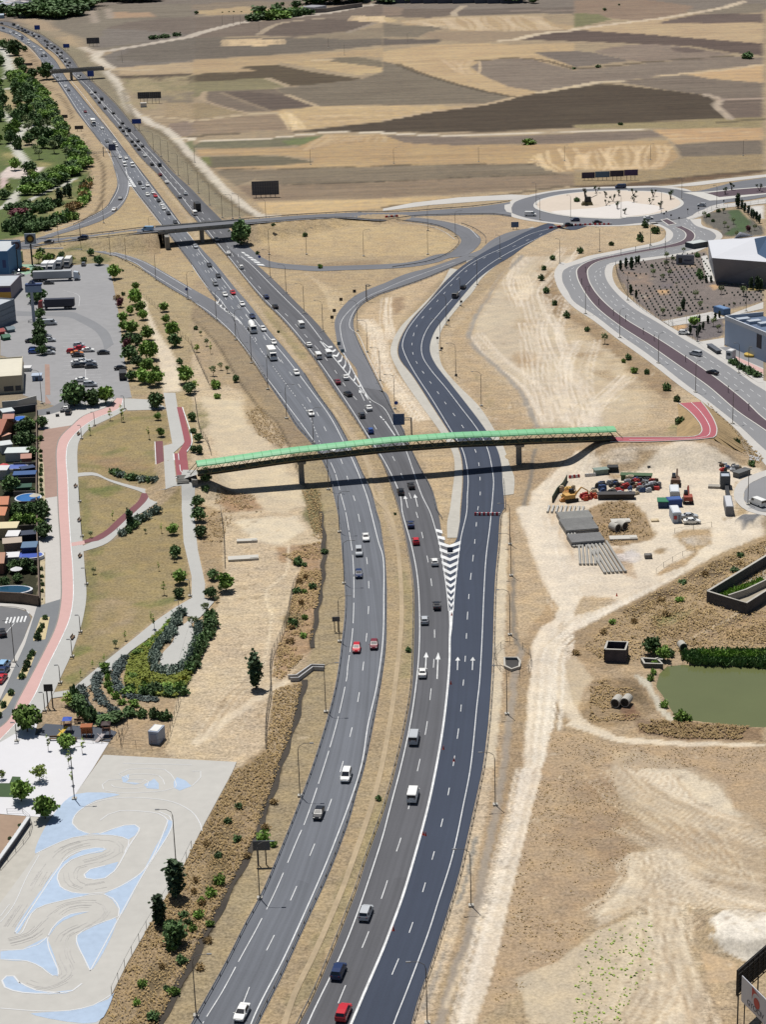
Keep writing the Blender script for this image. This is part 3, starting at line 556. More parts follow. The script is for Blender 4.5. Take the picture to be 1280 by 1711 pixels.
poly('O 668,0 640,120 600,300 560,480 400,1060 250,1520 190,1711 300,1711 420,1330 560,900 650,520 740,0',(206,182,146),.8,.5,kind=DRY)
poly('O 600,470 560,700 490,900 515,910 600,640 640,440',(150,146,136),.6,.4,a=.9);poly('O 420,1180 330,1400 240,1640 300,1600 400,1300 460,1040',(162,154,142),.8,.6,a=.7)
line('K 935,915 880,1090 860,1280 835,1480 805,1711 | O 795,60 760,250 700,560 640,850 560,1150 480,1350 400,1640 380,1711',1.5,(166,152,134),.6,.4,.95,SMO)
line('G 1020,1290 1005,1350 985,1500 930,1711 | K 910,80 890,230 890,860 935,915',1.1,(140,130,116),.5,.3,.9,SMO)
line('O 900,0 840,300 780,600 690,900 560,1250 420,1600',.8,(224,202,166),.6,.4,.8)
poly('K 1000,0 1279,0 1279,560 1180,760 1165,900 1145,1150 1115,1450 1080,1711 945,1711 955,1450 975,1150 1005,860 1060,770 1150,700 1100,400 1050,250',(232,215,188),1.2,.9,kind=DIRT)
poly('O 925,0 880,280 800,640 720,930 640,1150 560,1400 490,1711 620,1711 720,1400 790,1150 860,840 950,480 1020,200 1080,0',(234,217,190),.5,.35,kind=DIRT)
poly('G 1010,1560 1279,1340 | H 0,1330 140,1400 260,1500 700,1340 1262,1420 | L 1262,150 1000,260 600,480 300,640 0,780 | K 1279,790 1150,700 1100,450 960,80 | G 980,1650',(226,209,182),1.5,1,kind=DIRT)
poly('G 1100,1711 1150,1600 1279,1500 | H 0,1500 | K 1279,330 1200,200',(206,178,138),1.5,1,kind=DIRT,a=.7)
poly('K 960,560 1060,640 1170,540 1180,640 1120,740 1030,760 990,700',(186,154,108),1.4,1,kind=DRY);poly('K 900,100 1000,150 1080,420 1100,480 960,560 900,400',(208,182,142),1.5,1,kind=DRY)
poly('U 190,380 300,320 430,300 500,320 560,380 630,510 600,540 420,580 300,560 240,470',(172,142,98),.8,.7,kind=DRY);poly('U 330,580 420,590 500,700 520,780 420,740',(186,152,108),1,.8,patchy=1,kind=DRY)
poly('U 730,510 800,480 960,470 960,560 880,600 820,610',(186,156,112),1,.8,kind=DRY);poly('U 780,530 960,500 940,560 840,580',(214,208,198),1,.8,patchy=.6)
poly('U 630,745 700,690 800,650 860,600 900,600 800,700 650,752',(186,154,108),.8,.6,kind=DRY);poly('U 380,630 480,600 560,640 500,680 400,660',(216,208,204),1.5,1,patchy=.7);poly('U 610,615 660,585 700,600 660,628',(170,142,100),.6,.5)
poly('L 30,600 120,560 240,570 300,590 160,640 50,640',(206,178,136),1.2,.8,kind=DRY)
poly('U 1105,440 1160,400 1250,410 1230,440 1150,475',(128,128,130),.5,.4,kind=DIRT)
poly('U 1090,200 1110,200 1090,300 1180,350 1170,380 1040,430 1020,400 1090,400 1085,330 1040,290',(186,160,116),.8,.6,kind=DRY)
tracks('K 1279,660 1180,900 1140,1200 1080,1711',7,3.5,(238,224,200),.6,.6);tracks('O 1000,0 900,400 760,900 560,1711',7,1.8,(240,226,204),.5,.6);tracks('O 1000,0 900,400 760,900 560,1711',3,1.6,(200,178,146),.5,.5)
tracks('L 1262,200 900,360 500,560 100,740 | K 1200,860 1150,1000',8,3.5,(242,228,206),.6,.6);tracks('G 1279,1360 1150,1560 | K 1060,200 1160,500 1260,640',6,5,(240,226,202),.6,.5)
tracks('U 300,130 600,110 950,140 1000,260 960,440 1100,520',6,5,(238,222,198),.6,.5);tracks('U 0,420 60,640 240,800',5,4,(240,226,204),.6,.5)
poly('K 870,60 940,40 990,180 1060,380 1110,520 1080,640 990,760 960,820 900,840 880,400',(196,168,126),.8,.8,kind=DRY)
line('K 960,-20 1040,180 1120,400 1200,560 1279,640',5.5,(234,218,192),1.2,.5,.9,DIRT)
poly('K 1279,660 | L 60,560 200,580 280,610 120,660 0,690',(196,170,130),.8,.6,kind=DRY)
poly('K 1190,1010 1279,960 | L 130,1110 60,1190 20,1330 | K 1200,1330 1180,1200',(204,182,146),1,.8,kind=DIRT)
line('K 1150,860 1170,1060 1210,1250 1279,1360 | L 60,1420 200,1480',3.2,(228,210,180),.8,.4,.8,DIRT)
tracks('L 1262,180 900,340 500,540 60,740 | K 1160,900 1120,1200 1060,1711',6,2.2,(244,232,210),.45,.6);tracks('L 1262,180 900,340 500,540 60,740 | K 1160,900 1120,1200 1060,1711',2,2.2,(196,174,140),.45,.6)
# scrub bank above the pond
poly('L 0,800 300,640 600,480 1000,260 1279,150 1279,960 720,940 560,1000 400,1000 200,1060 0,960',(172,144,102),1,.8,kind=DRY)
for s_ in('L 300,660 600,500 1000,300 1240,220 1000,420 700,540 400,700','L 300,820 700,660 500,800 320,860','L 560,900 900,720 1262,640 1262,720 900,800 700,880'):poly(s_,(112,92,66),1.5,1.4,patchy=1.1,kind=DRY)
poly('L 900,820 1262,660 1262,800 1000,860',(194,156,98),1.5,1.2,patchy=1.2,kind=DRY);poly('L 500,700 800,640 760,700 560,780',(136,130,70),1.5,1.2,patchy=1,kind=DRY)
line('L 1110,660 1000,730 880,790 790,840',.8,(206,184,148),.4,.3,.9);line('L 720,690 620,740 540,800',.7,(186,160,120),.4,.4,.6)
poly('L 110,1120 400,1100 500,1160 560,1330 400,1400 160,1440 40,1360 120,1200',(162,134,94),1,.8,kind=DRY);poly('L 300,1110 420,1130 480,1230 520,1330 400,1260 290,1180',(112,94,66),1.2,1,patchy=.9,kind=DRY)
poly('L 290,1270 400,1290 440,1360 330,1390',(134,100,72),1,.8);poly('L 400,1080 520,1120 530,1180 600,1310 690,1390 640,1400 540,1300 500,1190 430,1130',(206,196,172),.5,.3,kind=DIRT)
poly('L 0,1385 100,1440 300,1500 700,1530 1279,1545 1279,1565 700,1560 300,1540 60,1460 -60,1420',(226,208,178),.5,.3,kind=DIRT)
poly('L 400,1380 700,1400 1262,1440 1262,1525 700,1520 420,1470',(146,116,82),1,.8,kind=DRY)
# ploughed-looking brown plot, graded area
poly('K 1130,1450 1279,1480 | L 0,1480 300,1550 700,1565 1279,1570 | P 1279,500 900,800 600,560 420,300 250,0 | P 380,560 370,680 190,900 0,1200 | O 1279,1160 1100,1380 700,1650 640,1711 620,1690 730,1400 860,840 1020,200',(186,157,117),1,.7,kind=(.8,0,.35))
poly('P 0,0 220,0 300,200 560,330 600,500 420,560 340,640 100,900 0,960 | O 1279,1000 1000,1100 1050,700 1200,300',(168,138,101),3,2,patchy=.9,kind=(.9,0,.4))
poly('L 250,1711 240,1600 420,1600 600,1640 800,1711 | P 900,60 1000,100 1060,250 1180,320 1279,420 1279,800 1000,800 800,740 620,640 560,500 420,330 300,180 230,0',(194,170,134),1.5,1.2,kind=DIRT)
poly('P 440,0 740,10 880,80 960,110 1060,240 1110,330 880,280 640,180 500,90',(224,206,174),1,1,kind=DIRT)
for i in range(16):
 a_=i/15;line('P %d,%d %d,%d %d,%d'%(350+i*20,10+i*2,560+i*18,120+i*8,900+i*20,300+i*6),.7,(242,226,196)if i%3 else(190,160,118),.5,.5,.6)
for i in range(9):line('P %d,%d %d,%d'%(430+i*60,300+i*8,900+i*40,640+i*16),.7,(186,156,114)if i%2 else(228,208,172),.5,.6,.6)
poly('P 380,560 460,560 580,545 700,640 900,760 1100,810 1279,790 1279,1000 1000,930 720,900 700,1000 760,1200 850,1400 860,1711 280,1711 400,1500 540,1380 560,1200 530,960 450,920 280,1000 150,1060 180,930 300,800 390,650',(208,186,152),1,.8,kind=DIRT)
poly('P -300,1711 -400,1400 -100,1280 0,1200 150,1090 330,1010 520,970 550,1150 540,1370 400,1500 330,1711',(206,186,152),1.2,1,kind=DIRT)
poly('P 860,1220 1100,1300 1100,1400 980,1450 880,1420',(206,172,124),.8,.6,kind=DIRT);poly('P 880,1430 1060,1440 1060,1711 900,1711',(196,168,124),1,1,kind=DRY)
poly('P 700,960 800,940 900,1000 860,1080 760,1080',(190,160,122),1,1,patchy=1,kind=DRY);poly('P 880,1130 1000,1220 1180,1300 1279,1240 1330,1100 1000,1160',(214,204,186),1,.6,kind=DIRT)
poly('P 900,1060 1000,1000 1150,990 1330,1020 1330,1180 1150,1210 980,1180',(238,228,210),.8,.6,kind=DIRT)
tracks('P 620,560 640,900 660,1300 620,1711',8,2.6,(240,222,190),.5,.6);tracks('P 520,560 700,760 1000,900 1279,960',6,2.4,(242,226,198),.5,.6);tracks('P 420,600 420,750 320,900 200,1010',4,2,(240,222,188),.5,.6);tracks('P 560,1300 480,1500 340,1711',4,4,(188,156,112),.5,.5);tracks('P 200,960 500,880 900,900 1279,1000',3,1.6,(196,166,124),.5,.5)
tracks('P 660,1200 800,1480 860,1711',6,3.4,(196,166,124),.5,.5)
# landscaped slope on the right behind the avenue
poly('S 60,190 300,150 500,110 800,100 800,140 860,345 1262,385 1262,510 1000,570 840,590 420,670 200,500 60,300',(134,122,116),.8,.5,kind=(1,0,0));poly('S 520,710 940,640 940,790 720,840',(120,112,112),.8,.4,kind=(1,0,0))
poly('S 100,260 300,280 360,420 300,520 160,400',(158,132,112),2,1.5,patchy=.8);poly('S 470,230 700,200 720,250 520,260',(206,166,108),1,.8,patchy=1.2);poly('S 820,370 900,380 860,420',(206,160,100),1,.8);poly('S 390,420 480,420 470,450 400,450',(206,160,100),1,.8);poly('S 510,710 620,700 640,730 550,740',(206,160,100),.6,.3);poly('S 1140,390 1240,390 1250,420 1150,420',(196,170,70),1,.8)
poly('S 400,300 620,200 680,300 560,380 430,400',(118,110,118),2,1.5,patchy=.8)
poly('R 680,510 760,470 1000,440 1180,560 1262,620 1262,690 900,700 860,650 720,580',(112,108,100),1,.8,kind=(1,0,.3));poly('R 920,460 1020,440 1150,560 1120,640 960,690 900,680 1000,600',(82,104,66),1,.8);poly('R 1080,430 1262,400 1262,540 1220,530',(216,212,206),.6,.2,kind=SMO)

for s_,n_,sp_ in(('P 560,560 600,900 560,1200 520,1500 380,1711',9,4),('P 480,560 640,700 900,860 1279,1000',8,4),('P 380,600 440,720 340,880 180,980',6,3),('P 640,1000 700,1300 860,1711',8,5),('P 240,0 420,180 700,330 1000,420 1279,520',7,6),('P 300,400 600,560 900,700 1279,780',5,5),('J 100,1500 300,1200 600,1000',3,6)):
 tracks(s_,n_,sp_,(228,210,178),.45,.55);tracks(s_,n_//2,sp_,(170,144,108),.45,.5)
for i in range(150):
 x_,y_=random.uniform(330,460)+random.uniform(0,60),random.uniform(850,1250);line([at(x_,y_),at(x_+random.uniform(-9,9),y_+random.uniform(-3,3))],random.uniform(.3,.9),random.choice(((150,124,86),(226,204,166),(170,144,104))),.5,.8,.5)
for i in range(220):
 x_,y_=random.uniform(820,1279),random.uniform(1250,1711);line([at(x_,y_),at(x_+random.uniform(-8,8),y_+random.uniform(-4,4))],random.uniform(.3,.8),random.choice(((140,114,80),(220,200,166),(156,130,96))),.4,.8,.5)
for i in range(200):
 x_,y_=random.uniform(760,1180),random.uniform(440,760);line([at(x_,y_),at(x_+random.uniform(-10,10),y_+random.uniform(-3,3))],random.uniform(.4,1.2),random.choice(((176,148,108),(232,216,188),(190,164,126))),.5,.8,.4)
 # ---------------- ground mesh
GZ=height(GX,GY)
far=np.clip((GY-1400)/2500,0,1)
GZ=GZ+0.10*fbm(GX,GY,3.0,71)*GK[:,2]-0.06*GK[:,2]*(GZ==0)
me=bpy.data.meshes.new('ground')
me.vertices.add(GX.size);me.vertices.foreach_set('co',np.stack([GX,GY,GZ],1).ravel())
ii,jj=np.meshgrid(np.arange(NX-1),np.arange(NY-1));a0=(jj*NX+ii).ravel()
q=np.stack([a0,a0+1,a0+NX+1,a0+NX],1).ravel();nf=a0.size
me.loops.add(nf*4);me.loops.foreach_set('vertex_index',q);me.polygons.add(nf)
me.polygons.foreach_set('loop_start',np.arange(nf)*4);me.polygons.foreach_set('loop_total',np.full(nf,4));me.polygons.foreach_set('use_smooth',np.ones(nf,bool))
me.update()
ca=me.color_attributes.new('soil','FLOAT_COLOR','POINT');ca.data.foreach_set('color',np.concatenate([GC,np.ones((GX.size,1))],1).ravel())
cb=me.color_attributes.new('grain','FLOAT_COLOR','POINT');cb.data.foreach_set('color',np.concatenate([GK,np.ones((GX.size,1))],1).ravel())
gm=bpy.data.materials.new('ground_soil');gm.use_nodes=True;t=gm.node_tree;b=t.nodes['Principled BSDF'];b.inputs['Roughness'].default_value=.95;b.inputs['Specular IOR Level'].default_value=.1
N_=t.nodes.new;Lk=t.links.new
def nod(ty,**kw):
 n=N_(ty)
 for k,v in kw.items():setattr(n,k,v)
 return n
def mth(op,a_,b_=None,c_=None):
 n=nod('ShaderNodeMath',operation=op)
 for i,v in enumerate((a_,b_,c_)):
  if v is None:continue
  if isinstance(v,(int,float)):n.inputs[i].default_value=v
  else:Lk(v,n.inputs[i])
 return n.outputs[0]
at1=nod('ShaderNodeAttribute',attribute_name='soil');at2=nod('ShaderNodeAttribute',attribute_name='grain')
sp=nod('ShaderNodeSeparateColor');Lk(at2.outputs['Color'],sp.inputs[0])
tc=nod('ShaderNodeTexCoord')
def noise(scale,det=5,st=None,rough=.6):
 n=nod('ShaderNodeTexNoise');n.inputs['Scale'].default_value=scale;n.inputs['Detail'].default_value=det;n.inputs['Roughness'].default_value=rough
 if st:
  m=nod('ShaderNodeMapping');m.inputs['Scale'].default_value=st[:3];m.inputs['Rotation'].default_value=(0,0,st[3]);Lk(tc.outputs['Object'],m.inputs[0]);Lk(m.outputs[0],n.inputs[0])
 else:Lk(tc.outputs['Object'],n.inputs[0])
 return n.outputs[0]
fine=noise(1.6,6,rough=.72);mid=noise(.22,6);big=noise(.03,4);plough=noise(.10,5,(.14,1.7,1,.06));streak=noise(.5,5,(.35,1.4,1,.5))
def cen(n,k):return mth('MULTIPLY',mth('SUBTRACT',n,.5),k)
s=mth('ADD',mth('MULTIPLY',cen(fine,2.6),mth('ADD',mth('MULTIPLY',sp.outputs[0],.75),.18)),mth('MULTIPLY',cen(plough,1.7),sp.outputs[1]))
s=mth('ADD',s,cen(mid,.7));s=mth('ADD',s,cen(big,.36));s=mth('ADD',s,mth('MULTIPLY',cen(streak,.8),sp.outputs[2]));s=mth('ADD',s,1.0)
# dark dry tufts where the grain map says grass
tuft=noise(.9,4,rough=.8);tm=nod('ShaderNodeMapRange');Lk(tuft,tm.inputs[0]);tm.inputs[1].default_value=.56;tm.inputs[2].default_value=.68;tm.inputs[3].default_value=0;tm.inputs[4].default_value=.42
s=mth('MULTIPLY',s,mth('SUBTRACT',1.0,mth('MULTIPLY',tm.outputs[0],mth('MULTIPLY',sp.outputs[2],mth('ADD',mid,.3)))))
s=mth('MAXIMUM',s,.25)
vm=nod('ShaderNodeVectorMath',operation='SCALE');Lk(at1.outputs['Color'],vm.inputs[0]);Lk(s,vm.inputs['Scale'])
hs=nod('ShaderNodeHueSaturation');hue=mth('ADD',cen(big,.02),.5);Lk(hue,hs.inputs['Hue']);sat=mth('ADD',cen(mid,.4),.80);Lk(sat,hs.inputs['Saturation']);Lk(vm.outputs[0],hs.inputs['Color'])
Lk(hs.outputs[0],b.inputs['Base Color'])
bp=nod('ShaderNodeBump');bp.inputs['Distance'].default_value=.35;Lk(mth('ADD',fine,mth('MULTIPLY',plough,sp.outputs[1])),bp.inputs['Height']);Lk(mth('MULTIPLY',sp.outputs[0],.4),bp.inputs['Strength']);Lk(bp.outputs[0],b.inputs['Normal'])
me.materials.append(gm);tag(link('ground',me),kind='structure')

# ================================================================ ROADS
def ribbon(name,Lp,Rp,z,mat,step=3.0,wid=None,kind='structure',zfun=None):
 Lc=cr(Lp,step);Rc=cr(Rp,step);n=max(2,int(max(plen(Lc),plen(Rc))/step)+1);Lc=resample(Lc,n);Rc=resample(Rc,n)
 me=bpy.data.meshes.new(name);v=[];f=[];uvs=[];s=0;prev=None
 for i in range(n):
  m_=(Lc[i]+Rc[i])/2
  if prev is not None:s+=(m_-prev).length
  prev=m_
  za=z if zfun is None else None
  v+=[(Lc[i].x,Lc[i].y,za if za is not None else Lc[i].z+z),(Rc[i].x,Rc[i].y,za if za is not None else Rc[i].z+z)];w_=(Rc[i]-Lc[i]).length;uvs.append((s,w_))
 for i in range(n-1):f.append((2*i,2*i+1,2*i+3,2*i+2))
 me.from_pydata(v,[],f);uv=me.uv_layers.new(name='UVMap');k=0
 for i in range(n-1):
  for(j,sd)in((i,0),(i,1),(i+1,1),(i+1,0)):uv.data[k].uv=(uvs[j][1]*sd,uvs[j][0]);k+=1
 me.polygons.foreach_set('use_smooth',[True]*len(f));me.materials.append(mat);me.update()
 if me.polygons[0].normal.z<0:me.flip_normals()
 o=link(name,me);
 if kind:tag(o,kind=kind)
 return o
def sheet(name,pts,z,mat,h=0,smooth=None,kind='structure',drape=False):
 P_=cr(pts,smooth,True)if smooth else pts
 bm=bmesh.new();vs=[bm.verts.new((p[0],p[1],z))for p in P_];f=bm.faces.new(vs)
 if f.normal.z<0 or(f.normal_update()or f.normal.z<0):f.normal_flip()
 if h:
  r=bmesh.ops.extrude_face_region(bm,geom=[f]);vv=[e for e in r['geom']if isinstance(e,bmesh.types.BMVert)]
  bmesh.ops.translate(bm,vec=(0,0,h),verts=vv)
 bmesh.ops.triangulate(bm,faces=[f for f in bm.faces if len(f.verts)>4]);bmesh.ops.recalc_face_normals(bm,faces=bm.faces)
 if drape:
  for _ in range(6):
   ee=[e for e in bm.edges if e.calc_length()>3.0]
   if not ee:break
   bmesh.ops.subdivide_edges(bm,edges=ee,cuts=1);bmesh.ops.triangulate(bm,faces=bm.faces)
  hz=height([v.co.x for v in bm.verts],[v.co.y for v in bm.verts])
  for v,h_ in zip(bm.verts,hz):v.co.z=h_+z
 me=bpy.data.meshes.new(name);bm.to_mesh(me);bm.free();me.materials.append(mat)
 if not h and me.polygons and me.polygons[0].normal.z<0:me.flip_normals()
 o=link(name,me)
 if kind:tag(o,kind=kind)
 return o
def band(name,Lp,Rp,z,mat,step=3):return sheet(name,cr(Lp,step)+list(reversed(cr(Rp,step))),z,mat)
def offs(pts,d):
 out=[]
 for i,p in enumerate(pts):
  t_=pts[min(i+1,len(pts)-1)]-pts[max(i-1,0)];n=Vector((-t_.y,t_.x,0));n=n.normalized()if n.length>1e-6 else Vector((1,0,0));out.append(p+n*d)
 return out
PAINT={}
def mark(s,wd=.18,dash=None,z=.05,mb=None,closed=False,off=0,start=0,zoff=None):
 P_=cr(W_(s)if isinstance(s,str)else s,1.5,closed)
 if closed:P_.append(P_[0])
 if off:P_=offs(P_,off)
 mb=mb if mb is not None else PAINT.setdefault('road_marking',MB())
 A_=offs(P_,wd/2);B_=offs(P_,-wd/2);s_=start
 for i in range(len(P_)-1):
  L=(P_[i+1]-P_[i]).length;
  if dash is None:on=True
  else:on=(s_%dash[1])<dash[0]
  s_+=L
  if on:
   za,zb=(z,z)if zoff is None else(P_[i].z+zoff,P_[i+1].z+zoff)
   mb.quad((B_[i].x,B_[i].y,za),(B_[i+1].x,B_[i+1].y,zb),(A_[i+1].x,A_[i+1].y,zb),(A_[i].x,A_[i].y,za))
def flatpoly(pts,z=.05,mb=None):
 mb=mb if mb is not None else PAINT.setdefault('road_marking',MB())
 a_=sum(pts[i][0]*pts[(i+1)%len(pts)][1]-pts[(i+1)%len(pts)][0]*pts[i][1]for i in range(len(pts)))
 if a_<0:pts=list(reversed(pts))
 mb.poly([(p[0],p[1],z)for p in pts])
def interp_edges(L_,R_,fr):
 Lc=cr(L_,2);Rc=cr(R_,2);n=int(plen(Lc)/3)+2;Lc=resample(Lc,n);Rc=resample(Rc,n);return[a_.lerp(b_,fr)for a_,b_ in zip(Lc,Rc)]
 # left carriageway (traffic comes towards the camera), outer and inner edges traced along the ground
LL='Z 270,1800 N 30,1650 215,1320 345,1060 455,860 530,690 600,520 700,270 800,0 | J 905,1380 960,1160 985,1010 1000,880 1020,720 1026,560 1015,400 995,150 975,0 | F 950,1600 920,1480 885,1390 800,1250 700,1140 620,1010 510,850 400,680 320,570'
LLu='F 320,570 260,400 160,290 60,150 0,60 | A 1150,1600 1075,1500 1000,1400 880,1250 800,1120 735,1010 680,965 600,865 510,750 440,640 380,550 285,435 260,390 200,320 125,270 60,230 0,210 -100,185'
LR='Z 395,1800 N 450,1700 590,1420 750,1070 890,770 985,540 1060,330 1100,180 1155,0 | J 1200,1500 1240,1300 1275,1100 | K 20,900 25,700 25,500 15,300 0,200 -20,60 | F 1240,1711 1200,1560 1150,1460 1110,1370 1040,1220 960,1080 850,930 760,790'
LRu='F 760,790 640,640 520,500 400,340 280,200 150,40 | B 100,1700 0,1590 | A 1210,1500 1100,1350 970,1180 850,1030 770,925 700,840 620,745 530,635 445,530 405,465 370,410 325,365 275,320 200,270 140,225 75,195 0,172 -100,150'
# ramp edges merging: outer edge for the off-ramp from the overpass road
ribbon('road_carriageway_left',W_(LL+' '+LLu[2:]if False else LL),W_(LR),.03,M_left)
ribbon('road_carriageway_left_upper',W_(LLu),W_(LRu),.03,M_left)
RL='Z 462,1800 N 720,1711 800,1560 930,1260 1030,1010 1110,800 1160,640 1220,470 1279,310 | O 60,100 85,0 | K 150,1430 190,1200 205,900 210,600 200,440 170,260 115,0 | G 80,1600 0,1380 | F 1240,1320 1160,1190 1060,1040 960,900 850,730 720,560 600,420 480,300 340,130 235,0 | B 90,1550 20,1460 | A 1279,1445 1160,1300 1075,1190 950,1065 845,930 760,830 670,725 590,625 515,535 450,465 425,430 350,350 300,320 225,255 150,215 75,185 0,164 -100,140'
RR='Z 560,1800 N 1080,1711 1180,1460 | O 10,1200 140,860 230,560 310,260 362,0 | K 405,1450 435,1200 450,1000 455,850 446,680 430,420 400,200 370,0 | G 330,1560 270,1450 200,1310 130,1150 60,1020 0,900 | F 1150,880 1080,760 1010,670 930,560 830,440 700,310 560,170 450,70 380,10 | B 380,1640 270,1550 200,1470 90,1360 0,1265 | A 1165,1160 1065,1050 990,970 960,920 895,845 750,675 600,535 530,465 480,395 425,340 350,285 275,235 225,215 140,180 60,150 0,142 -100,122'
ribbon('road_carriageway_right',W_(RL),W_(RR),.03,M_right)
# new road from the roundabout joining on the right
NL='Z 550,1800 N 1070,1711 1170,1460 | O 0,1200 130,860 220,560 300,260 355,0 | K 400,1450 430,1200 445,1000 450,800 446,700 440,500 438,260 500,170 515,60 | G 520,1711 535,1500 530,1370 505,1280 440,1170 330,1000 200,800 115,690 100,630 120,550 190,430 300,310 400,190 500,90 600,20 | C 740,1650 850,1600 1000,1530 1120,1490 | Q 650,625 760,590'
NR='Z 658,1800 O 190,1700 240,1520 310,1330 380,1120 450,900 510,700 560,480 600,300 640,120 665,0 | K 700,1450 720,1200 735,900 740,700 750,450 770,230 795,0 | G 803,1711 800,1500 790,1380 760,1280 680,1150 560,990 450,850 350,720 315,640 320,570 360,480 440,380 540,260 640,150 760,60 860,0 | C 960,1640 1100,1560 1200,1520 | Q 760,640 900,600'
ribbon('road_new',W_(NL),W_(NR),.045,M_new)
# gore pavement between them
sheet('gore_pavement',W_('K 345,60 430,240 450,245 490,200 515,60 520,300 500,420 455,680 440,560 420,400'),.036,M_right)
# entry ramp from the roundabout, left of the new road
RPL='F 1100,750 1040,680 990,630 965,530 958,430 1000,350 1100,260 1200,215 1279,185 | G 0,185 150,120 300,80 450,30 560,-10 | C 640,1675 720,1610 820,1560 920,1535 1050,1520 | Q 500,622 560,612'
RPR='G 0,900 | F 1220,790 1180,700 1130,600 1085,480 1090,400 1160,310 1279,250 | G 0,250 150,200 300,145 430,90 560,35 | C 720,1680 800,1640 900,1590 1000,1550 1080,1535 | Q 520,640 600,625'
RPL_='G 130,1160 60,1020 0,900 F 1150,880 '+RPL[2:]
ribbon('entry_ramp',W_(RPL_),W_('G 150,1180 80,1050 30,960 '+RPR[7:]),.04,M_ramp)
# off-ramp merging into the left carriageway from the west
XL='E -60,-70 V 100,195 300,190 500,190 700,195 850,220 1000,250 1150,300 1240,345 | E 960,95 1100,190 1190,245 1279,295 | F 60,345 160,420 290,530 400,680 510,850'
XR='E -60,-85 V 100,165 300,160 500,160 700,165 850,185 1000,215 1150,255 1279,300 | E 1100,110 1279,215 | F 60,250 160,305 240,360 300,410 360,490 420,640 520,810'
ribbon('merge_ramp',W_(XL),W_(XR),.038,M_ramp)
# exit ramp curling west from the left carriageway
ribbon('exit_ramp_west',W_('A 715,960 735,1010 755,1110 775,1180 780,1240 740,1330 690,1400 600,1450 500,1500 380,1545 250,1590 100,1630 -80,1660'),W_('A 770,980 820,1080 850,1160 865,1230 850,1310 800,1390 740,1440 640,1490 520,1530 400,1565 260,1610 100,1650 -80,1680'),.042,M_ramp)
# loop ramp from the right carriageway round to the overpass road
LPL='Z 383,402 405,426 440,443 480,450 F 700,88 850,95 960,90 | G 60,75 200,62 330,35 420,5 | C 440,1700 500,1650 505,1600 460,1560 360,1520 200,1490 0,1478 | B 1200,1475'
LPR='Z 392,398 430,425 460,438 490,442 F 700,62 850,75 960,72 | G 60,58 200,45 300,20 400,-10 | C 520,1711 620,1650 672,1600 660,1570 600,1530 500,1490 380,1465 200,1445 0,1435 | B 1200,1440'
lpc=cr(W_('Z 387,398 408,422 440,440 485,446 F 700,75 850,85 960,81 | G 60,67 200,54 320,30 400,0 | C 480,1705 560,1655 590,1605 560,1565 430,1505 200,1468 0,1456 | B 1200,1457'),3);ribbon('loop_ramp',offs(lpc,4.2),offs(lpc,-4.2),.052,M_ramp)
mdc=cr(W_('N 590,1800 690,1500 800,1280 900,1060 1010,800 1100,550 1180,320 1255,60 | K 55,1350 88,1100 110,900 125,700 118,450 95,220 40,10 | G -60,1600 | F 1180,1400 1060,1200 940,1020'),3);ribbon('median_drain',offs(mdc,.5),offs(mdc,-.5),.03,M('drain_concrete',(188,168,136),nz=.2,ns=.8))
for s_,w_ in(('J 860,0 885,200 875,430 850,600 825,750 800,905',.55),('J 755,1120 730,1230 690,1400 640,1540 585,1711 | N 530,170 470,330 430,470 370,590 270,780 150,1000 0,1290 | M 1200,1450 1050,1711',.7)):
 dc=cr(W_(s_),2);dc=[p+Vector((.35*math.sin(i*.9),.3*math.sin(i*.37),0))for i,p in enumerate(dc)];ribbon('drainage_channel',offs(dc,w_),offs(dc,-w_),.02,M('channel_dark',(62,54,44),nz=.4,ns=.7))  # flat dark ribbon laid along the ditch line, tone varied by noise
 # ---- overpass road, carried up over the freeway
ribbon('overpass_road',en,es,.06,M_ramp,zfun=True)
# bridge structure
ov=empty('road_bridge',(0,0,0),0,'concrete road overpass crossing both freeway carriageways on a central pier','bridge')
dk=MB();sel=[i for i in range(nE)if brl-4<eno[i].x<brr+3]
for i in sel[:-1]:
 if i+1 not in sel:continue
 a_,b_,c_,d_=eno[i].copy(),eno[i+1].copy(),eso[i+1].copy(),eso[i].copy()
 n_=(a_-d_).normalized()*.5;a_+=n_;b_+=n_;c_-=n_;d_-=n_
 dn=Vector((0,0,-1.0));up=Vector((0,0,-.02))
 dk.quad(a_+up,d_+up,c_+up,b_+up);dk.quad(a_+dn,b_+dn,c_+dn,d_+dn);dk.quad(d_+dn,c_+dn,c_+up,d_+up);dk.quad(b_+dn,a_+dn,a_+up,b_+up)
dk.build('deck',M_concd,ov)
def wallstrip(mb,pts,h,th,z0=0.0):
 A_=offs(pts,th/2);B_=offs(pts,-th/2)
 for i in range(len(pts)-1):
  a1,b1,a2,b2=A_[i],B_[i],A_[i+1],B_[i+1];u0=Vector((0,0,z0));u1=Vector((0,0,z0+h))
  mb.quad(a1+u1,b1+u1,b2+u1,a2+u1);mb.quad(b1+u0,b2+u0,b2+u1,b1+u1);mb.quad(a2+u0,a1+u0,a1+u1,a2+u1)
for P_ in(eno,eso):
 pr=MB();wallstrip(pr,[P_[i]for i in sel],.55,.25,.0);pr.build('parapet',M_conc,ov)
for s_ in('B 65,1595',):
 p=W_(s_)[0];d_=(eno[sel[len(sel)//2]]-eso[sel[len(sel)//2]]).normalized();rz=math.atan2(d_.y,d_.x)
 pm=MB();p=(eno[sel[len(sel)//2]]+eso[sel[len(sel)//2]])/2;pm.box((p.x,p.y,2.6),(7.0,1.3,5.4),rz);pm.build('pier',M_concd,ov)
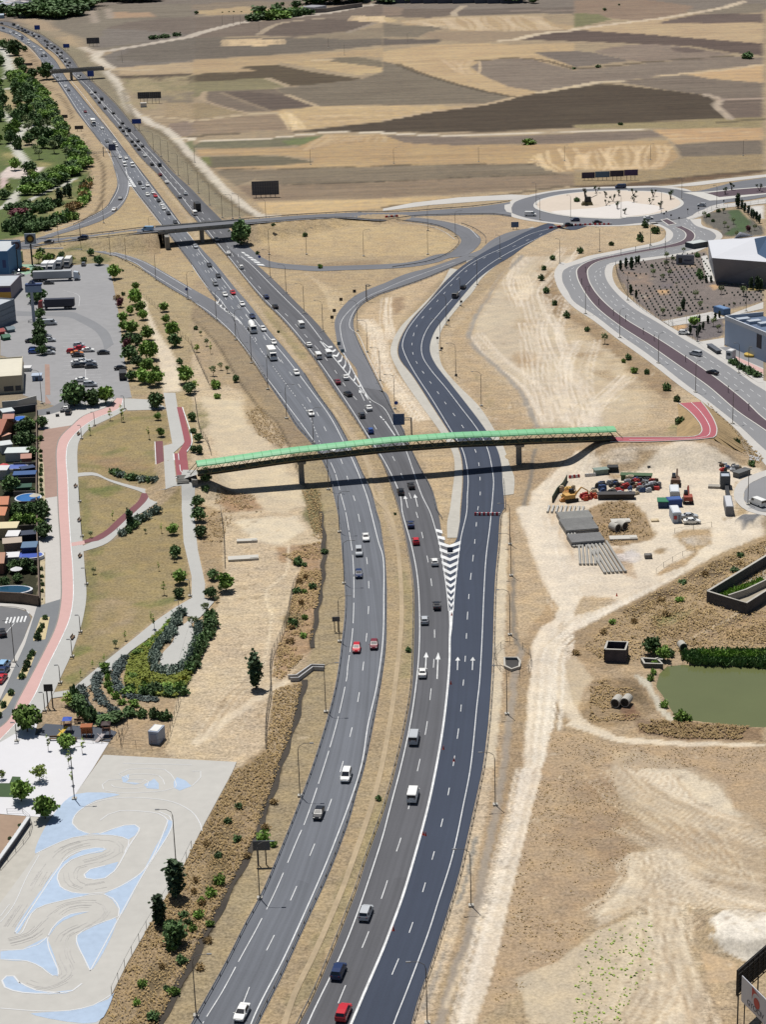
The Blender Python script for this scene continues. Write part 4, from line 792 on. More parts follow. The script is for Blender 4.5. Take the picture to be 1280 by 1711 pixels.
for x_,y_ in((brl,0),(brr,-1)):
 i_=min(sel,key=lambda i:abs(eno[i].x-x_));p=(eno[i_]+eso[i_])/2;am=MB();am.box((p.x,p.y,2.7),(22,1.8,5.3),rz);am.build('abutment',M_concd,ov)

 # ---- far second overpass
fo=empty('road_bridge',(0,0,0),0,'distant concrete overpass crossing the freeway beside a dark round tree','bridge')
fa,fb=at(84,121,6),at(172,115,6);t_=(fb-fa).normalized();n_=Vector((-t_.y,t_.x,0))*3.2;u=Vector((0,0,1.2))
m_=MB();m_.box(((fa.x+fb.x)/2,(fa.y+fb.y)/2,6),((fb-fa).length,6.4,1.2),math.atan2(t_.y,t_.x));m_.build('deck',M_concd,fo)
for k in(-1,1):
 m_=MB();c_=(fa+fb)/2+n_*k*.94;m_.box((c_.x,c_.y,7.1),((fb-fa).length,.3,1.0),math.atan2(t_.y,t_.x));m_.build('parapet',M_concd,fo)
p=at(119,133,0);m_=MB();m_.box((p.x,p.y,2.7),(1.2,5,5.4),math.atan2(t_.y,t_.x));m_.build('pier',M_concd,fo)

# ---- roundabout, avenue
def Wc(s,st=3):return cr(W_(s),st,True)
RBO='Q 190,470 200,420 240,370 400,320 640,275 900,255 1180,245 | R 0,245 200,240 400,252 600,290 720,345 770,395 740,430 640,470 560,520 430,540 300,560 100,572 | Q 1200,590 1000,590 800,580 640,570 480,552 320,520'
sheet('roundabout_sidewalk',Wc('Q 130,440 150,395 230,345 380,305 640,262 900,240 1180,232 | R 0,230 250,225 520,250 680,310 900,330 860,420 700,500 560,545 430,560 300,578 100,590 | Q 1200,600 1000,602 800,595 640,585 480,566 300,540 180,505'),.02,M_walk)
sheet('roundabout_road',Wc(RBO),.05,M_ramp)
isl=Wc('Q 400,400 460,355 640,310 900,280 1279,270 | R 0,275 150,275 330,290 470,340 520,390 480,430 400,460 250,495 100,515 0,520 | Q 1200,535 1000,532 800,520 640,500 500,470 420,440')
cen_=sum(isl,Vector())/len(isl);isl_in=[cen_+(p-cen_)*.955 for p in isl]
sheet('roundabout_kerb',isl,.04,M_kerb,.12);sheet('roundabout_gravel',isl_in,.05,M('island_gravel',(222,208,192),nz=.05,ns=.4),.13)
sheet('roundabout_gravel_light',cr(W_('Q 560,470 760,450 1000,430 1279,370 | R 80,390 250,410 330,440 200,490 0,512 | Q 1200,528 1000,524 800,512 660,495'),3,True),.19,M('island_gravel_light',(232,226,220),nz=.04,ns=.4))
AVL='R 250,560 400,640 420,690 380,740 300,770 0,830 | Q 1100,870 960,900 840,946 | G 1279,60 1215,90 1200,160 1240,240 | H 0,305 130,390 300,520 500,660 700,820 900,970 1100,1130 1262,1280 1500,1480'
AVR='R 560,520 640,600 760,640 820,700 700,780 480,850 200,890 0,915 | S 0,195 | S -40,240 -30,330 60,450 200,570 400,690 620,830 780,920 1000,1060 1200,1200 | H 1262,890 1500,1060'
SWL='R 200,575 330,620 350,690 300,740 200,765 0,805 | Q 1100,840 900,880 700,946 | G 1200,40 1150,100 1155,170 1200,260 | H 0,345 130,432 300,562 500,705 700,862 900,1005 1080,1155 1240,1350 1500,1640'
SWR='R 680,530 700,600 830,640 880,700 800,760 600,850 300,900 20,940 | S 60,200 20,260 50,380 180,500 420,670 500,720 720,840 860,930 1000,1020 1200,1160 | H 1262,830 1500,980'
band('avenue_sidewalk',W_(SWL),W_(SWR),.02,M_walk)
band('avenue_road',W_(AVL),W_(AVR),.05,M_ave)
ML='R 440,610 510,640 545,680 520,730 450,760 300,795 0,850 | S 0,140 | H 120,30 30,80 22,130 60,220 150,340 300,460 500,590 700,730 900,870 1100,1040 1262,1150 1500,1320'
MR='R 500,605 590,650 618,690 590,740 500,780 300,815 0,868 | H 165,35 95,80 88,140 130,230 220,330 350,430 550,550 750,680 950,820 1150,980 1262,1085 1500,1250'
ml,mr=W_('R 440,610 510,640 545,680 520,730 450,760 300,795 0,850 | H 120,30 30,80 22,130 60,220 150,340 300,460 500,590 700,730 900,870 1100,1040 1262,1150 1500,1320'),W_(MR)
band('median_kerb',offs(cr(ml,3),-.45),offs(cr(mr,3),.45),.14,M_kerb);band('median_gravel',ml,mr,.17,M_median)
sheet('median_gravel',W_('R 315,545 365,538 440,578 380,590'),.17,M_median);sheet('median_kerb',W_('R 300,543 368,530 455,580 375,598'),.14,M_kerb)
# road east of the roundabout
ribbon('road_east',W_('R 440,255 600,280 800,240 1000,190 1280,150 1500,120'),W_('R 640,470 780,410 900,385 1100,360 1280,330 1500,300'),.054,M_ramp)
ribbon('sidewalk_east',W_('R 0,240 400,222 600,195 900,160 1280,120 1500,95'),W_('R 0,247 400,235 620,225 900,190 1280,145 1500,120'),.06,M_walk)
sheet('traffic_island',W_('R 510,290 680,282 860,330 1280,285 1500,262 1500,275 1280,305 840,360 760,365 700,345 600,310'),.10,M_kerb);sheet('traffic_island',W_('R 640,285 760,280 1000,255 1280,235 1500,215 1500,222 1280,242 760,292'),.12,M_kerb)
sheet('median_gravel',W_('R 735,293 1000,262 1280,240 1500,220 1500,275 1280,295 1000,318 850,332'),.13,M_median)
ribbon('sidewalk_south_east',W_('R 540,525 650,480 760,420 900,395 1100,372 1280,345 1500,320'),W_('R 560,540 690,500 760,455 900,430 1100,410 1280,390 1500,370'),.075,M_walk)
sheet('splitter_island',W_('Q 130,440 130,405 190,392 200,480 150,470'),.12,M_walk)
sheet('splitter_path',W_('C 0,1395 200,1355 500,1320 860,1300 990,1305 930,1335 880,1335 700,1342 300,1372 0,1410'),.03,M_walk)
# side entrances on the right
sheet('entrance_pavement',W_('S 430,675 840,595 930,640 1262,515 1262,570 950,640 940,650 500,715'),.065,M_walk);sheet('entrance_pavement',W_('S 720,845 940,810 940,880 1010,900 1262,1010 1262,1180 1220,1180 900,960 780,900'),.062,M_walk)
sheet('service_road',W_('S 900,890 1010,880 1262,980 1262,1060 1030,960'),.068,M_ave);sheet('service_path_red',W_('S 1030,960 1262,1070 1262,1110 1040,990'),.075,M_pink)
ribbon('street_corner_sidewalk',W_('U 1290,125 1200,155 1120,200 1092,260 1100,310 1140,350 1190,380 1290,400'),W_('U 1330,150 1290,160 1190,205 1155,250 1150,300 1180,345 1230,370 1290,380'),.06,M_walk)
sheet('street_corner',W_('U 1330,150 1290,160 1190,205 1155,250 1150,300 1180,345 1230,370 1330,380'),.05,M_ave)
# red path on the mound at the right bridge end
def atz(s,zf):
 return[at(p[0],p[1],p[2])for p in px(s)]
rp1=atz('H 240,1212,5.05 500,1212,5.05 800,1208,5.05 850,1180,4.6 850,1140,4.2 810,1080,3.2 760,1030,1.6 700,985,.15',0);rp2=atz('H 240,1242,5.05 500,1242,5.05 850,1225,5.05 930,1215,4.9 955,1170,4.6 940,1110,4.2 900,1040,3.0 850,975,.15',0)
ribbon('red_path',rp1,rp2,.12,M('red_path',(184,96,106),nz=.06,ns=.7),zfun=True,step=2)
mpth=MB();wallstrip(mpth,cr(rp1,2),.14,.3,.06);tag(mpth.build('path_kerb',M_kerb),kind='structure');mpth=MB();wallstrip(mpth,cr(rp2,2),.14,.3,.06);tag(mpth.build('path_kerb',M_kerb),kind='structure')
midp=[a_.lerp(b_,.55)for a_,b_ in zip(resample(cr(rp1,2),60),resample(cr(rp2,2),60))]
mark(midp[4:],.18,None,zoff=.14);
# slopes under that path where it climbs above the mound
def skirt(name,P_,side,mat):
 m=MB();P_=cr(P_,2)
 for i in range(len(P_)-1):
  a_,b_=P_[i],P_[i+1];t_=(b_-a_).normalized();n_=Vector((-t_.y,t_.x,0)).normalized()*side
  oa=a_+n_*(a_.z*1.6+.3);ob=b_+n_*(b_.z*1.6+.3);oa.z=ob.z=-.1;a2=a_+Vector((0,0,.08));b2=b_+Vector((0,0,.08))
  m.quad(a2,b2,ob,oa)if side>0 else m.quad(a2,oa,ob,b2)
 tag(m.build(name,mat),kind='structure')
skirt('path_bank',rp1[2:],1,M_bank);skirt('path_bank',rp2[2:],-1,M_bank)
ribbon('gravel_chute',W_('H 930,1210 1000,1240 1080,1290 1180,1330 1240,1345'),W_('H 900,1225 960,1270 1050,1325 1150,1355 1240,1375'),.05,M('chute_gravel',(188,190,194),nz=.2,ns=1))
# concrete verge slabs beside the new road
def slab(sa,sb):ribbon('concrete_verge',W_(sa),W_(sb),.022,M_conc)
slab('K 515,170 515,60 | G 515,1711 530,1500 525,1370 500,1280 435,1170 325,1000 195,800 110,690 95,630 115,550 185,430 295,310 395,190 500,90','K 430,170 430,60 | G 445,1711 460,1600 480,1400 460,1300 380,1170 250,990 120,800 50,650 60,580 120,470 250,340 380,200 450,80')
slab('G 800,1600 800,1500 790,1380 760,1280 680,1150 560,990 450,850 350,720 315,640 320,570 360,480 440,380 540,260 640,150 760,60 860,0','G 875,1590 880,1480 850,1400 810,1280 740,1150 640,1000 500,860 400,740 375,640 390,500 480,370 600,240 660,150 790,40 900,-20')
slab('G 560,40 660,-10 | C 760,1640 900,1575 1020,1525','G 540,35 640,-20 | C 740,1630 880,1565 1000,1515')

# ================================================================ PATHS AND PAVING ON THE LEFT
z0=.03
sheet('car_park_surface',W_('V 300,330 560,345 830,320 965,330 1005,500 1060,800 1110,1200 1165,1493 | E 880,945 755,955 600,1010 480,1060 250,1060 | W 530,230 780,160 | V 200,1493 210,1200 0,1140 0,1000 -200,900 -200,330'),.02,M_park)
sheet('service_yard',W_('V 90,330 300,330 300,345 290,400 110,460'),.024,M('yard_green',(150,186,160),nz=.06,ns=.5))
ribbon('street_bend',W_('W 520,215 640,205 760,160 900,80 1000,20'),W_('W 540,290 700,290 850,250 941,200 1080,120'),.03,M('asphalt_plain',(124,126,130),nz=.08,ns=.4))
sheet('white_pavement',W_('W 560,300 700,280 941,210 | E 480,1000 600,975 740,955 800,955 740,1010 600,1070 480,1130 305,1160 | W 560,500'),.04,M_walk)
sheet('brown_pavers',W_('E 265,1270 290,1160 470,1132 400,1215 375,1300 380,1500 385,1605 300,1618 290,1400'),.045,M_brownpave)
sheet('white_pavement',W_('E 300,1618 385,1605 385,1711 | I 390,0 400,200 405,400 405,580 300,612 300,270 250,280 240,150 320,0 | E 320,1711'),.04,M_walk)
sheet('slate_pavement',W_('I 405,580 240,630 150,900 0,1250 -60,1380 -60,1500 40,1400 100,1290 190,1120 290,930 370,760 403,640'),.035,M_slate)
sheet('planter_soil',W_('I 268,705 330,700 300,850 220,862 218,840'),.06,M('planter_sand',(214,196,152),nz=.1,ns=1));sheet('planter_soil',W_('I 190,945 242,930 170,1110 108,1115'),.06,MATS['planter_sand']);sheet('planter_soil',W_('I 40,1210 100,1205 40,1310 -20,1360 -30,1320'),.06,MATS['planter_sand']);sheet('street_pavement',W_('I -60,600 245,628 165,880 0,1245 -80,1400 -80,1000 0,1150 150,860 215,700 180,660 100,640 -60,625'),.05,M_walk)
sheet('street_surface',W_('I -60,625 100,640 180,665 205,710 150,860 0,1150 -200,1400 -200,640'),.02,M('asphalt_street',(118,119,122),nz=.08,ns=.5))
PK_L='E 775,948 720,1005 560,1065 480,1130 400,1210 375,1290 380,1500 387,1711 | I 400,200 405,400 405,580 370,760 290,930 190,1120 120,1250 40,1400 -80,1490'
PK_R='E 822,952 790,1020 640,1085 540,1150 460,1240 440,1330 450,1500 457,1711 | I 470,200 485,400 485,590 460,720 395,870 310,1040 225,1230 120,1390 -40,1560'
PG_R='E 840,1030 720,1090 600,1150 530,1230 515,1300 520,1500 530,1711 | I 550,200 565,400 575,560 550,720 510,850 470,960 400,1110 350,1220 300,1310 200,1420'
ribbon('pink_path',W_(PK_L),W_(PK_R),.055,M_pink,2);ribbon('grey_path',W_(PK_R),W_(PG_R),.05,M_grpath,2)
mark(PK_R,.22,z=.075);mark(PK_L,.3,z=.07,mb=PAINT.setdefault('path_edge',MB()))
sheet('pink_path_link',W_('I 470,205 560,190 565,215 475,228'),.065,M_pink)
sheet('ramp_slab',W_('E 830,950 1010,960 1105,1010 1100,1025 850,1032 825,1000'),.045,M_grpath)
sheet('straight_path',Wg('E 1090,915 1170,915 1185,1010 1232,1250 1155,1320 1180,1540 1285,1540 | F 0,1530 30,1560 10,1711 | J 15,0 40,250 90,480 85,570 150,600 60,700 -20,760 -90,1000 -100,1010 | I 1279,700 1210,690 1100,770 870,930 720,1080 560,1180 480,1225 340,1245 360,1205 470,1190 650,1040 850,880 1020,740 1180,630 1279,575 1279,430 1225,200 1215,0 | E 1212,1711 1215,1600 1110,1605 1040,1570 1105,1560 1090,1270 1150,1255 1110,1030'),.10,M_grpath,drape=True)
ribbon('curved_path',W_('E 515,1450 620,1445 720,1488 900,1540 1040,1570 1110,1575'),W_('E 515,1475 620,1465 740,1510 930,1572 1000,1600 1110,1605'),.046,M_grpath,2)
ribbon('garden_path',W_('E 1000,1590 900,1700 | I 820,50 740,120 640,185 550,225'),W_('E 1110,1600 1000,1680 | I 890,40 800,130 700,215 555,262'),.044,M_grpath,2)
ribbon('dark_red_path',W_('E 945,1585 920,1640 850,1700 | I 780,50 700,125 630,165 550,190'),W_('E 1000,1585 980,1630 900,1711 | I 840,50 740,140 650,192 552,208'),.06,M_darkred,2)
sheet('dark_red_path',W_('E 1035,1240 1085,1235 1105,1560 1050,1556'),.066,M_darkred);mark('E 1033,1240 1048,1556',.25,z=.075)
sheet('red_ramp',Wg('E 1180,1012 1216,1012 1279,1250 1245,1310 1255,1400 1260,1484 1180,1488 1160,1322 1190,1320 1232,1242'),.16,M_red,drape=True)
for q_,w_ in(('E 1218,1012 1281,1250 1248,1310',.3),('E 1190,1322 1200,1400 1215,1450 1255,1460',.22),('E 1158,1322 1178,1488',.35)):mark(Wg(q_),w_,zoff=.2)
st=MB()
for k in range(9):
 a_,b_=atg(*px('E 1182,%d'%(1490+k*5.5))[0]),atg(*px('E 1262,%d'%(1486+k*5.5))[0])
 st.box(((a_.x+b_.x)/2,(a_.y+b_.y)/2,(a_.z+b_.z)/2+.08+.05*(9-k)),((b_-a_).length,.5,.16+.1*(9-k)),math.atan2((b_-a_).y,(b_-a_).x))
tag(st.build('concrete_steps',M_concd),'grey concrete steps at the foot of the red ramp','steps')
sheet('viewpoint_paving',cr(W_('I 1190,765 1240,740 1279,700 | J 0,760 20,780 0,900 | I 1250,1000 1120,1055 1075,1030 1080,950 1150,870'),1.5,True),.05,M_grpath)
PLZ='I -60,1510 20,1480 100,1420 250,1400 230,1490 470,1510 725,1540 | M 620,0 500,175 330,330 190,320 0,305 -60,300'
sheet('plaza',W_(PLZ),.042,M_plaza);sheet('concrete_walk',W_('M 190,322 400,335 240,575 0,900 -60,980 -60,720 0,650 180,380'),.046,M_conc)
sheet('plaza_lawn',W_('M 60,100 80,55 135,58 130,105 192,108 140,195 0,192 -60,190 -60,100'),.07,M('turf',(62,90,50),nz=.15,ns=2));sheet('sand_court',W_('M -60,305 185,322 180,345 0,590 -60,650'),.055,M('sand_court',(172,146,124),nz=.1,ns=1))
M_karc=M('karting_concrete',(204,202,196),nz=.07,ns=.5,ns2=.06)
sheet('karting_slab',W_('I 690,1622 | J 300,1670 | N 270,30 80,380 0,540 | M 1180,740 1040,975 850,1300 740,1520 620,1790 -300,1790 -60,990 0,900 240,575 500,175 625,0'),.06,M_karc)
M_kblue=M('court_paint_blue',(186,206,230),nz=.10,ns=.8);kb=MB()
KB=['M 500,175 800,178 640,215 520,290 482,370 520,410 600,440 480,465 340,520 235,572','M 590,440 700,430 760,405 830,380 900,380 932,400 900,450 860,475 780,450 690,445','M 405,640 470,590 560,545 640,530 712,540 680,560 560,580 470,610 390,700 380,750 400,790 480,830 600,840 440,880 240,935 110,1110 95,1100 260,830 370,680',
'M 560,720 600,675 700,650 790,625 760,690 700,735 630,745 580,740','M 870,745 940,700 1040,520 1120,380 1110,340 1152,355 1140,410 960,700 800,985 790,940 750,880 690,842 780,800','M 345,1080 400,1010 470,975 590,960 500,985 420,1020 370,1060 320,1130','M 520,1110 640,1050 770,1000 600,1355 560,1270 505,1170',
'M 0,1225 150,1210 310,1130 340,1200 380,1320 385,1390 350,1385 280,1330 180,1290 0,1280','M 10,1430 30,1395 80,1388 130,1430 200,1475 320,1500 500,1480 440,1505 200,1505 40,1470','M 760,1500 740,1560 640,1700 200,1640 420,1625 600,1590 720,1545','M 810,60 860,40 860,75 840,90 940,100 900,110 820,95','M 960,110 1030,70 1060,140 980,135','M 1160,130 1180,60 1279,120 1200,150']
for s_ in KB:flatpoly(cr(W_(s_),2,True),.075,kb)
kl=MB()
KL=[('M 235,572 340,520 480,465 650,447 760,450 860,480 830,560',.2),('M 600,440 520,410 482,370 520,290 640,225 800,198 1000,202 1150,225 1279,290 | N 60,380 70,420',.2),('M 665,350 720,310 800,285 960,290 1060,305 1120,350 1110,380 940,700 700,830 600,838 480,830 400,790 380,740 400,680 480,610 600,570 700,545 690,530 560,545 450,590 380,680 95,1105',.22),
('M 1060,290 1130,320 1152,360 1130,430 960,700 600,1355',.2),('M 660,440 740,410 830,382 900,378 930,400 860,520 760,690 700,735 630,745 570,735 560,710 600,675 700,650',.26),('M 95,1100 130,1110 240,940 440,880 690,842 750,870 795,940 790,990 680,1030 560,1080 510,1120 520,1190 560,1270 600,1355',.2),
('M 590,958 470,975 380,1030 320,1120 320,1190 360,1290 388,1380 350,1388 280,1335 180,1290 0,1278',.2),('M 0,1218 150,1212 250,1180 320,1120',.2),('M 130,1440 90,1390 40,1390 10,1420 30,1465 150,1500 330,1505 480,1490 545,1440',.3),('M 0,1605 280,1625 460,1620 620,1585 740,1515',.2),('M 125,1430 240,1485 400,1500',.26),
('M 690,140 680,110 720,80 850,70 790,40 850,10 1100,10 1140,40 1170,130 1100,150 800,165 700,150',.16),('M 740,110 760,125 900,135 980,120 990,90 960,75 860,75 840,50 900,40 1060,50 1100,110',.16),('M 810,95 940,100 960,85',.14),('M 0,1030 80,930 180,720 260,580',.14),('M 60,910 0,990',.14),('N 0,20 60,20 60,60 0,120',.16),('I 820,1680 1279,1690',.16)]
for s_,w_ in KL:mark(s_,w_,z=.09,mb=kl)
kt=tag(kb.build('court_paint',M_kblue),kind='structure');tag(kl.build('court_lines',M('court_line_white',(228,230,232),rough=.6)),kind='structure')
tag(PAINT.pop('path_edge').build('path_edging',M_concd),kind='structure')
mb=MB()
M_tyre=M('tyre_scuff',(195,193,190),nz=.2,ns=1)
# scuffed racing line
for s_ in('M 60,1060 180,880 330,640 430,540 600,490 760,500 780,560 650,620 500,660 480,740 560,790 700,770','M 60,1160 200,1120 330,1000 450,920 620,905 690,960 600,1040 440,1120 420,1240 460,1380 300,1460 180,1430'):
 for o_ in(-1.3,-.9,-.4,.2,.6,1.1):mark(s_,.12,(3+random.random()*6,9+random.random()*5),z=.082+o_*.001,mb=mb,off=o_+random.uniform(-.2,.2))
tag(mb.build('tyre_marks',M_tyre),kind='structure')

# ================================================================ ROAD MARKINGS
mark('Z 285,1800 N 100,1660 200,1500 330,1260 440,1060 560,820 720,445 750,380 865,50 | J 970,1410 1040,1090 1043,1040 1075,810 1085,540 1078,300 1050,110 1030,0 | F 1000,1600 960,1450 930,1380',.15,(14,16));
mark('Z 395,1800 N 400,1700 620,1260 740,1000 950,510 1130,0 | J 1180,1420 1240,1150 1279,850 | K 5,560 0,300 | J 1250,200 1200,0 | F 1170,1600 1080,1370 1010,1230 930,1080 800,900 640,690 480,500 330,310 180,120 60,-20 | A 1279,1590 1200,1500 1085,1350 955,1180 835,1010 725,860 625,730 525,600 460,525',.2)
mark('N 290,1711 416,1392 585,1048 730,725 855,424 954,150 | J 1040,1570 1097,1335 1135,1120 1160,922 1178,735 1185,560 1180,395 1160,240 1130,90 1100,-50 | F 1060,1540 1010,1390 960,1280 905,1180 850,1070 790,970 730,880 665,790 600,700 540,610 480,540 400,440 320,350 220,230 110,100 20,-30',.15,(5,16.3),start=12)
mark('Z 480,1800 N 780,1700 1000,1240 1100,990 1200,700 | O 2,440 38,300 75,160 112,20 | K 175,1450 215,1200 240,950 245,700 230,430 190,220 130,0 | G 115,1600 20,1390 | F 1180,1200 1080,1040 980,890 870,730 740,560 620,420 490,290 350,130 245,0 | B 120,1560 | A 1200,1300 1100,1180 980,1035 870,920 760,790 650,655',.2)
mark('N 980,1570 1030,1450 1140,1200 1185,1090 | O 0,840 90,556 120,465 | K 285,1470 320,1200 340,1000 345,800 325,480 300,320 265,160 225,10 | G 140,1500 80,1370 | F 1250,1180 1190,1080 1120,980 1050,900 940,740 860,640 760,530 650,410 560,320 400,150 300,30',.15,(5,16.3))
mark('Z 549,1800 N 1070,1700 1170,1465 | O 0,1210 50,1080 130,860 220,560 300,260 353,10 | K 400,1450 430,1200 445,1000 447,850 452,720',.42,z=.07)
flatpoly([Vector(p)for p in W_('K 441,660 470,660 462,780 450,860 445,780')],.075)
mark('K 440,660 430,560 410,400 385,240 350,110 315,0 | G 260,1600 200,1430 150,1290 80,1150 0,1010 | F 1200,960 1110,820 1050,720',.18,z=.062);mark('K 470,660 480,520 495,380 520,180 560,0 | G 565,1600 570,1500 560,1400 530,1290 440,1140 330,960 200,760 140,640 130,590 160,500 240,390 340,280 450,170 560,70 680,0 | C 820,1650 1000,1560 1150,1520',.18,z=.062)
mark('Z 628,1800 O 75,1700 150,1510 230,1300 310,1080 370,890 450,640 490,480 535,260 585,0 | K 630,1280 645,1150 655,1000 665,800 675,550 690,300 715,100 725,0 | G 735,1600 740,1500 725,1390 700,1290 640,1170 520,1010 420,880 320,760 265,670 260,580 300,480 380,380 480,270 590,160 680,80 800,0 | C 1000,1610 1150,1545 1240,1525',.18,z=.062)
mark('O 60,1380 175,1100 255,860 320,640 380,420 425,230 465,10 | K 490,1560 515,1380 530,1220 545,1060 555,900 565,700 580,500 600,330 620,140 632,0 | G 650,1600 650,1500 640,1380 610,1280 540,1150 490,1080 430,1000 380,930 300,820 230,720 200,650 195,580 230,460 310,360 400,260 480,170 570,90 700,0 | C 890,1640 1000,1590 1120,1540',.15,(3.5,12.5),z=.062)
# chevrons at the gore of the two roads
for k in range(13):
 y=120+k*44;xl=350+k*7.2 if y>100 else 350;xr=520-(y-200)*.125 if y>190 else None
 L0=352+(y-110)*.176;R0=523-(y-190)*.115
 if y<200:
  q=px('K %f,%f %f,%f %f,%f %f,%f'%(L0,y-8,min(L0+40+(y-110)*.2,440),y+2,min(L0+44+(y-110)*.2,440),y+24,L0+4,y+10))
  flatpoly([at(*p_)for p_ in q],.064)
 else:
  mx=(L0+R0)/2;
  flatpoly([at(*p_)for p_ in px('K %f,%f %f,%f %f,%f %f,%f'%(L0,y-14,mx,y+12,mx,y+32,L0+3,y+8))],.064);flatpoly([at(*p_)for p_ in px('K %f,%f %f,%f %f,%f %f,%f'%(mx,y+12,R0,y-16,R0-2,y+6,mx,y+32))],.064)
  # chevrons of the entry ramp and of the merge on the left carriageway
def chev(La,Ra,n,tw,f0=0.0):
 a0,a1=La;b0,b1,b2=Ra
 for k in range(n):
  f=f0+(1-f0)*k/n;x0,y0=a0[0]+(a1[0]-a0[0])*f,a0[1]+(a1[1]-a0[1])*f
  g_=f*2;x1,y1=(b0[0]+(b1[0]-b0[0])*g_,b0[1]+(b1[1]-b0[1])*g_)if g_<1 else(b1[0]+(b2[0]-b1[0])*(g_-1),b1[1]+(b2[1]-b1[1])*(g_-1))
  mx,my=(x0+x1)/2+tw*.6,(y0+y1)/2+tw*1.6*(1-f)
  for q in(((x0,y0),(mx,my),(mx+tw*.4,my+tw),(x0+tw*.5,y0+tw)),((mx,my),(x1,y1),(x1+tw*.3,y1+tw),(mx+tw*.4,my+tw))):flatpoly([at(320+u/4,428+v/4)for u,v in q],.06)
chev(((872,572),(1185,960)),((940,600),(1040,690),(1185,960)),9,11)
mark('F 860,570 960,690 1060,810 1130,890 1190,970',.3,z=.06);mark('F 1010,640 1040,690 1090,790 1140,880 1190,970',.25,z=.06);mark('F 1190,970 1279,1090 | G 0,1090 80,1200',.3,(1,2),z=.06)
chev(((150,300),(345,465)),((185,285),(250,370),(350,465)),7,9)
mark('F 150,300 230,370 290,410 350,470',.3,z=.06);mark('F 0,60 60,150 120,225 190,290 250,370 300,410 350,470',.2,z=.06)
mark('F 350,470 480,650 560,760 680,920 760,1020 840,1200 890,1350',.15,(1.2,3),z=.06)
mark('F 0,300 100,360 240,480 370,630 460,760 560,890 650,1010 740,1130 820,1240',.18,z=.06)
for k in range(6):
 f=k/5;x0,y0=402+f*26,421+f*20;flatpoly([at(*p_)for p_ in((x0,y0),(x0+5+f*6,y0+.5),(x0+9+f*6,y0+3.2),(x0+3,y0+2.2))],.06)
mark('F 330,0 400,60 500,160 620,280 760,420 870,560',.2,z=.06)
flatpoly([at(*p_)for p_ in px('A 834,1140 850,1160 860,1190 846,1172')],.06)
for k in range(5):flatpoly([at(*p_)for p_ in px('A %d,%d %d,%d %d,%d %d,%d'%(858,1180+k*14,872+k*8,1192+k*12,876+k*8,1202+k*12,860,1190+k*14))],.062)
mark('A 700,985 760,1100 780,1170 790,1250 760,1320 700,1395 600,1450 450,1505 300,1550',.18,z=.06);mark('A 770,985 810,1060 845,1150 855,1240 830,1330 760,1400 650,1455 500,1515 300,1570',.18,z=.06);mark('A 880,1250 970,1370 1090,1520',.18,z=.06)
mark('A 700,985 620,880 520,740 430,600 350,490',.2,z=.06);mark('A 330,470 240,370 150,285 60,225',.2,z=.06);mark('A 650,820 720,910 800,1010',.15,(5,16),z=.06);mark('A 640,900 560,790 470,660',.15,(5,16),off=-4,z=.06)
mark('A 1240,1300 1140,1190 1000,1030 900,930 780,800 650,665 560,570 470,490 400,400 300,310',.2,off=-1.2,z=.06)
for f_ in(.36,.64):
 mark(interp_edges(W_(LLu),W_(LRu),f_),.15,(5,16.3),z=.06);
for f_ in(.3,.55):
 P_=interp_edges(W_('F 235,0 | B 90,1550 20,1460 | '+RL[RL.index('A 1279'):]),W_('F 380,10 '+RR[RR.index('B 380'):]),f_);mark(P_,.15,(5,16.3),z=.06)
for s_ in('C 100,1490 280,1505 400,1545 480,1600','C 0,1440 200,1450 400,1475 560,1520 640,1590'):mark(s_,.2,z=.07)
mark(interp_edges(W_(AVL),W_(ML.replace('| S 0,140 ','')),.5),.15,(2.5,7),z=.07);mark(interp_edges(W_(MR),W_(AVR),.36),.15,(2.5,7),z=.07);mark(interp_edges(W_(MR),W_(AVR),.68),.15,(2.5,7),z=.07)
mark('V 200,165 450,162 700,170 880,195 1040,230 1180,270 1279,310 | E 1100,120 1279,225',.18,z=.06);mark('V 200,188 450,183 700,188 880,212 1040,250 1200,315 | E 960,85 1279,280',.18,z=.06)
mark('F 1030,640 1000,530 1000,440 1060,360 1160,280 1279,225 | G 100,180 300,105 480,40',.16,z=.06);mark('F 1279,880 1170,650 1110,520 1060,480 1080,380 1160,300 1279,245',.16,z=.06)
def arrow(x,y0,y1,dx=0,w=.18,head=.55):
 a_,b_=at(x,y0,0),at(x+dx,y1,0);t_=(b_-a_).normalized();n_=Vector((-t_.y,t_.x,0));L=(b_-a_).length;h=L*.28
 c_=b_-t_*h;z_=.066
 flatpoly([a_+n_*w/2,c_+n_*w/2,c_-n_*w/2,a_-n_*w/2],z_);flatpoly([c_+n_*head,b_,c_-n_*head],z_)
arrow(711,1122,1090,1.5,.25);arrow(730.5,1135,1090,2,.25);arrow(764.5,1120,1098,.7);arrow(789.5,1120,1098,1);arrow(681.5,849,828,-5);arrow(698,847,826,-5)
arrow(609,670,651,-9)
tag(PAINT['road_marking'].build('road_marking',M_white),kind='structure')
pl=MB()
for k in range(14):a_,b_=at(*px('V %d,%d'%(560+0*k,960+k*34))[0]),at(*px('V %d,%d'%(760,958+k*34))[0]);mark([a_,b_],.12,z=.04,mb=pl)
for k in range(12):a_,b_=at(*px('V %d,%d'%(770,1170+k*24))[0]),at(*px('V %d,%d'%(900,1168+k*24))[0]);mark([a_,b_],.12,z=.04,mb=pl)
mark('V 760,1160 760,1420',.14,z=.045,mb=pl);mark('V 560,560 690,600 700,700',.12,z=.045,mb=pl)
for k in range(6):
 q=px('X %d,%d %d,%d %d,%d %d,%d'%(60+k*50,1560-k*4,90+k*50,1480-k*4,112+k*50,1484-k*4,84+k*50,1566-k*4));flatpoly([at(*p_)for p_ in q],.06,pl)
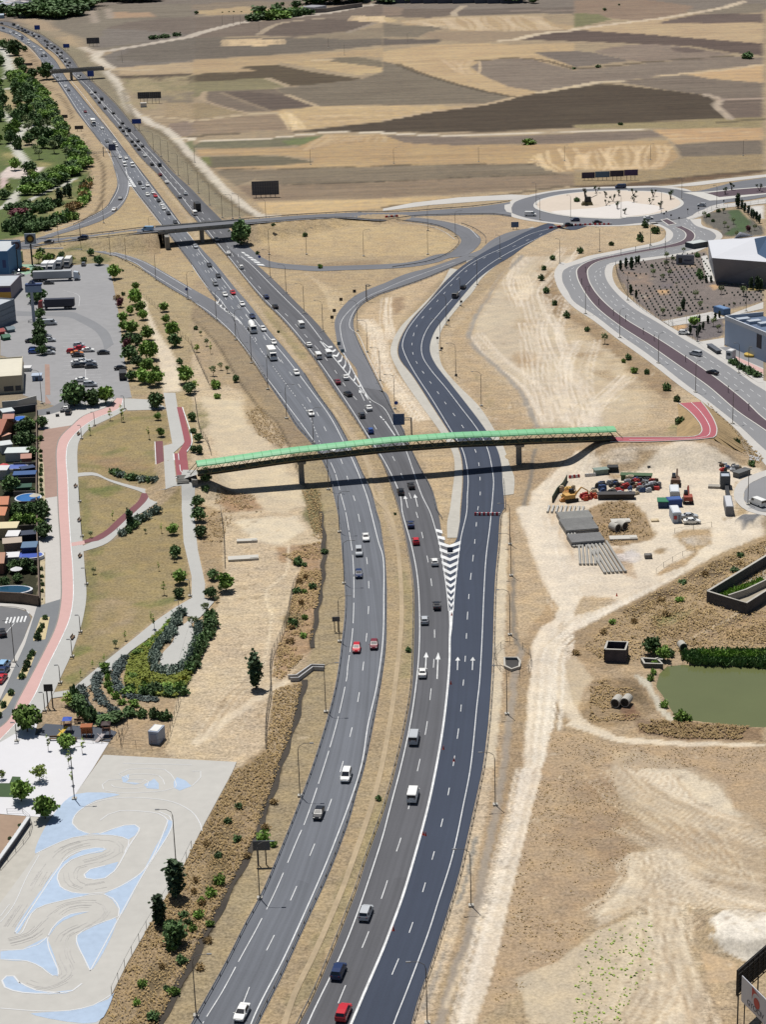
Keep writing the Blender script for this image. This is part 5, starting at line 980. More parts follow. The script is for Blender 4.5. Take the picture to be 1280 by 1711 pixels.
mark('X 190,1560 60,1711',.15,z=.05,mb=pl);mark('X -60,1330 200,1340 330,1370 390,1430',.2,z=.05,mb=pl)
tag(pl.build('parking_lines',M_white),kind='structure')
# asphalt swath in the car park
tag(ribbon('repair_strip',W_('V 140,745 400,755 620,750 760,800 860,850 960,930 1010,1040'),W_('V 140,790 400,790 600,800 720,850 840,920 900,1000 930,1100'),.034,M('asphalt_strip',(140,142,146),nz=.06,ns=.4)))
# pond
wm=M('pond_water',(116,122,80),rough=.1,nz=.10,ns=.06,spec=.4)
sheet('pond_water',cr(W_(POND),4,True),-.35,wm)
# ================================================================ LABEL HELPERS
LAB=[] # (object, stem, tail, sort key)
ORD='nearest,second nearest,third nearest,fourth nearest,fifth nearest,sixth nearest,seventh nearest,eighth nearest,ninth nearest,tenth nearest,eleventh nearest,twelfth nearest,thirteenth nearest,fourteenth nearest,fifteenth nearest,sixteenth nearest,seventeenth nearest,eighteenth nearest,nineteenth nearest,twentieth nearest'.split(',')
def lab(o,text,cat,group=None):
 o['category']=cat
 if group:o['group']=group
 LAB.append((o,text))
def finish_labels():
 d={}
 for o,t_ in LAB:d.setdefault(t_,[]).append(o)
 for t_,os_ in d.items():
  os_.sort(key=lambda o:o.location.y)
  n=len(os_)
  if n==1:os_[0]['label']=t_;continue
  if n>len(ORD): # split a long run into near, middle and far thirds
   m=(n+len(ORD)-1)//len(ORD);names={2:['near half','far half'],3:['near third','middle third','far third'],4:['near quarter','second quarter','third quarter','far quarter']}.get(m)
   if not names:names=['stretch %s'%w_ for w_ in 'one two three four five six seven eight nine ten'.split()[:m]]
   c=(n+m-1)//m
   for i,o in enumerate(os_):o['label']='%s, %s in %s'%(t_,ORD[i%c],names[i//c])
  else:
   for i,o in enumerate(os_):o['label']='%s, %s'%(t_,ORD[i]if i<n-1 else 'farthest')
def clone(src,loc,rz=0,scale=None,color=None,flat=False):
 c=src.copy();COL.objects.link(c);c.location=loc;c.rotation_euler=(0,0,rz)
 for k in list(c.keys()):
  if k in('label','group'):del c[k]
 if scale:c.scale=scale
 if color:c.color=color
 for ch in src.children:
  d_=ch.copy();COL.objects.link(d_);d_.parent=c
  if color:d_.color=color
  for g_ in ch.children:
   e_=g_.copy();COL.objects.link(e_);e_.parent=d_
   if color:e_.color=color
 return c
PROTO=[]
def proto(o):PROTO.append(o);return o
def drop_protos():
 for o in PROTO:
  for ch in list(o.children_recursive):bpy.data.objects.remove(ch)
  bpy.data.objects.remove(o)

  # ================================================================ VEHICLES
M_cargo=M('cargo_box_paint',(200,200,200),rough=.5,objcol=True,nz=.05,ns=1.5)
def hull(st,mb=None,m=0):
 mb=mb or MB();n0=len(mb.v)
 for(x,zl,zb,w_,zt,wt)in st:
  mb.v+=[(x,-w_*.94,zl),(x,-w_,(zl+zb)/2),(x,-w_*.97,zb),(x,-wt,zt),(x,wt,zt),(x,w_*.97,zb),(x,w_,(zl+zb)/2),(x,w_*.94,zl)]
 for i in range(len(st)-1):
  for k in range(8):
   a_=n0+i*8+k;b_=n0+i*8+(k+1)%8;mb.f.append((a_,a_+8,b_+8,b_));mb.m.append(m)
 mb.f.append(tuple(n0+k for k in range(8)));mb.m.append(m);mb.f.append(tuple(n0+(len(st)-1)*8+k for k in reversed(range(8))));mb.m.append(m)
 return mb
def lerp(a_,b_,t_):return tuple(a_[i]+(b_[i]-a_[i])*t_ for i in range(len(a_)))
CARSPEC={
'sedan':([(-2.2,.45,.85,.72,.88,.66),(-2.1,.3,.97,.84,1.02,.74),(-1.55,.28,1.0,.88,1.06,.76),(-.95,.26,1.0,.89,1.42,.60),(-.2,.26,.99,.89,1.46,.62),(.3,.26,.98,.89,1.42,.62),(1.15,.28,.92,.88,.99,.76),(2.0,.3,.74,.84,.8,.72),(2.2,.4,.56,.74,.6,.64)],2,3,5,6),
'hatchback':([(-2.0,.42,.9,.76,.95,.70),(-1.92,.3,1.0,.86,1.06,.74),(-1.55,.28,1.02,.88,1.44,.60),(-.9,.26,1.02,.88,1.50,.62),(.25,.26,1.0,.88,1.47,.62),(1.15,.28,.95,.87,1.02,.74),(1.8,.3,.78,.84,.84,.70),(2.0,.4,.58,.74,.62,.64)],1,2,4,5),
'minivan':([(-2.3,.42,.95,.82,1.0,.76),(-2.24,.3,1.08,.9,1.14,.80),(-2.0,.28,1.1,.92,1.68,.68),(-1.0,.26,1.1,.93,1.76,.70),(.5,.26,1.06,.93,1.72,.70),(1.45,.28,1.0,.92,1.08,.80),(2.1,.3,.86,.88,.92,.74),(2.3,.4,.62,.78,.66,.68)],1,2,4,5),
'van':([(-2.6,.38,1.2,.94,1.25,.9),(-2.55,.32,1.3,.96,1.9,.86),(-2.4,.3,1.3,.97,2.02,.86),(1.2,.3,1.2,.97,2.02,.84),(1.9,.3,1.1,.96,1.2,.86),(2.4,.32,.95,.92,1.0,.82),(2.6,.42,.66,.82,.7,.76)],0,1,3,4)}
def strip_quad(A_,B_,i0,i1,lo,hi,ins,off):
 pass
def build_car(kind,far=False):
 st,r0,r1,f0,f1=CARSPEC[kind];L=st[-1][0]-st[0][0]
 root=empty('car' if kind!='van' else 'van',(0,0,0))
 body=hull(st)
 def roofq(s0,s1,t0,t1,ins): # pane lying on the sloped top face between two stations
  a_=lerp(s0,s1,t0);b_=lerp(s0,s1,t1);dx,dz=s1[0]-s0[0],s1[4]-s0[4];l=math.hypot(dx,dz);nx,nz_=-dz/l*.015,dx/l*.015
  return[(a_[0]+nx,-a_[5]*ins,a_[4]+nz_),(b_[0]+nx,-b_[5]*ins,b_[4]+nz_),(b_[0]+nx,b_[5]*ins,b_[4]+nz_),(a_[0]+nx,a_[5]*ins,a_[4]+nz_)]
 panes=[]
 ws=MB();ws.poly(roofq(st[f0],st[f1],.05,.92,.93));panes.append(('windscreen',ws))
 rw=MB();rw.poly(roofq(st[r0],st[r1],.12,.92,.90));panes.append(('rear_window',rw))
 for sd in(-1,1):
  sw=MB()
  rng_=range(r1,f0)if kind!='van' else range(r1+1,f0)
  def pt(s,t_):return(s[0],sd*((s[3]*.97)*(1-t_)+s[5]*t_+.018),s[2]*(1-t_)+s[4]*t_)
  if kind=='van':
   a_=lerp(st[2],st[3],.78);b_=lerp(st[3],st[4],.55);q=[pt(a_,.12),pt(st[3],.12),pt(b_,.2),pt(lerp(st[3],st[4],.1),.8),pt(a_,.8)]
  else:
   idx=list(range(r1,f0+1));lo=[pt(lerp(st[r0],st[r1],.55),.18)]+[pt(st[i],.12)for i in idx]+[pt(lerp(st[f0],st[f1],.62),.14)];hi=[pt(st[i],.86)for i in idx];q=lo+list(reversed(hi))
  if sd>0:q=list(reversed(q))
  sw.poly(q);panes.append(('side_window',sw))
 wh=[]
 for x in(-L*.31,L*.31):
  for sd in(-1,1):
   w_=MB();w_.cyl((0,0,0),.32,.22,12,0,'y');w_.cyl((0,sd*.09,0),.19,.08,10,1,'y');wh.append((w_,(x,sd*st[2][3]*.86,.32)))
 lamps=[]
 for sd in(-1,1):
  h_=MB();h_.box((st[-1][0]-.06,sd*.56,st[-1][2]+.08),(.2,.3,.14));lamps.append(('headlight',h_,M_lampglass))
  h_=MB();h_.box((st[0][0]+.04,sd*.60,st[0][2]-.02),(.12,.22,.18));lamps.append(('tail_light',h_,M_tail))
 if kind=='van':
  for i in(0,):body.box((2.0,0,.3),(.2,1.5,.1))
 if far:
  n=MB();n.v=list(body.v);n.f=list(body.f);n.m=[0]*len(body.f)
  def add(mbx,mi,off=(0,0,0)):
   b0=len(n.v);n.v+=[(v[0]+off[0],v[1]+off[1],v[2]+off[2])for v in mbx.v];n.f+=[tuple(b0+i for i in f)for f in mbx.f];n.m+=[mi]*len(mbx.f)
  for _,p_ in panes:add(p_,1)
  for w_,o_ in wh:add(w_,2,o_)
  bpy.data.objects.remove(root)
  return proto(n.build('car' if kind!='van' else 'van',[M_paint,M_glass,M_black]))
 body.build('body',M_paint,root,smooth=False)
 for nm,p_ in panes:p_.build(nm,M_glass,root)
 for w_,o_ in wh:w_.build('wheel',[M_black,M_steel],root,loc=o_)
 for nm,p_,m_ in lamps:p_.build(nm,m_,root)
 for sd in(-1,1):
  mr_=MB();mr_.box((st[f1][0]-.15,sd*(st[f1][3]+.1),1.0),(.12,.2,.14));mr_.build('wing_mirror',M_paint,root)
 return proto(root)
def build_truck(kind):
 root=empty('truck',(0,0,0));wcol=M_paint
 if kind in('box','dark'):
  L=6.4;cab=MB();hull([(2.2,.5,1.6,1.15,2.5,1.05),(2.4,.45,1.6,1.2,2.7,1.1),(3.4,.45,1.5,1.2,2.6,1.08),(4.1,.45,1.35,1.2,1.5,1.1),(4.25,.5,1.0,1.15,1.1,1.05)],cab);cab.build('cab',M_paint,root)
  ws=MB();ws.poly([(3.47,-.98,2.52),(4.13,-1.04,1.58),(4.13,1.04,1.58),(3.47,.98,2.52)]);ws.build('windscreen',M_glass,root)
  bx=MB();bx.box((-.9,0,2.25),(L-.4,2.45,2.7));bx.build('cargo_box',M_cargo,root)
  ch=MB();ch.box((0,0,.75),(8.0,1.0,.3));ch.build('chassis',M_darksteel,root)
  ax=(-2.8,-1.6,3.2)
 elif kind=='mixer':
  cab=MB();hull([(2.2,.5,1.6,1.15,2.5,1.05),(2.4,.45,1.6,1.2,2.7,1.1),(3.4,.45,1.5,1.2,2.6,1.08),(4.1,.45,1.35,1.2,1.5,1.1),(4.25,.5,1.0,1.15,1.1,1.05)],cab);cab.build('cab',M_paint,root)
  ws=MB();ws.poly([(3.47,-.98,2.52),(4.13,-1.04,1.58),(4.13,1.04,1.58),(3.47,.98,2.52)]);ws.build('windscreen',M_glass,root)
  dr=MB();dr.tube([(-3.4,0,3.0),(-2.6,0,2.85),(-.9,0,2.5),(.8,0,2.2),(1.7,0,2.1)],[.45,.85,1.2,1.1,.6],14);dr.build('drum',M_cargo,root,smooth=True)
  ch=MB();ch.box((0,0,.85),(8.0,1.0,.4));ch.box((-3.6,0,2.2),(.4,.5,2.2));ch.build('chassis',M_darksteel,root);ax=(-2.8,-1.6,3.2)
 else: # articulated lorry
  cab=MB();hull([(6.0,.5,1.7,1.2,3.4,1.1),(6.2,.45,1.7,1.24,3.5,1.15),(7.6,.45,1.6,1.24,3.2,1.12),(8.0,.45,1.45,1.24,1.9,1.15),(8.1,.5,1.0,1.18,1.2,1.08)],cab);cab.build('cab',M_paint,root)
  ws=MB();ws.poly([(7.68,-1.0,3.0),(8.03,-1.08,1.95),(8.03,1.08,1.95),(7.68,1.0,3.0)]);ws.build('windscreen',M_glass,root)
  bx=MB();bx.box((-1.4,0,2.55),(13.2,2.5,2.8));bx.build('trailer',M_cargo,root)
  ch=MB();ch.box((0,0,.9),(15.0,1.0,.35));ch.build('chassis',M_darksteel,root);ax=(-6.2,-5.0,-3.8,4.6,7.0)
 for x in ax:
  for sd in(-1,1):w_=MB();w_.cyl((0,0,0),.5,.35,12,0,'y');w_.cyl((0,sd*.12,0),.28,.16,10,1,'y');w_.build('wheel',[M_black,M_steel],root,loc=(x,sd*1.05,.5))
 return proto(root)
VP={k:build_car(k)for k in CARSPEC};VF={k:build_car(k,True)for k in CARSPEC}
for k in('box','mixer','artic'):VP[k]=build_truck(k)
VP['dark']=VP['box']
CC=dict(w=('white',(.72,.72,.70)),s=('silver',(.42,.44,.46)),g=('grey',(.16,.17,.18)),b=('black',(.018,.019,.022)),d=('dark grey',(.045,.048,.055)),u=('blue',(.03,.08,.28)),n=('dark blue',(.015,.03,.09)),r=('red',(.45,.02,.03)),m=('dark red',(.16,.02,.03)),o=('orange',(.6,.2,.04)),l=('light blue',(.25,.42,.6)),y=('yellow',(.6,.4,.05)))
CURVE={}
CURVE['L']=interp_edges(W_(LL),W_(LR),.5)+interp_edges(W_(LLu),W_(LRu),.5)
CURVE['R']=interp_edges(W_(RL),W_(RR),.5)
CURVE['N']=interp_edges(W_(NL),W_(NR),.5)
ramps=dict(X='A 755,1010 800,1150 820,1240 790,1330 740,1400 640,1460 500,1515',Q='Q 200,450 330,500 480,545 640,575 800,560 1000,565 1180,560 | R 100,545 300,530 560,480 700,400 700,350',AV='R 640,640 S 0,430 200,640 620,830 800,1000 1000,1150')
for k,v in ramps.items():CURVE[k]=cr(W_(v),4)
CURVE['AV']=cr(W_('S -20,330 60,450 250,640 500,820 700,940 850,1090 1000,1200'),4)
def heading(cv,p):
 C=CURVE[cv];i=min(range(len(C)),key=lambda i:(C[i].x-p.x)**2+(C[i].y-p.y)**2);i0=max(0,i-3);i1=min(len(C)-1,i+3);t_=C[i1]-C[i0]
 return math.atan2(t_.y,t_.x)
def zone(y):
 return('near the bottom of the photo' if y>1240 else 'south of the green footbridge' if y>830 else 'just beyond the green footbridge' if y>560 else 'south of the road overpass' if y>388 else 'just beyond the road overpass' if y>285 else 'by the slip road split' if y>215 else 'south of the far overpass' if y>128 else 'past the far overpass')
ROADN=dict(L='left carriageway',R='right carriageway',N='new dark road',X='curving exit ramp',Q='roundabout',AV='avenue beside the plum median')
def car(tok,cv,col='w',kind='sedan',z=.7,head=None,where=None):
 q=px(tok)[0];p=at(q[0],q[1],z);p.z=.08
 if head is not None:
  h_=math.radians(head)
 else:
  h_=heading(cv,p)
  if cv=='L':
   if math.sin(h_)>0:h_+=math.pi
  elif cv in('R','N'):
   if math.sin(h_)<0:h_+=math.pi
 name,rgb=CC[col];s=pxm(p)
 small=s<4.0 and kind in VF
 o=clone((VF if small else VP)[kind],p,h_,color=(*rgb,1))
 kn={'sedan':'saloon car','hatchback':'hatchback car','minivan':'people carrier','van':'panel van','box':'box lorry','dark':'box lorry','mixer':'concrete mixer lorry','artic':'articulated lorry'}[kind]
 o.name={'sedan':'car','hatchback':'car','minivan':'car','van':'van'}.get(kind,'truck')
 if where:txt='%s %s %s'%(name,kn,where)
 else:txt='%s %s on the %s %s'%(name,kn,ROADN[cv],zone(q[1]))
 lab(o,txt,{'van':'van','box':'truck','dark':'truck','mixer':'truck','artic':'truck'}.get(kind,'car'),'traffic on the motorway' if cv in 'LRN' and not where else 'vehicles beside the motorway')
 return o
def cars(cv,txt):
 t_='Z'
 for k in txt.split():
  if k in TL:t_=k;continue
  a_=k.split(':');kd={'':'sedan','h':'hatchback','m':'minivan','v':'van','B':'box','X':'mixer','D':'box'}[a_[2]if len(a_)>2 else '']
  o=car(t_+' '+a_[0],cv,a_[1],kd,z={'van':1.1,'minivan':.9,'box':2.0,'mixer':1.8}.get(kd,.7))
  if len(a_)>2 and a_[2]=='D':pass
cars('L','N 335,1628:w 850,295:b 1033,40:w:m J 1165,165:w 1118,258:s:m 1118,410:n:h 1103,905:r:h 1220,882:m:h F 118,58:d 178,130:d 158,183:g 222,255:w 275,242:r 337,318:w 405,400:n 403,470:w:X 478,485:w:h 548,575:w:h 535,645:w:B 700,778:w:h 797,1048:w 940,1290:w:h B 25,1645:s '
'c 145,125:g:h 240,135:w 268,183:w:h 320,338:w 400,350:w 382,430:w:v 485,440:w:v 582,682:d 683,710:w 625,745:s 688,838:w:h 760,808:w 793,855:r 838,918:b 880,968:w 902,1022:w:h 968,1088:b 1060,1208:d b 120,228:g 228,350:w 272,402:d 495,690:m 600,830:w:B 718,908:w '
'a 38,375:d 130,430:w 180,432:g 210,450:w 255,475:w 293,495:b 287,515:n 375,535:w 375,572:w:h 445,628:w:h 540,665:w 578,710:w 555,745:b 605,742:b')
cars('R','N 1165,955:s:m 982,1345:n:m 1015,1620:r:m O 200,165:w:v K 185,78:n 220,190:r:h 345,330:w:h 360,620:b 278,718:s:h 265,1070:w 207,1495:s:v G 118,1572:b:h 188,1532:b F 330,72:w:h 497,270:n 558,335:b 730,452:w:v 783,590:w 845,660:w:v 912,645:w:v 1030,808:w 975,838:m 1045,918:b 1185,1012:w 1138,1062:d:h 1195,1165:u:h B 165,1598:s 245,1690:w 18,1420:w:v 35,1375:b:B '
'c 410,40:w 480,125:b 560,120:b 522,178:b 620,188:b 570,230:b 650,318:w 745,432:b 848,440:b:m 855,572:m 940,672:w 1120,865:g 1195,825:s b 225,20:b 285,32:b 258,72:b 290,112:b 400,220:w 418,200:g 625,428:b 575,445:w 628,500:g 712,515:b:v 683,565:b 758,645:b 870,708:b 992,842:b 960,895:b 1048,903:g 1002,945:b 1080,938:b:m 1050,1000:w '
'a 15,312:d 175,325:b:v 230,350:w:v 285,380:b 240,393:b 295,412:b 325,400:n 335,430:b 370,425:b 430,445:b 450,458:w 445,478:b 512,483:b 480,500:w 595,540:b 625,555:b 630,598:b 675,590:w 720,620:b 618,635:b 688,642:b 765,655:b 755,705:b 815,700:b 800,732:w 798,752:b 818,772:b 890,790:w 865,820:b 922,832:b')
cars('N','G 537,205:b:h 485,255:d:v')
for t_,c_,k_ in(('c 322,888','g','sedan'),('c 243,1037','w','sedan')):car(t_,'X',c_,k_)
for t_,c_,k_,h_,w_ in(('Q 372,492','w','van',-14,'entering the roundabout from the west'),('Q 788,540','n','hatchback',178,'on the southern arc of the roundabout'),('Q 725,585','b','sedan',0,'beside the red barriers at the new road mouth'),
('Q 995,562','b','sedan',0,'behind the barriers south of the gravel island'),('R 685,402','s','hatchback',160,'at the east arm of the roundabout'),('R 190,522','w','sedan',5,'on the south-eastern arc of the roundabout'),('Q 1210,235','n','van',180,'on the northern arc of the roundabout'),
('B 1118,1430','b','sedan',178,'on the road between overpass and roundabout')):car(t_,'Q',c_,k_,head=h_,where=w_)
car('H 812,650','AV','s','minivan',head=132,where='on the avenue beside the plum median');car('H 925,775','AV','b','sedan',head=132,where='on the avenue beside the plum median')
def ecar(x,y,c_,k_,hd,w_):
 p=at(x,y,ez(x)+.9);p.z=ez(x)+.1;o=clone(VP[k_],p,R(hd),color=(*CC[c_][1],1));o.name='van' if k_=='van' else 'car';lab(o,w_,'van' if k_=='van' else 'car')
ecar(246,382.5,'l','van',172,'pale blue van on the overpass road west of the bridge');ecar(138,396.5,'n','minivan',170,'dark blue people carrier on the road west of the overpass');ecar(81,403,'b','sedan',168,'black car joining the overpass road behind the yellow roundel sign')
# parked cars
PK=[('V 440,852','s','van',0,'parked in the row beside the tall blue pylon sign'),('V 275,1008','b','sedan',0,'parked west of the tree row'),('V 300,1085','n','hatchback',0,'parked west of the tree row behind the blue one'),('V 300,1105','u','hatchback',0,'parked west of the tree row'),('V 438,1000','s','sedan',0,'parked east of the tree row'),('V 400,965','g','sedan',0,'parked east of the tree row'),('V 440,1080','d','hatchback',0,'parked east of the tree row'),('V 436,1112','s','hatchback',0,'parked east of the tree row nearest the shops'),
('V 700,1045','s','hatchback',0,'in the upper cluster of the car park'),('V 712,1072','r','sedan',0,'in the upper cluster of the car park'),('V 782,1090','w','sedan',0,'in the upper cluster of the car park'),('V 640,1100','r','hatchback',0,'at the west end of the upper cluster'),('V 682,1118','o','sedan',0,'in the upper cluster of the car park'),('V 690,1135','b','sedan',0,'in the upper cluster of the car park'),('V 918,1112','b','sedan',0,'alone in the middle of the car park'),
('V 685,1200','w','sedan',0,'in the lower cluster of the car park'),('V 728,1188','s','sedan',0,'in the lower cluster of the car park'),('V 692,1230','b','sedan',0,'in the lower cluster of the car park'),('V 745,1222','d','hatchback',0,'in the lower cluster of the car park'),('V 800,1200','s','sedan',0,'in the lower cluster of the car park'),('V 808,1235','b','sedan',0,'in the lower cluster of the car park'),('V 725,1355','w','sedan',0,'beside the round trees of the car park'),('V 800,1398','s','minivan',0,'beside the round trees of the car park'),
('V 1072,1250','b','sedan',0,'at the east edge of the car park'),('V 215,372','o','sedan',0,'by the filling station'),('V 115,405','w','minivan',90,'by the filling station'),('V 168,422','w','sedan',30,'by the filling station'),('V 158,385','n','sedan',90,'by the filling station'),('V 742,325','g','hatchback',90,'at the top edge of the car park'),('V 430,490','d','sedan',0,'in front of the long grey lorry'),('E 440,1015','w','hatchback',90,'stopped at the bend below the round trees'),
('E 455,1040','b','hatchback',90,'stopped at the bend below the round trees'),('I 22,1020','l','minivan',80,'parked in the street beside the slate pavement'),('I 5,1108','r','sedan',80,'parked in the street beside the slate pavement'),('I 8,800','b','sedan',110,'driving in the street near the zebra crossing'),('I 20,1055','n','sedan',80,'parked in the street beside the slate pavement'),
('U 828,398','s','sedan',0,'parked beside the white site cabin'),('U 842,428','w','sedan',0,'parked beside the white site cabin'),('U 1232,320','w','van',120,'on the street corner beside the yard'),('S 610,765','w','hatchback',-20,'parked on the landscaped slope by the entrance')]
for t_,c_,k_,h_,w_ in PK:car(t_,'L',c_,k_,head=h_,where=w_)
def truck(t_,kind,c1,c2,hd,text,z=1.6,sc=None):
 q=px(t_)[0];p=at(q[0],q[1],z);p.z=.06;o=clone(VP[kind],p,R(hd),color=(*c1,1),scale=sc);o.name='truck'
 for ch in o.children:
  if ch.name.split('.')[0]in('cargo_box','trailer','drum'):ch.color=(*c2,1)
 lab(o,text,'truck','lorries parked on the car park');return o
truck('V 500,438','artic',(.5,.55,.6),(.34,.36,.38),0,'long grey articulated lorry at the top of the car park',sc=(1.15,1,1));truck('V 500,690','artic',(.25,.03,.03),(.02,.022,.04),180,'dark navy trailer with red cab in the car park',sc=(.85,1,1))
truck('V 400,355','box',(.6,.6,.6),(.7,.7,.7),-95,'white box lorry parked beside the dense round tree');truck('V 460,352','box',(.6,.6,.6),(.68,.68,.68),-95,'white box lorry parked second from the round tree')
truck('V 527,325','box',(.3,.3,.3),(.6,.62,.64),-92,'pale roofed lorry with dark sides at the top edge');truck('V 603,312','box',(.3,.3,.3),(.62,.62,.58),-92,'cream box lorry easternmost at the top edge');truck('V 1092,1322','box',(.02,.02,.02),(.03,.03,.03),95,'black flat lorry parked at the east edge of the car park',z=.8,sc=(.8,.9,.7))

# ================================================================ LIGHT POLES
def build_pole(h_,arm,name='street_lamp',double=False):
 root=empty(name,(0,0,0));m=MB();m.tube([(0,0,0),(0,0,h_*.88),(arm*.1,0,h_*.95),(arm*.45,0,h_*.995),(arm,0,h_)],[.11,.08,.06,.05,.045],6);m.build('pole',M_pole,root)
 m=MB();m.box((0,0,.15),(.9,.9,.3));m.build('footing',M_conc,root)
 m=MB();m.box((arm+.25,0,h_),(.75,.3,.14));m.build('lamp_head',M_steel,root);return proto(root)
POLE=build_pole(11.0,2.4);POLES=build_pole(10.0,1.2);PARKL=build_pole(4.2,.35)
def pole(tok,side,text,pr=None,sc=1.0,g=None):
 for q in px(tok):
  p=atg(q[0],q[1]);rz={'r':0,'l':math.pi}[side[0]]+R(float(side[1:]or 0));o=clone(pr or POLE,p,rz,scale=(1,1,sc));o.name='street_lamp';lab(o,text,'street lamp',g or 'tall lamp posts along the motorway')
pole('N 30,1655 455,868 725,185 | J 898,1335 | Z 567.5,1072 575,975 567,889','r','tall grey lamp post on the left verge south of the footbridge')
pole('F 915,1560 815,1250 635,1085 510,890 400,715 295,560 165,425 | E 1255,290 1040,160','r-20','tall grey lamp post along the merging ramp on the left')
pole('O 752,245 590,920 297,1705 | K 830,1350 850,820 858,425 850,215','l','tall lamp post on the right verge of the new road')
pole('G 488,800 385,630 425,460 518,330 630,190 658,1000','l','lamp post beside the white concrete verge of the new road')
pole('F 525,140 632,245 752,380 878,500','l-20','lamp post on the grass right of the freeway inside the junction');pole('F 1110,500 1175,640 1260,830 | G 78,1020','l','lamp post beside the curved entry ramp')
pole('B 498,1495 45,1290 120,1370 205,1455 273,1460 320,1455 | c 770,270 870,330 970,400 1100,580 1235,700','l','lamp post between the freeway and the white dirt track')
pole('C 300,1540 300,1700 485,1580 | B 518,1700 768,1700 1150,1711','r','lamp post on the grassy loop of the junction')
pole('Q 460,540 745,520 1215,520 425,400 | R 310,480 500,350 825,430','l','lamp post around the roundabout',POLES);pole('Q 90,910 1015,835 645,945 | R 210,780 345,870','l','lamp post on the peninsula south of the roundabout',POLES)
pole('H 75,385 305,545 563,715 812,910 1060,1120','r30','lamp post on the left sidewalk of the avenue',POLES);pole('H 1181,0 | S 145,500 720,840 1060,1100 1120,590','l','lamp post on the right sidewalk of the avenue',POLES)
pole('B 20,1085 205,165 280,165 325,160 450,215 795,1100 | C 72,1093 640,1082 165,290 1215,1075 | D 510,1068 1130,1040 | A 815,415 | B 915,320 1022,368','r','slim wooden power pole standing in the fields',POLES,.8,'power poles in the fields')
pole('A 690,1490 540,1640 1000,1600 600,1280 | V 720,200 520,140 980,250 1120,290','r','lamp post along the west ramps of the junction',POLES)
pole('E 630,1130 543,1220 | I 535,800 480,965 400,1140 297,1325 110,1530 1198,700 1270,560 545,160 575,480 | E 830,1020 530,1640 1200,1570 | F 0,1540','l','short park lamp beside the grey path',PARKL,1,'short park lamps')
pole('M 495,205','r','tall lamp post at the corner of the karting slab');pole('M 1175,640','l','tall lamp post over the karting track beside the cypress');pole('I 95,1000','l','street lamp on the pavement beside the blue parked car',POLES);pole('E 278,985','l','tall lamp post beside the brown paved strip of the car park')
pole('U 1175,330','l','lamp post on the street corner beside the yard',POLES);pole('S 1010,890 1140,1050','r','curved black lamp before the blue building',PARKL,1.6,'lamps before the blue building')
# small median trees and bollards of the avenue: dark posts
def posts(tok,h_,text,cat='bollard',name='bollard',r=.09,g=None):
 m=MB();m.cyl((0,0,h_/2),r,h_,6);m.box((0,0,h_),(.3,.12,.3));me_=m.mesh(name,M_darksteel)
 for q in px(tok):p=atg(q[0],q[1]);lab(link(name,me_,None,p),text,cat,g or 'dark posts on the avenue median')
posts('H 50,190 100,235 165,330 262,400 345,440 462,525 535,570 745,710 1030,915 1168,1035 75,110 | S 90,130 210,105 328,85 455,60',2.2,'slim dark post standing on the plum gravel median','post','post')

# ================================================================ GUARDRAILS
def guard(pts,text,off=0,step=4.0,pm=MB,h_=.72,maxp=100,g='steel crash barriers'):
 P_=cr(pts,step);n=int(plen(P_)/step)+1;P_=resample(P_,n)
 if off:P_=offs(P_,off)
 root=empty('guardrail',P_[0]);base=P_[0].copy();lab(root,text,'guardrail',g)
 m=MB();Q_=[p-base for p in P_];wallstrip(m,Q_,.3,.06,h_-.3);m.build('rail',M_steel,root)
 pp=MB();pp.box((0,0,.34),(.12,.14,.72));me_=pp.mesh('rail_post',M_darksteel)
 near=sorted(range(n),key=lambda i:P_[i].y)
 for i in near[:maxp]:link('rail_post',me_,root,Q_[i]+Vector((0,0,0)))
 if n>maxp:
  r_=MB()
  for i in near[maxp:]:r_.box((Q_[i].x,Q_[i].y,.34),(.12,.14,.72))
  tag(r_.build('rail_post',M_darksteel,root),kind='stuff')
guard(W_(LL),'steel guardrail on the outer left edge of the left carriageway',-.3);guard(W_(LR),'steel guardrail on the median side of the left carriageway',.3)
guard(W_(RL.split(' | A ')[0]),'steel guardrail on the median side of the right carriageway',.3,maxp=90)
guard(W_('Z 658,1800 O 190,1700 240,1520 310,1330 380,1120 450,900 510,700 560,480 600,300 640,120 665,0 | K 700,1450 720,1200 735,900 740,700 750,450 770,230 795,0 | G 803,1711 800,1500'),'new steel guardrail along the right edge of the new dark road',-.35,3.0)
guard(W_('K 405,50 370,0 | G 330,1560 270,1450 200,1310 130,1150 60,1020 0,900 | F 1180,700 1130,600 1085,480 1090,400 1160,310 1279,255 | G 150,205 300,150 430,95 560,40'),'steel guardrail following the entry ramp to the gore',.3)
guard(W_('F 0,300 160,430 290,540 400,690 | F 510,855'),'steel guardrail beside the merging ramp',-.3);guard(W_('E 780,5 960,100 1100,195 1279,300'),'steel guardrail on the south side of the west ramp',-.6)
guard(W_('B 1279,1470 | C 300,1500 420,1535 490,1585 500,1630 440,1690 | G 300,40 60,78'),'dark guardrail on the inside of the loop ramp',.5,5);guard(W_('C 520,1500 600,1530 680,1590 680,1625'),'dark guardrail on the outside of the loop ramp',.5,5)
guard(W_('A 735,1020 755,1110 775,1180 780,1240 740,1330 690,1400 600,1450 480,1505'),'steel guardrail on the outside of the exit ramp',.6,5)
guard(W_(LLu),'steel guardrail left of the far freeway stretch',-.3,6,maxp=60);guard(W_('A '+LRu.split('| A ')[1]),'steel guardrail on the far median left side',.3,6,maxp=60);guard(W_('A '+RL.split('| A ')[1]),'steel guardrail on the far median right side',.4,6,maxp=60);guard(W_('A '+RR.split('| A ')[1]),'steel guardrail right of the far freeway stretch',-.3,6,maxp=60)

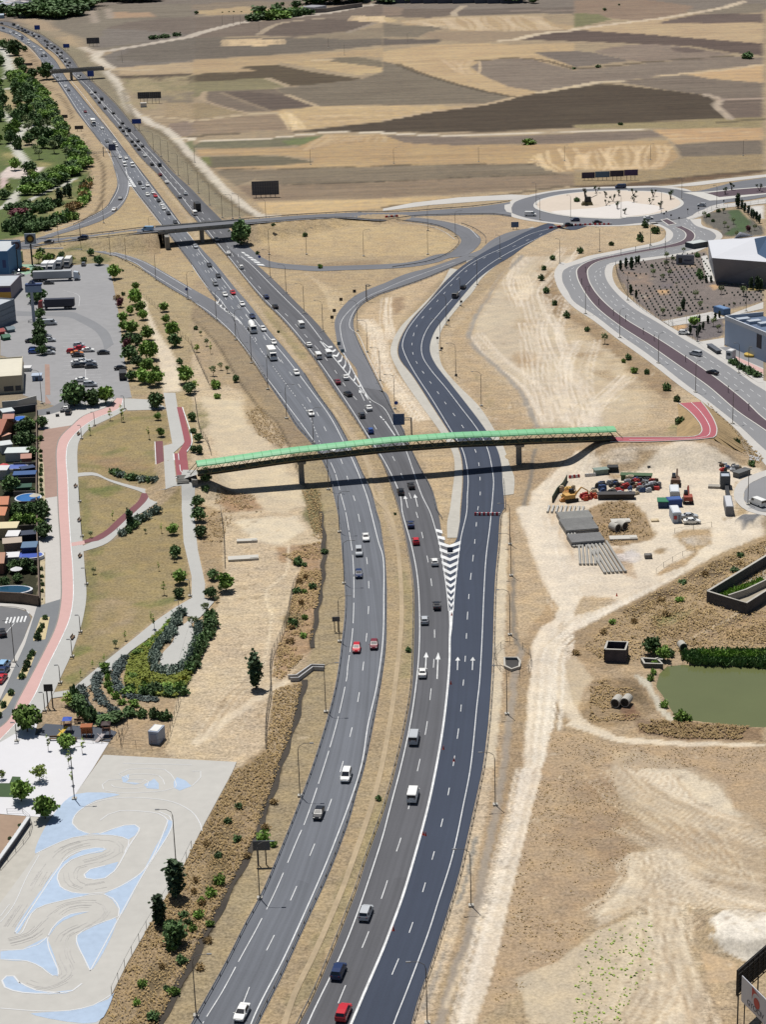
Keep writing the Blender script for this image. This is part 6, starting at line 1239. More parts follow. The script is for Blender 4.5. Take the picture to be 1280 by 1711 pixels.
guard(en,'steel guardrail on the north side of the overpass road',.2,5);guard(es,'steel guardrail on the south side of the overpass road',-.2,5)
# ================================================================ GREEN FOOTBRIDGE
gb=empty('footbridge',(0,0,0),0,'long covered footbridge with green roof and lattice truss sides on two piers','footbridge')
pL,pR=at(331,822,0),at(1027,762,0);axd=(pR-pL);BL=axd.length;axd.normalize();axn=Vector((-axd.y,axd.x,0))
def bz(t_): # deck underside height along the bridge
 ks=[(0,5.0),(.24,6.6),(.45,7.2),(.6,7.0),(.76,6.2),(1.0,4.9)]
 for(a_,za),(b_,zb)in zip(ks,ks[1:]):
  if t_<=b_:f=(t_-a_)/(b_-a_);return za+(zb-za)*(f*f*(3-2*f)*.35+f*.65)
 return ks[-1][1]
def bp_(t_,off=0,up=0):p=pL+axd*(BL*t_)+axn*off;return Vector((p.x,p.y,bz(t_)+up))
NB=46;BW=1.75;BH=3.1
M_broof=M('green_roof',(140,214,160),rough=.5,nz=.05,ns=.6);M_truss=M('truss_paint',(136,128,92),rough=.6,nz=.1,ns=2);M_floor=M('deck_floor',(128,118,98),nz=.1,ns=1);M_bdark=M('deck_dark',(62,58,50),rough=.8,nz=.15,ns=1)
m=MB()
for i in range(NB):
 a_,b_=i/NB,(i+1)/NB
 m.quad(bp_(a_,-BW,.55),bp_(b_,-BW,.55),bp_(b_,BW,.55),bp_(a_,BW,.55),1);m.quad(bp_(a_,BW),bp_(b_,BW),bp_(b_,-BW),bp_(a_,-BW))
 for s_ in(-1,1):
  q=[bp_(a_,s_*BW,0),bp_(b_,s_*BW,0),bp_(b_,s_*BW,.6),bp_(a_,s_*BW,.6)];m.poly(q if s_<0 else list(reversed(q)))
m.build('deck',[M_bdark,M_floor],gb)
prof=[(-2.25,2.95),(-2.2,3.15),(-1.7,3.5),(-.85,3.7),(0,3.75),(.85,3.7),(1.7,3.5),(2.2,3.15),(2.25,2.95)]
m=MB()
for i in range(NB):
 a_,b_=i/NB,(i+1)/NB
 for(o0,z0_),(o1,z1_)in zip(prof,prof[1:]):m.quad(bp_(a_,o0,z0_),bp_(b_,o0,z0_),bp_(b_,o1,z1_),bp_(a_,o1,z1_))
 m.quad(bp_(a_,2.45,2.93),bp_(b_,2.45,2.93),bp_(b_,-2.45,2.93),bp_(a_,-2.45,2.93))
 m.tube([bp_(a_,o_,z_+.03)for o_,z_ in prof[1:-1]],.07,4,cap=False,m=1)
m.build('roof',[M_broof,M('roof_seam',(122,196,140))],gb)
for s_ in(-1,1):
 m=MB()
 m.tube([bp_(i/NB,s_*BW,.62)for i in range(NB+1)],.13,6);m.tube([bp_(i/NB,s_*BW,2.85)for i in range(NB+1)],.12,6);m.tube([bp_(i/NB,s_*BW,1.75)for i in range(NB+1)],.05,4)
 m.build('chord',M_truss,gb)
 m=MB();ND=34
 for i in range(ND):
  a_,c_,b_=i/ND,(i+.5)/ND,(i+1)/ND;m.tube([bp_(a_,s_*BW,.62),bp_(c_,s_*BW,2.85)],.085,5);m.tube([bp_(c_,s_*BW,2.85),bp_(b_,s_*BW,.62)],.085,5)
  m.tube([bp_(a_,s_*BW,.75),bp_(a_,s_*(BW+.25),.2)],.05,4)
 m.build('lattice',M_truss,gb)
 for e_,d_ in((0,-1),(1,1)):
  m=MB();q=bp_(e_,s_*BW,2.8);r_=bp_(e_,s_*BW,.7)+axd*d_*2.0;m.tube([q,r_],.1,6);m.build('end_post',M_truss,gb)
for t_ in(.243,.765):
 q=bp_(t_);g_=pL+axd*(BL*t_);rz=math.atan2(axd.y,axd.x)
 m=MB();m.box((g_.x,g_.y,q.z/2-.35),(1.5,1.1,q.z-.5),rz,taper=.9);m.box((g_.x,g_.y,q.z-.35),(2.2,3.6,.7),rz,taper=1.1);m.build('pier',M_concd,gb)
for t_ in(-.008,1.008):
 g_=pL+axd*(BL*t_);m=MB();m.box((g_.x,g_.y,2.2),(1.6,5,4.2),math.atan2(axd.y,axd.x));m.build('abutment',M_concd,gb)
 # landing slab from the west end of the bridge to the red ramp
lp=[pL+axn*2,pL-axn*2,atg(300,803),atg(305,786)];lz=bz(0)+.7;m=MB();m.quad((lp[0].x,lp[0].y,lz),(lp[1].x,lp[1].y,lz),(lp[2].x,lp[2].y,lp[2].z+.2),(lp[3].x,lp[3].y,lp[3].z+.2));tag(m.build('landing_ramp',M_grpath),kind='structure')
lp=[pR+axn*2,pR-axn*2,rp2[0],rp1[0]];lz=bz(1)+.72;m=MB();m.quad((lp[0].x,lp[0].y,lz),(lp[1].x,lp[1].y,lz),(lp[2].x,lp[2].y,5.2),(lp[3].x,lp[3].y,5.2));tag(m.build('landing_ramp',MATS['red_path']),kind='structure')

# ================================================================ SIGNS AND BILLBOARDS
def panel_sign(tok_l,tok_r,tok_base,hpx,col,text,cat='road sign',name='road_sign',frame=False,thick=.15,backbars=0,posts_=2,matname=None,kids=None,lean=0):
 """a panel whose feet stand at tok_base, its lower edge seen through tok_l..tok_r"""
 bl=at(*px(tok_base)[0]);q=px(tok_l)[0],px(tok_r)[0]
 # place both lower corners at the depth of the feet
 def lift(u):
  d_=(at(u[0],u[1],0)-Vector((0,0,CAM_H)));t_=bl.y/d_.y;v=Vector((0,0,CAM_H))+d_*t_;return v
 a_,b_=lift(q[0]),lift(q[1]);a2,b2=lift((q[0][0],q[0][1]-hpx)),lift((q[1][0],q[1][1]-hpx));H_=a2.z-a_.z;zb=min(a_.z,b_.z)
 root=empty(name,(a_.lerp(b_,.5).x,bl.y,0));c=root.location.copy();w_=(b_-a_).length;lab(root,text,cat)
 rz=math.atan2((b_-a_).y,(b_-a_).x);mt=col if not isinstance(col,tuple)else M(matname or 'panel_%d_%d_%d'%col,col,rough=.5,nz=.04,ns=.5)
 m=MB();m.box((0,0,zb+H_/2),(w_,thick,H_));m.build('panel',mt,root)
 for k in range(posts_):
  x=(-.5+(k+.5)/posts_)*w_*.9;m=MB();m.tube([(x,.12,0),(x,.12,zb+H_*.9)],.12 if w_<12 else.16,6);m.build('post',M_darksteel,root)
 if frame:
  m=MB()
  for k in range(int(w_/1.1)+1):m.box((-w_/2+k*w_/int(w_/1.1),-thick/2-.05,zb+H_/2),(.16,.1,H_*1.02))
  for k in range(4):m.box((0,-thick/2-.12,zb+H_*(k+.5)/4),(w_,.1,.14))
  m.build('frame',M('billboard_frame',(120,124,132),rough=.6),root)
 return root,w_,H_,zb
DKB=(60,62,72);BLU=(32,76,176)
panel_sign('B 405,1305','B 583,1285','B 500,1318',23,(78,84,100),'large billboard seen from behind with pale lattice struts','billboard','billboard',True,posts_=5)
for i,(xl,xr,c_)in enumerate(((50,138,(64,52,88)),(140,238,(96,130,160)),(240,332,(58,48,72)),(334,426,(84,58,110)))):
 panel_sign('D %d,%d'%(xl,1193-i*6),'D %d,%d'%(xr,1190-i*6),'D %d,1205'%xl,10,c_,('violet','pale blue and green','dark plum','purple')[i]+' billboard in the row of four north of the roundabout','billboard','billboard',False,posts_=3)
for tl,tr,tb,h_,t_ in(('A 578,290','A 662,290','A 620,310',10,'dark far billboard beside the second bend of the white track'),('A 920,660','A 998,658','A 960,690',11,'left half of the twin dark billboards beside the dirt track'),('A 1000,658','A 1075,656','A 1040,690',11,'right half of the twin dark billboards beside the dirt track'),('A 400,785','A 450,788','A 425,800',5.5,'small black billboard between park and freeway, farther one'),('A 497,860','A 555,863','A 525,878',6,'small black billboard between park and freeway, nearer one'),('A 150,440','A 215,438','A 180,452',4.5,'small black hoarding among the park trees')):
 panel_sign(tl,tr,tb,h_,DKB,t_,'billboard','billboard',h_>9,posts_=3 if h_>9 else 2)
for tl,tr,tb,h_,t_ in(('A 228,198','A 265,198','A 260,215',7.5,'farthest blue motorway sign above the right carriageway'),('A 420,320','A 462,318','A 470,335',6.5,'blue motorway sign beyond the far overpass'),('A 582,512','A 626,510','A 630,540',9.5,'blue motorway sign in front of the far overpass'),('A 880,828','A 942,825','A 950,870',8,'wide blue motorway sign beside the dirt track'),('C 858,1520','C 908,1515','C 885,1532',9,'blue direction sign on the grass by the roundabout')):
 r_,w_,H_,zb=panel_sign(tl,tr,tb,h_,BLU if 'direction' not in t_ else(98,124,160),t_)
 # gantries
def gantry(tb,arm_px,sg,scol,text,z_=6.5):
 b_=at(*px(tb)[0]);e_=px(arm_px)[0];d_=at(e_[0],e_[1],0)-Vector((0,0,CAM_H));e=Vector((0,0,CAM_H))+d_*(b_.y/d_.y);root=empty('sign_gantry',(b_.x,b_.y,0));lab(root,text,'sign gantry')
 m=MB();m.tube([(0,0,0),(0,0,e.z)],.22,8);m.build('post',M_steel,root);m=MB()
 for dz in(0,-.7):m.tube([(0,0,e.z+dz),(e.x-b_.x,0,e.z+dz)],.1,6)
 n_=max(2,int(abs(e.x-b_.x)/1.2))
 for k in range(n_):x0,x1=(e.x-b_.x)*k/n_,(e.x-b_.x)*(k+1)/n_;m.tube([(x0,0,e.z-(.7 if k%2 else 0)),(x1,0,e.z-(0 if k%2 else.7))],.05,4)
 m.build('arm',M_steel,root);w_,h_=sg;m=MB();m.box((e.x-b_.x,-.2,e.z-.35),(w_,.15,h_));m.build('sign_panel',scol,root)
 return root
gantry('G 192,1190','G 105,1082',(3.4,3.4),M('sign_blue_grey',(74,104,150),rough=.5),'cantilever gantry with blue grey sign beside the entry ramp');gantry('A 590,1110','A 730,1012',(.5,.8),M_darksteel,'cantilever gantry over the exit lane, without lettering')
gantry('c 100,330','c 215,200',(3.8,3.4),M('sign_navy',(48,72,120),rough=.5),'navy sign on an arm above the left carriageway split')
M_backs=M('sign_back',(96,100,108),rough=.5)
panel_sign('N 410,548','N 525,545','N 470,645',16,M_backs,'grey back of a road sign on two posts beside the green bush',posts_=2);panel_sign('J 940,728','J 992,728','J 965,797',7.5,M_backs,'small grey back of a road sign right of the ditch',posts_=2)
gantry('F 1170,300','F 1190,190',(1,.3),M_steel,'double lamp bracket at the outer bend of the ramp')
def small_sign(tok,col,shape,h_,text,cat='road sign',r=.45,pz=0):
 for q in px(tok):
  p=atg(q[0],q[1]);root=empty('road_sign',p);lab(root,text,cat,'small signs');m=MB();m.tube([(0,0,0),(0,0,h_)],.05,5);m.build('post',M_steel,root);m=MB()
  if shape=='disc':m.cyl((0,-.06,h_),r,.06,14,0,'y')
  else:m.box((0,-.06,h_),(r*2,.06,r*2))
  m.build('plate',M('plate_%d_%d_%d'%col,col,rough=.5),root)
small_sign('F 455,45 | G 90,1035 | E 1248,265',BLU,'disc',2.6,'small round blue road sign',r=.6);small_sign('G 365,580 395,650 490,830 525,335 440,462',(60,60,70),'box',1.8,'dark chevron marker on the concrete verge of the new road',r=.4);small_sign('K 450,275',(40,60,90),'box',1.0,'blue gore marker at the chevrons of the new road',r=.7);small_sign('F 955,395 940,440 1000,320 1090,265',(70,60,50),'box',1.8,'dark bend marker on the outside of the entry ramp',r=.6)
small_sign('F 1010,660 985,610',(70,110,130),'box',1.4,'green marker at the nose of the ramp chevrons',r=.6);small_sign('R 655,480 555,490 475,570 400,545 355,510 335,530 890,410',(50,52,56),'box',2.2,'small dark sign at the mouth of the avenue',r=.35)
# roundel signs on the left, pylon sign
def roundel(tok_b,tok_c,rr,c1,c2,boxc,text):
 b_=at(*px(tok_b)[0]);q=px(tok_c)[0];d_=at(q[0],q[1],0)-Vector((0,0,CAM_H));e=Vector((0,0,CAM_H))+d_*(b_.y/d_.y);root=empty('pylon_sign',(b_.x,b_.y,0));lab(root,text,'sign')
 m=MB();m.tube([(0,0,0),(0,0,e.z)],.35,8);m.build('pole',M_darksteel,root);m=MB();m.box((e.x-b_.x,0,e.z),(rr*2.7,.7,rr*2.5));m.build('sign_box',M(boxc[0],boxc[1],rough=.5),root)
 m=MB();m.cyl((e.x-b_.x,-.4,e.z),rr,.12,24,0,'y');m.build('disc',c1,root);m=MB();m.cyl((e.x-b_.x,-.5,e.z),rr*.55,.12,20,0,'y');m.build('roundel',c2,root)
roundel('V 285,335','V 265,100',1.7,M('disc_dark',(84,62,40),rough=.5),M('disc_yellow',(222,168,48),rough=.5),('box_grey',(178,186,196)),'yellow and brown round sign on a tall dark pole');roundel('V 155,380','V 140,160',1.4,M('disc_dark2',(96,60,60),rough=.5),M('disc_grey',(150,140,150),rough=.5),('box_slate',(120,134,156)),'smaller grey and red round sign on a dark pole')
b_=at(*px('V 300,840')[0]);root=empty('pylon_sign',b_);lab(root,'tall pale pylon with blue triangular sign head in the car park','sign')
m=MB();m.box((0,0,7.5),(1.1,.6,15.0),taper=.8);m.build('pylon',M('pylon_grey',(186,196,210),rough=.5),root)
def pz_(tok):
 q=px(tok)[0];d_=at(q[0],q[1],0)-Vector((0,0,CAM_H));return Vector((0,0,CAM_H))+d_*(b_.y/d_.y)
e1,e2,e3=pz_('V 225,560')-b_,pz_('V 370,530')-b_,pz_('V 275,470')-b_
m=MB();m.prism([(e1.x,-1.2),(e2.x,-1.2),(e2.x-1,1.6),(e1.x+1,1.6)],e1.z-.6,e1.z+1.6);m.build('sign_head',M('sign_head_blue',(150,172,206),rough=.5),root);m=MB();m.box(((e1.x+e2.x)/2,.2,e1.z+2.0),(e2.x-e1.x,2.2,.7));m.box((e3.x,0,e1.z+2.9),(3.2,.5,1.4),taper=.3);m.build('sign_crown',M('sign_crown_navy',(70,92,140),rough=.5),root)
ring=MB();pts=[(math.cos(i/12*2*math.pi)*2.2,math.sin(i/12*2*math.pi)*2.2,.4)for i in range(13)];ring.tube(pts,.12,5);ring.build('base_ring',M_steel,root)
# sign at the bottom right: white board with red emblem, and lattice hoarding behind
def boardpt(x,y,D):
 d_=at(x,y,0)-Vector((0,0,CAM_H));return Vector((0,0,CAM_H))+d_*(D/d_.y)
D0=at(1245,1745,0).y
a_,b2_=boardpt(1241,1630,D0),boardpt(1282,1690,D0-2.5*1.0);tl=boardpt(1241,1630,D0)
root=empty('advertising_board',(a_.x,D0,0));lab(root,'white advertising board with a red emblem and dark lettering at the corner','billboard')
Aw=boardpt(1241,1672,D0);At=boardpt(1241,1630,D0);Bt=boardpt(1278,1660,D0-6.0);Bb=boardpt(1278,1697,D0-6.0)
ux=(Vector((Bt.x,Bt.y,0))-Vector((At.x,At.y,0)));wbd=ux.length*1.6;ux.normalize();hb=At.z-Aw.z;slope=(Bt.z-At.z)/(ux.length*((Bt-At).xy.length))
org=Vector((At.x,At.y,Aw.z));slope=0
ang=math.atan2(ux.y,ux.x);loc0=org-Vector((a_.x,D0,0))
m=MB();m.box((loc0.x+ux.x*wbd/2,loc0.y+ux.y*wbd/2,loc0.z+hb/2),(wbd,.12,hb),ang);m.build('board',M('board_white',(214,216,226),rough=.5),root)
for f_ in(.06,.5,.95):
 m=MB();x_,y_=loc0.x+ux.x*wbd*f_-ux.y*.2,loc0.y+ux.y*wbd*f_+ux.x*.2;m.tube([(x_,y_,0),(x_,y_,loc0.z+hb*.9)],.1,6);m.build('post',M_darksteel,root)
fn=Vector((ux.y,-ux.x,0))
def onb(u,v,d_=.09):return(loc0.x+ux.x*u+fn.x*d_,loc0.y+ux.y*u+fn.y*d_,loc0.z+v)
m=MB();hb_=hb;cxm,czm,rr=wbd*.44,hb*.55,hb*.2
out=[(wbd*.30,hb*.98),(wbd*.30,hb*.45)]+[(cxm-math.cos(t_)*hb*.30,czm+math.sin(t_)*hb*.30)for t_ in[x*.22 for x in range(0,9)]]+[(wbd*.56,hb*.80)]
m.poly([onb(u,v)for u,v in reversed(out)]);m.poly([onb(cxm+math.cos(i/16*2*math.pi)*rr,czm-.05*hb+math.sin(i/16*2*math.pi)*rr)for i in range(16)]);m.build('emblem',M('emblem_red',(190,22,32),rough=.5),root)
tx=bpy.data.curves.new('lettering','FONT');tx.body='GYOCIV';tx.size=hb*.30;tx.extrude=.01;to=bpy.data.objects.new('lettering',tx);COL.objects.link(to);dg=bpy.context.evaluated_depsgraph_get();tm_=bpy.data.meshes.new_from_object(to.evaluated_get(dg));bpy.data.objects.remove(to);tm_.materials.clear();tm_.materials.append(M('letter_dark',(70,66,80),rough=.6))
lt=link('lettering',tm_,root,onb(wbd*.17,hb*.13,.1));lt.rotation_euler=(math.pi/2,0,ang)
la,lb=boardpt(1232.5,1665,at(1234,1692,0).y+0),None
Dh=at(1234,1712,0).y;p0=boardpt(1233,1665,Dh);p1=boardpt(1233,1622,Dh);q1=boardpt(1282,1594,Dh+7);root=empty('lattice_hoarding',(p0.x,Dh,0));lab(root,'black lattice back of a hoarding behind the white advertising board','billboard')
uu=Vector((q1.x-p1.x,q1.y-p1.y,0));Lh=uu.length*1.4;uu.normalize();hh=p1.z-p0.z;m=MB()
for k in range(9):c=uu*(Lh*k/8);m.box((c.x,c.y,p0.z+hh/2),(.14,.14,hh),math.atan2(uu.y,uu.x))
for k in range(7):c=uu*(Lh/2);m.box((c.x,c.y,p0.z+hh*k/6),(Lh,.12,.12),math.atan2(uu.y,uu.x))
m.build('lattice',M_black,root);m=MB();c=uu*(Lh/2)+Vector((-uu.y,uu.x,0))*.25;m.box((c.x,c.y,p0.z+hh/2),(Lh,.06,hh),math.atan2(uu.y,uu.x));m.build('back_sheet',M('hoarding_back',(76,76,78),rough=.8,nz=.2,ns=1),root)
for f_ in(.02,.5,.98):m=MB();c=uu*(Lh*f_);m.tube([(c.x,c.y,0),(c.x,c.y,p0.z+.3)],.12,6);m.build('post',M_darksteel,root)
# ================================================================ VEGETATION
def leafmat(name,rgb,rgb2=None):
 m=bpy.data.materials.new(name);m.use_nodes=True;t=m.node_tree;b=t.nodes['Principled BSDF'];b.inputs['Roughness'].default_value=.7;b.inputs['Specular IOR Level'].default_value=.25
 N_=t.nodes.new;L_=t.links.new;tc=N_('ShaderNodeTexCoord');n=N_('ShaderNodeTexNoise');n.inputs['Scale'].default_value=1.3;n.inputs['Detail'].default_value=3;L_(tc.outputs['Object'],n.inputs[0]);oi=N_('ShaderNodeObjectInfo')
 a_=N_('ShaderNodeMath');a_.operation='MULTIPLY_ADD';L_(oi.outputs['Random'],a_.inputs[0]);a_.inputs[1].default_value=.6;L_(n.outputs[0],a_.inputs[2])
 r=N_('ShaderNodeValToRGB');L_(a_.outputs[0],r.inputs[0]);c1=alb(*rgb);c2=alb(*(rgb2 or tuple(min(255,int(v*1.5))for v in rgb)));r.color_ramp.elements[0].position=.38;r.color_ramp.elements[0].color=(*c1,1);r.color_ramp.elements[1].position=1.0;r.color_ramp.elements[1].color=(*c2,1);L_(r.outputs[0],b.inputs['Base Color']);return m
LM=dict(g=leafmat('leaf_green',(104,130,62)),d=leafmat('leaf_dark',(76,98,60)),c=leafmat('leaf_cypress',(58,74,52)),l=leafmat('leaf_light',(136,152,80)),o=leafmat('leaf_olive',(106,116,82)),y=leafmat('leaf_yellowish',(116,124,40),(160,160,60)),b=leafmat('leaf_bluegrey',(112,132,118),(156,172,156)),v=leafmat('leaf_violet',(92,106,104),(124,138,132)),p=leafmat('leaf_plum',(92,52,60),(140,80,90)),t=leafmat('dry_straw',(196,166,112),(226,196,142)),s=leafmat('dry_scrub',(166,140,96),(208,178,126)))
def leaves(rs,n,q,size,rx,rz,zc,clump=.55,shell=.45,pts=None):
 m=MB()
 for i in range(n):
  if pts:c=Vector(pts[i%len(pts)])
  else:
   while True:
    u=Vector((rs.uniform(-1,1),rs.uniform(-1,1),rs.uniform(-1,1)))
    if shell<u.length<1:break
   k=1+.22*math.sin(3*math.atan2(u.y,u.x)+i*.01)
   c=Vector((u.x*rx*k,u.y*rx*k,zc+u.z*rz))
  cl=clump*rs.uniform(.6,1.3)
  for j in range(q):
   p=c+Vector((rs.gauss(0,1),rs.gauss(0,1),rs.gauss(0,.8)))*cl*.6
   a_=Vector((rs.uniform(-1,1),rs.uniform(-1,1),rs.uniform(-.6,.6))).normalized();b_=a_.cross(Vector((rs.uniform(-1,1),rs.uniform(-1,1),rs.uniform(-1,1)))).normalized();s_=size*rs.uniform(.6,1.3)
   m.quad(p-a_*s_-b_*s_*.6,p+a_*s_*.4-b_*s_*.9,p+a_*s_+b_*s_*.6,p-a_*s_*.4+b_*s_*.9)
 return m
def trunk(h_,r,rs,spread=1.0,n=4):
 m=MB();m.tube([(0,0,0),(.05,0,h_*.5),(0,.06,h_)],[r,r*.8,r*.55],6)
 for k in range(n):an=k*2*math.pi/n+rs.random();m.tube([(0,0,h_*.75),(math.cos(an)*spread*.5,math.sin(an)*spread*.5,h_*1.15),(math.cos(an)*spread,math.sin(an)*spread,h_*1.45)],[r*.5,r*.35,r*.15],4)
 return m
TP={}
def tproto(key,name,lm,seed,n,q,size,rx,rz,zc,th,tr,**kw):
 rs=random.Random(seed);root=empty(name,(0,0,0));leaves(rs,n,q,size,rx,rz,zc,**kw).build('crown',LM[lm],root)
 if th:trunk(th,tr,rs,rx*.5).build('trunk',M_bark,root)
 TP.setdefault(key,[]).append(proto(root))
for sd in(1,2,3):tproto('g','tree','g',sd,70,12,.17,.92,.85,1.35,.75,.07,clump=.30);tproto('d','tree','d',sd+9,80,12,.17,.95,.95,1.30,.6,.08,clump=.30);tproto('l','tree','l',sd+20,40,10,.13,.8,.8,1.5,.9,.05,clump=.24)
for sd in(1,2):tproto('c','cypress_tree','c',sd+30,90,10,.13,.36,1.5,1.75,.4,.06,clump=.20,shell=.2);tproto('b','shrub','d',sd+40,36,10,.17,.85,.5,.5,0,0,clump=.28,shell=.1);tproto('o','olive_tree','o',sd+50,22,10,.12,.75,.5,1.35,.7,.07,clump=.22);tproto('s','sapling','l',sd+60,12,8,.09,.35,.8,1.6,1.2,.035,clump=.14,shell=.1);tproto('B','shrub','g',sd+70,36,10,.17,.85,.5,.5,0,0,clump=.28,shell=.1);tproto('y','dry_shrub','s',sd+80,30,10,.14,.85,.45,.4,0,0,clump=.3,shell=.1)
tproto('v','lavender_shrub','v',91,30,10,.15,.85,.5,.5,0,0,clump=.28,shell=.1);tproto('w','shrub','b',92,34,10,.16,.9,.45,.45,0,0,clump=.28,shell=.1);tproto('p','plum_tree','p',93,50,10,.16,.9,.8,1.2,.6,.07,clump=.3);tproto('Y','shrub','y',94,34,10,.16,.9,.4,.4,0,0,clump=.28,shell=.1)
# two-headed young trees of the roundabout
rs=random.Random(5)
for sd in(0,1):
 root=empty('tree',(0,0,0));m=MB();heads=[]
 for k in range(3):
  an=sd+k*2.1;e=(math.cos(an)*.9,math.sin(an)*.3,1.5+.3*k);m.tube([(0,0,0),(e[0]*.35,e[1]*.35,.7),e],[.12,.09,.05],5);heads.append(e)
 m.build('trunk',M_bark,root);leaves(rs,16,10,.13,1,1,0,clump=.36,pts=heads).build('crown',LM['c'],root);TP.setdefault('Z',[]).append(proto(root))
NAMES=dict(g='tree',d='tree',l='tree',c='cypress_tree',b='shrub',B='shrub',o='olive_tree',s='sapling',y='dry_shrub',v='lavender_shrub',w='shrub',p='plum_tree',Y='shrub',Z='young_tree')
HT=dict(g=2.2,d=2.25,l=2.3,c=3.25,b=1.0,B=1.0,o=1.9,s=2.4,y=.85,v=1.0,w=.9,p=2.0,Y=.8,Z=2.2)
rt=random.Random(77)
def plant(key,p,wm,hm=None,text='',cat='tree',group=None):
 src=rt.choice(TP[key]);wr={'c':.42,'s':.45}.get(key,1.0)*1.0;sx=wm/2/wr;sz=(hm or wm)/HT[key]*1.0
 o=clone(src,p-Vector((0,0,.05)),rt.uniform(0,6.28),scale=(sx,sx,sz));o.name=NAMES[key];lab(o,text,cat,group);return o
def trees(txt,key,text,group,cat='tree',hf=1.15):
 """tokens x,y(,width in tile pixels): foot of each trunk in the photo"""
 t_='Z'
 for k in txt.replace('|',' ').split():
  if k in TL:t_=k;continue
  kk=key
  if ':' in k:k,kk=k.split(':')
  q=px(t_+' '+k)[0];p=atg(q[0],q[1]);w_=(q[2]if len(q)>2 else 60)/TL[t_][2]/pxm(p);h_=w_*hf*{'c':3.0,'s':2.3,'b':.55,'B':.55,'y':.5,'w':.5,'v':.5}.get(kk,1)
  plant(kk,p,w_,h_,text,cat,group)
def belt(s,sp,key,w_,text,group,rows=1,gap=4,cat='tree',hm=None,jit=1.0,kz=None):
 P_=cr(W_(s),1.0);n=int(plen(P_)/sp)+1;P_=resample(P_,max(2,n))
 for r in range(rows):
  for p in offs(P_,(r-(rows-1)/2)*gap):
   q=p+Vector((rt.uniform(-jit,jit),rt.uniform(-jit,jit),0));q.z=gz(q.x,q.y)if RAISE else 0;ww=w_*rt.uniform(.75,1.25);k=rt.choice(key);plant(k,q,ww,(hm or ww*1.1)*rt.uniform(.85,1.15),text,cat,group)
   # trees named one by one
trees('E 760,150,80 820,260,34:b 905,225,46 905,325,90 955,425,60 935,380,70 820,440,60 880,520,80 860,605,80:d 1000,690,112 870,705,92:d 920,745,70:d 985,775,80 1040,800,60 880,830,60:d 960,850,80 1020,870,90 1060,850,66 800,340,54:p 780,290,50:y 845,620,60:p 830,500,60 870,390,50 940,830,70 920,590,60:d 985,560,80','g','leafy tree in the planted strip east of the car park','trees east of the car park')
trees('E 1095,370,56 1110,450,50 1150,545,94 1165,605,80:d 1200,715,46:b 1240,850,100 1270,920,70:d 1040,1015,90:d 1055,1095,42 1075,1205,50','g','tree beside the sandy path toward the footbridge','trees along the sandy path')
trees('E 495,1000,150:d 615,1000,104:d 705,985,112','g','large round tree at the south edge of the car park','round trees of the car park',hf=1.05)
trees('E 250,155,76 240,310,100 265,420,64 265,500,72 260,560,80 268,610,84 280,660,60','d','dense tree in the row inside the car park','tree row inside the car park',hf=1.1)
trees('V 340,320,90:l 420,310,110:B 360,240,80:b 540,300,60 545,245,50:b 640,320,60:l 745,300,60:b 810,250,55 850,280,40:b 875,335,75:d 1090,390,24:b 460,290,50 60,230,60 120,60,90:b 240,50,80:b 330,30,90:b','d','tree or bush between the car park and the ramp','greenery north of the car park')
trees('J 430,1180,80:c 145,450,64:d 230,525,104 130,575,70:d 95,685,74:o 195,545,54:o 60,165,70:d 50,60,80:d 170,600,40:o 30,760,60:o 0,760,60:o','g','dark tree beside the straight grey path','trees beside the straight path')
trees('F 95,1600,60:d 40,1680,70:d 100,1510,60:d 95,1470,50:d 10,1180,50:b 45,1240,50 50,1320,50 12,1310,40 5,1100,50 20,900,60:l','d','young tree on the slope west of the footbridge','young trees west of the footbridge')
trees('F 30,490,34:b 35,640,44:l 100,600,44:o 125,650,30:s 145,800,60:o 195,760,44:o 240,780,44:o 295,840,40:d 160,880,80:B 170,950,50:B 860,80,40:B 60,530,30:o','o','small tree on the dry slope left of the merging ramp','small trees left of the merging ramp')
trees('I 1155,150,66 1170,300,70:d 1200,475,84 605,168,40:o 625,412,40:o 770,905,50:o 970,140,30:o 450,1290,80:l 470,1310,50:l 180,1465,160 440,1590,100 320,1595,44:s 548,1610,44:s 460,1700,50:s 1195,570,60:d 1165,330,44:o 870,100,40:c 930,60,70:b 1030,780,44:s','g','park tree on the lawn below the footbridge','trees of the lower park')
trees('I 1078,135,26 1095,550,40 1060,390,24 1005,720,24 835,855,30 618,1040,24 535,1100,24 695,1000,24 | E 995,1220,34 810,1105,44 735,1095,34 600,1195,30 820,1110,20 | I 750,50,26','s','thin sapling on the dry park lawn','saplings on the park lawns')
trees('M 140,220,130 300,335,140 265,85,110:l 10,75,60:l 485,110,40:s 130,385,30:b 65,475,30:b','g','round tree casting shadow on the white plaza','plaza trees')
trees('M 1175,860,104 1068,1050,80','c','tall dark cypress-like tree at the karting slab edge','conical trees by the karting slab',hf=1.0);trees('M 1165,1180,150:d 1210,1300,80:b 1260,1040,60:b 915,1575,56:B 1020,1680,90:b 1110,1480,50:b | N 190,770,90:B 130,850,80:B 65,900,60:B 50,1000,80:B 10,1080,60:B 545,520,56:B 480,490,110:B','b','green bush on the scrubby bank beside the karting slab','bushes on the scrubby bank','bush')
trees('J 695,760,90 800,510,60 715,340,70:B 700,540,60 1010,1380,0.1 40,1130,50','b','bush in the dry scrub strip left of the freeway','bushes in the scrub strip','bush')if False else trees('J 675,760,84 810,510,56 715,350,70 700,540,60','b','bush in the dry scrub strip left of the freeway','bushes in the scrub strip','bush')
trees('K 170,930,44 80,15,24 | N 1250,210,44 | F 580,510,20 | B 440,1700,30','b','small dark bush on the freeway median','median bushes','bush')
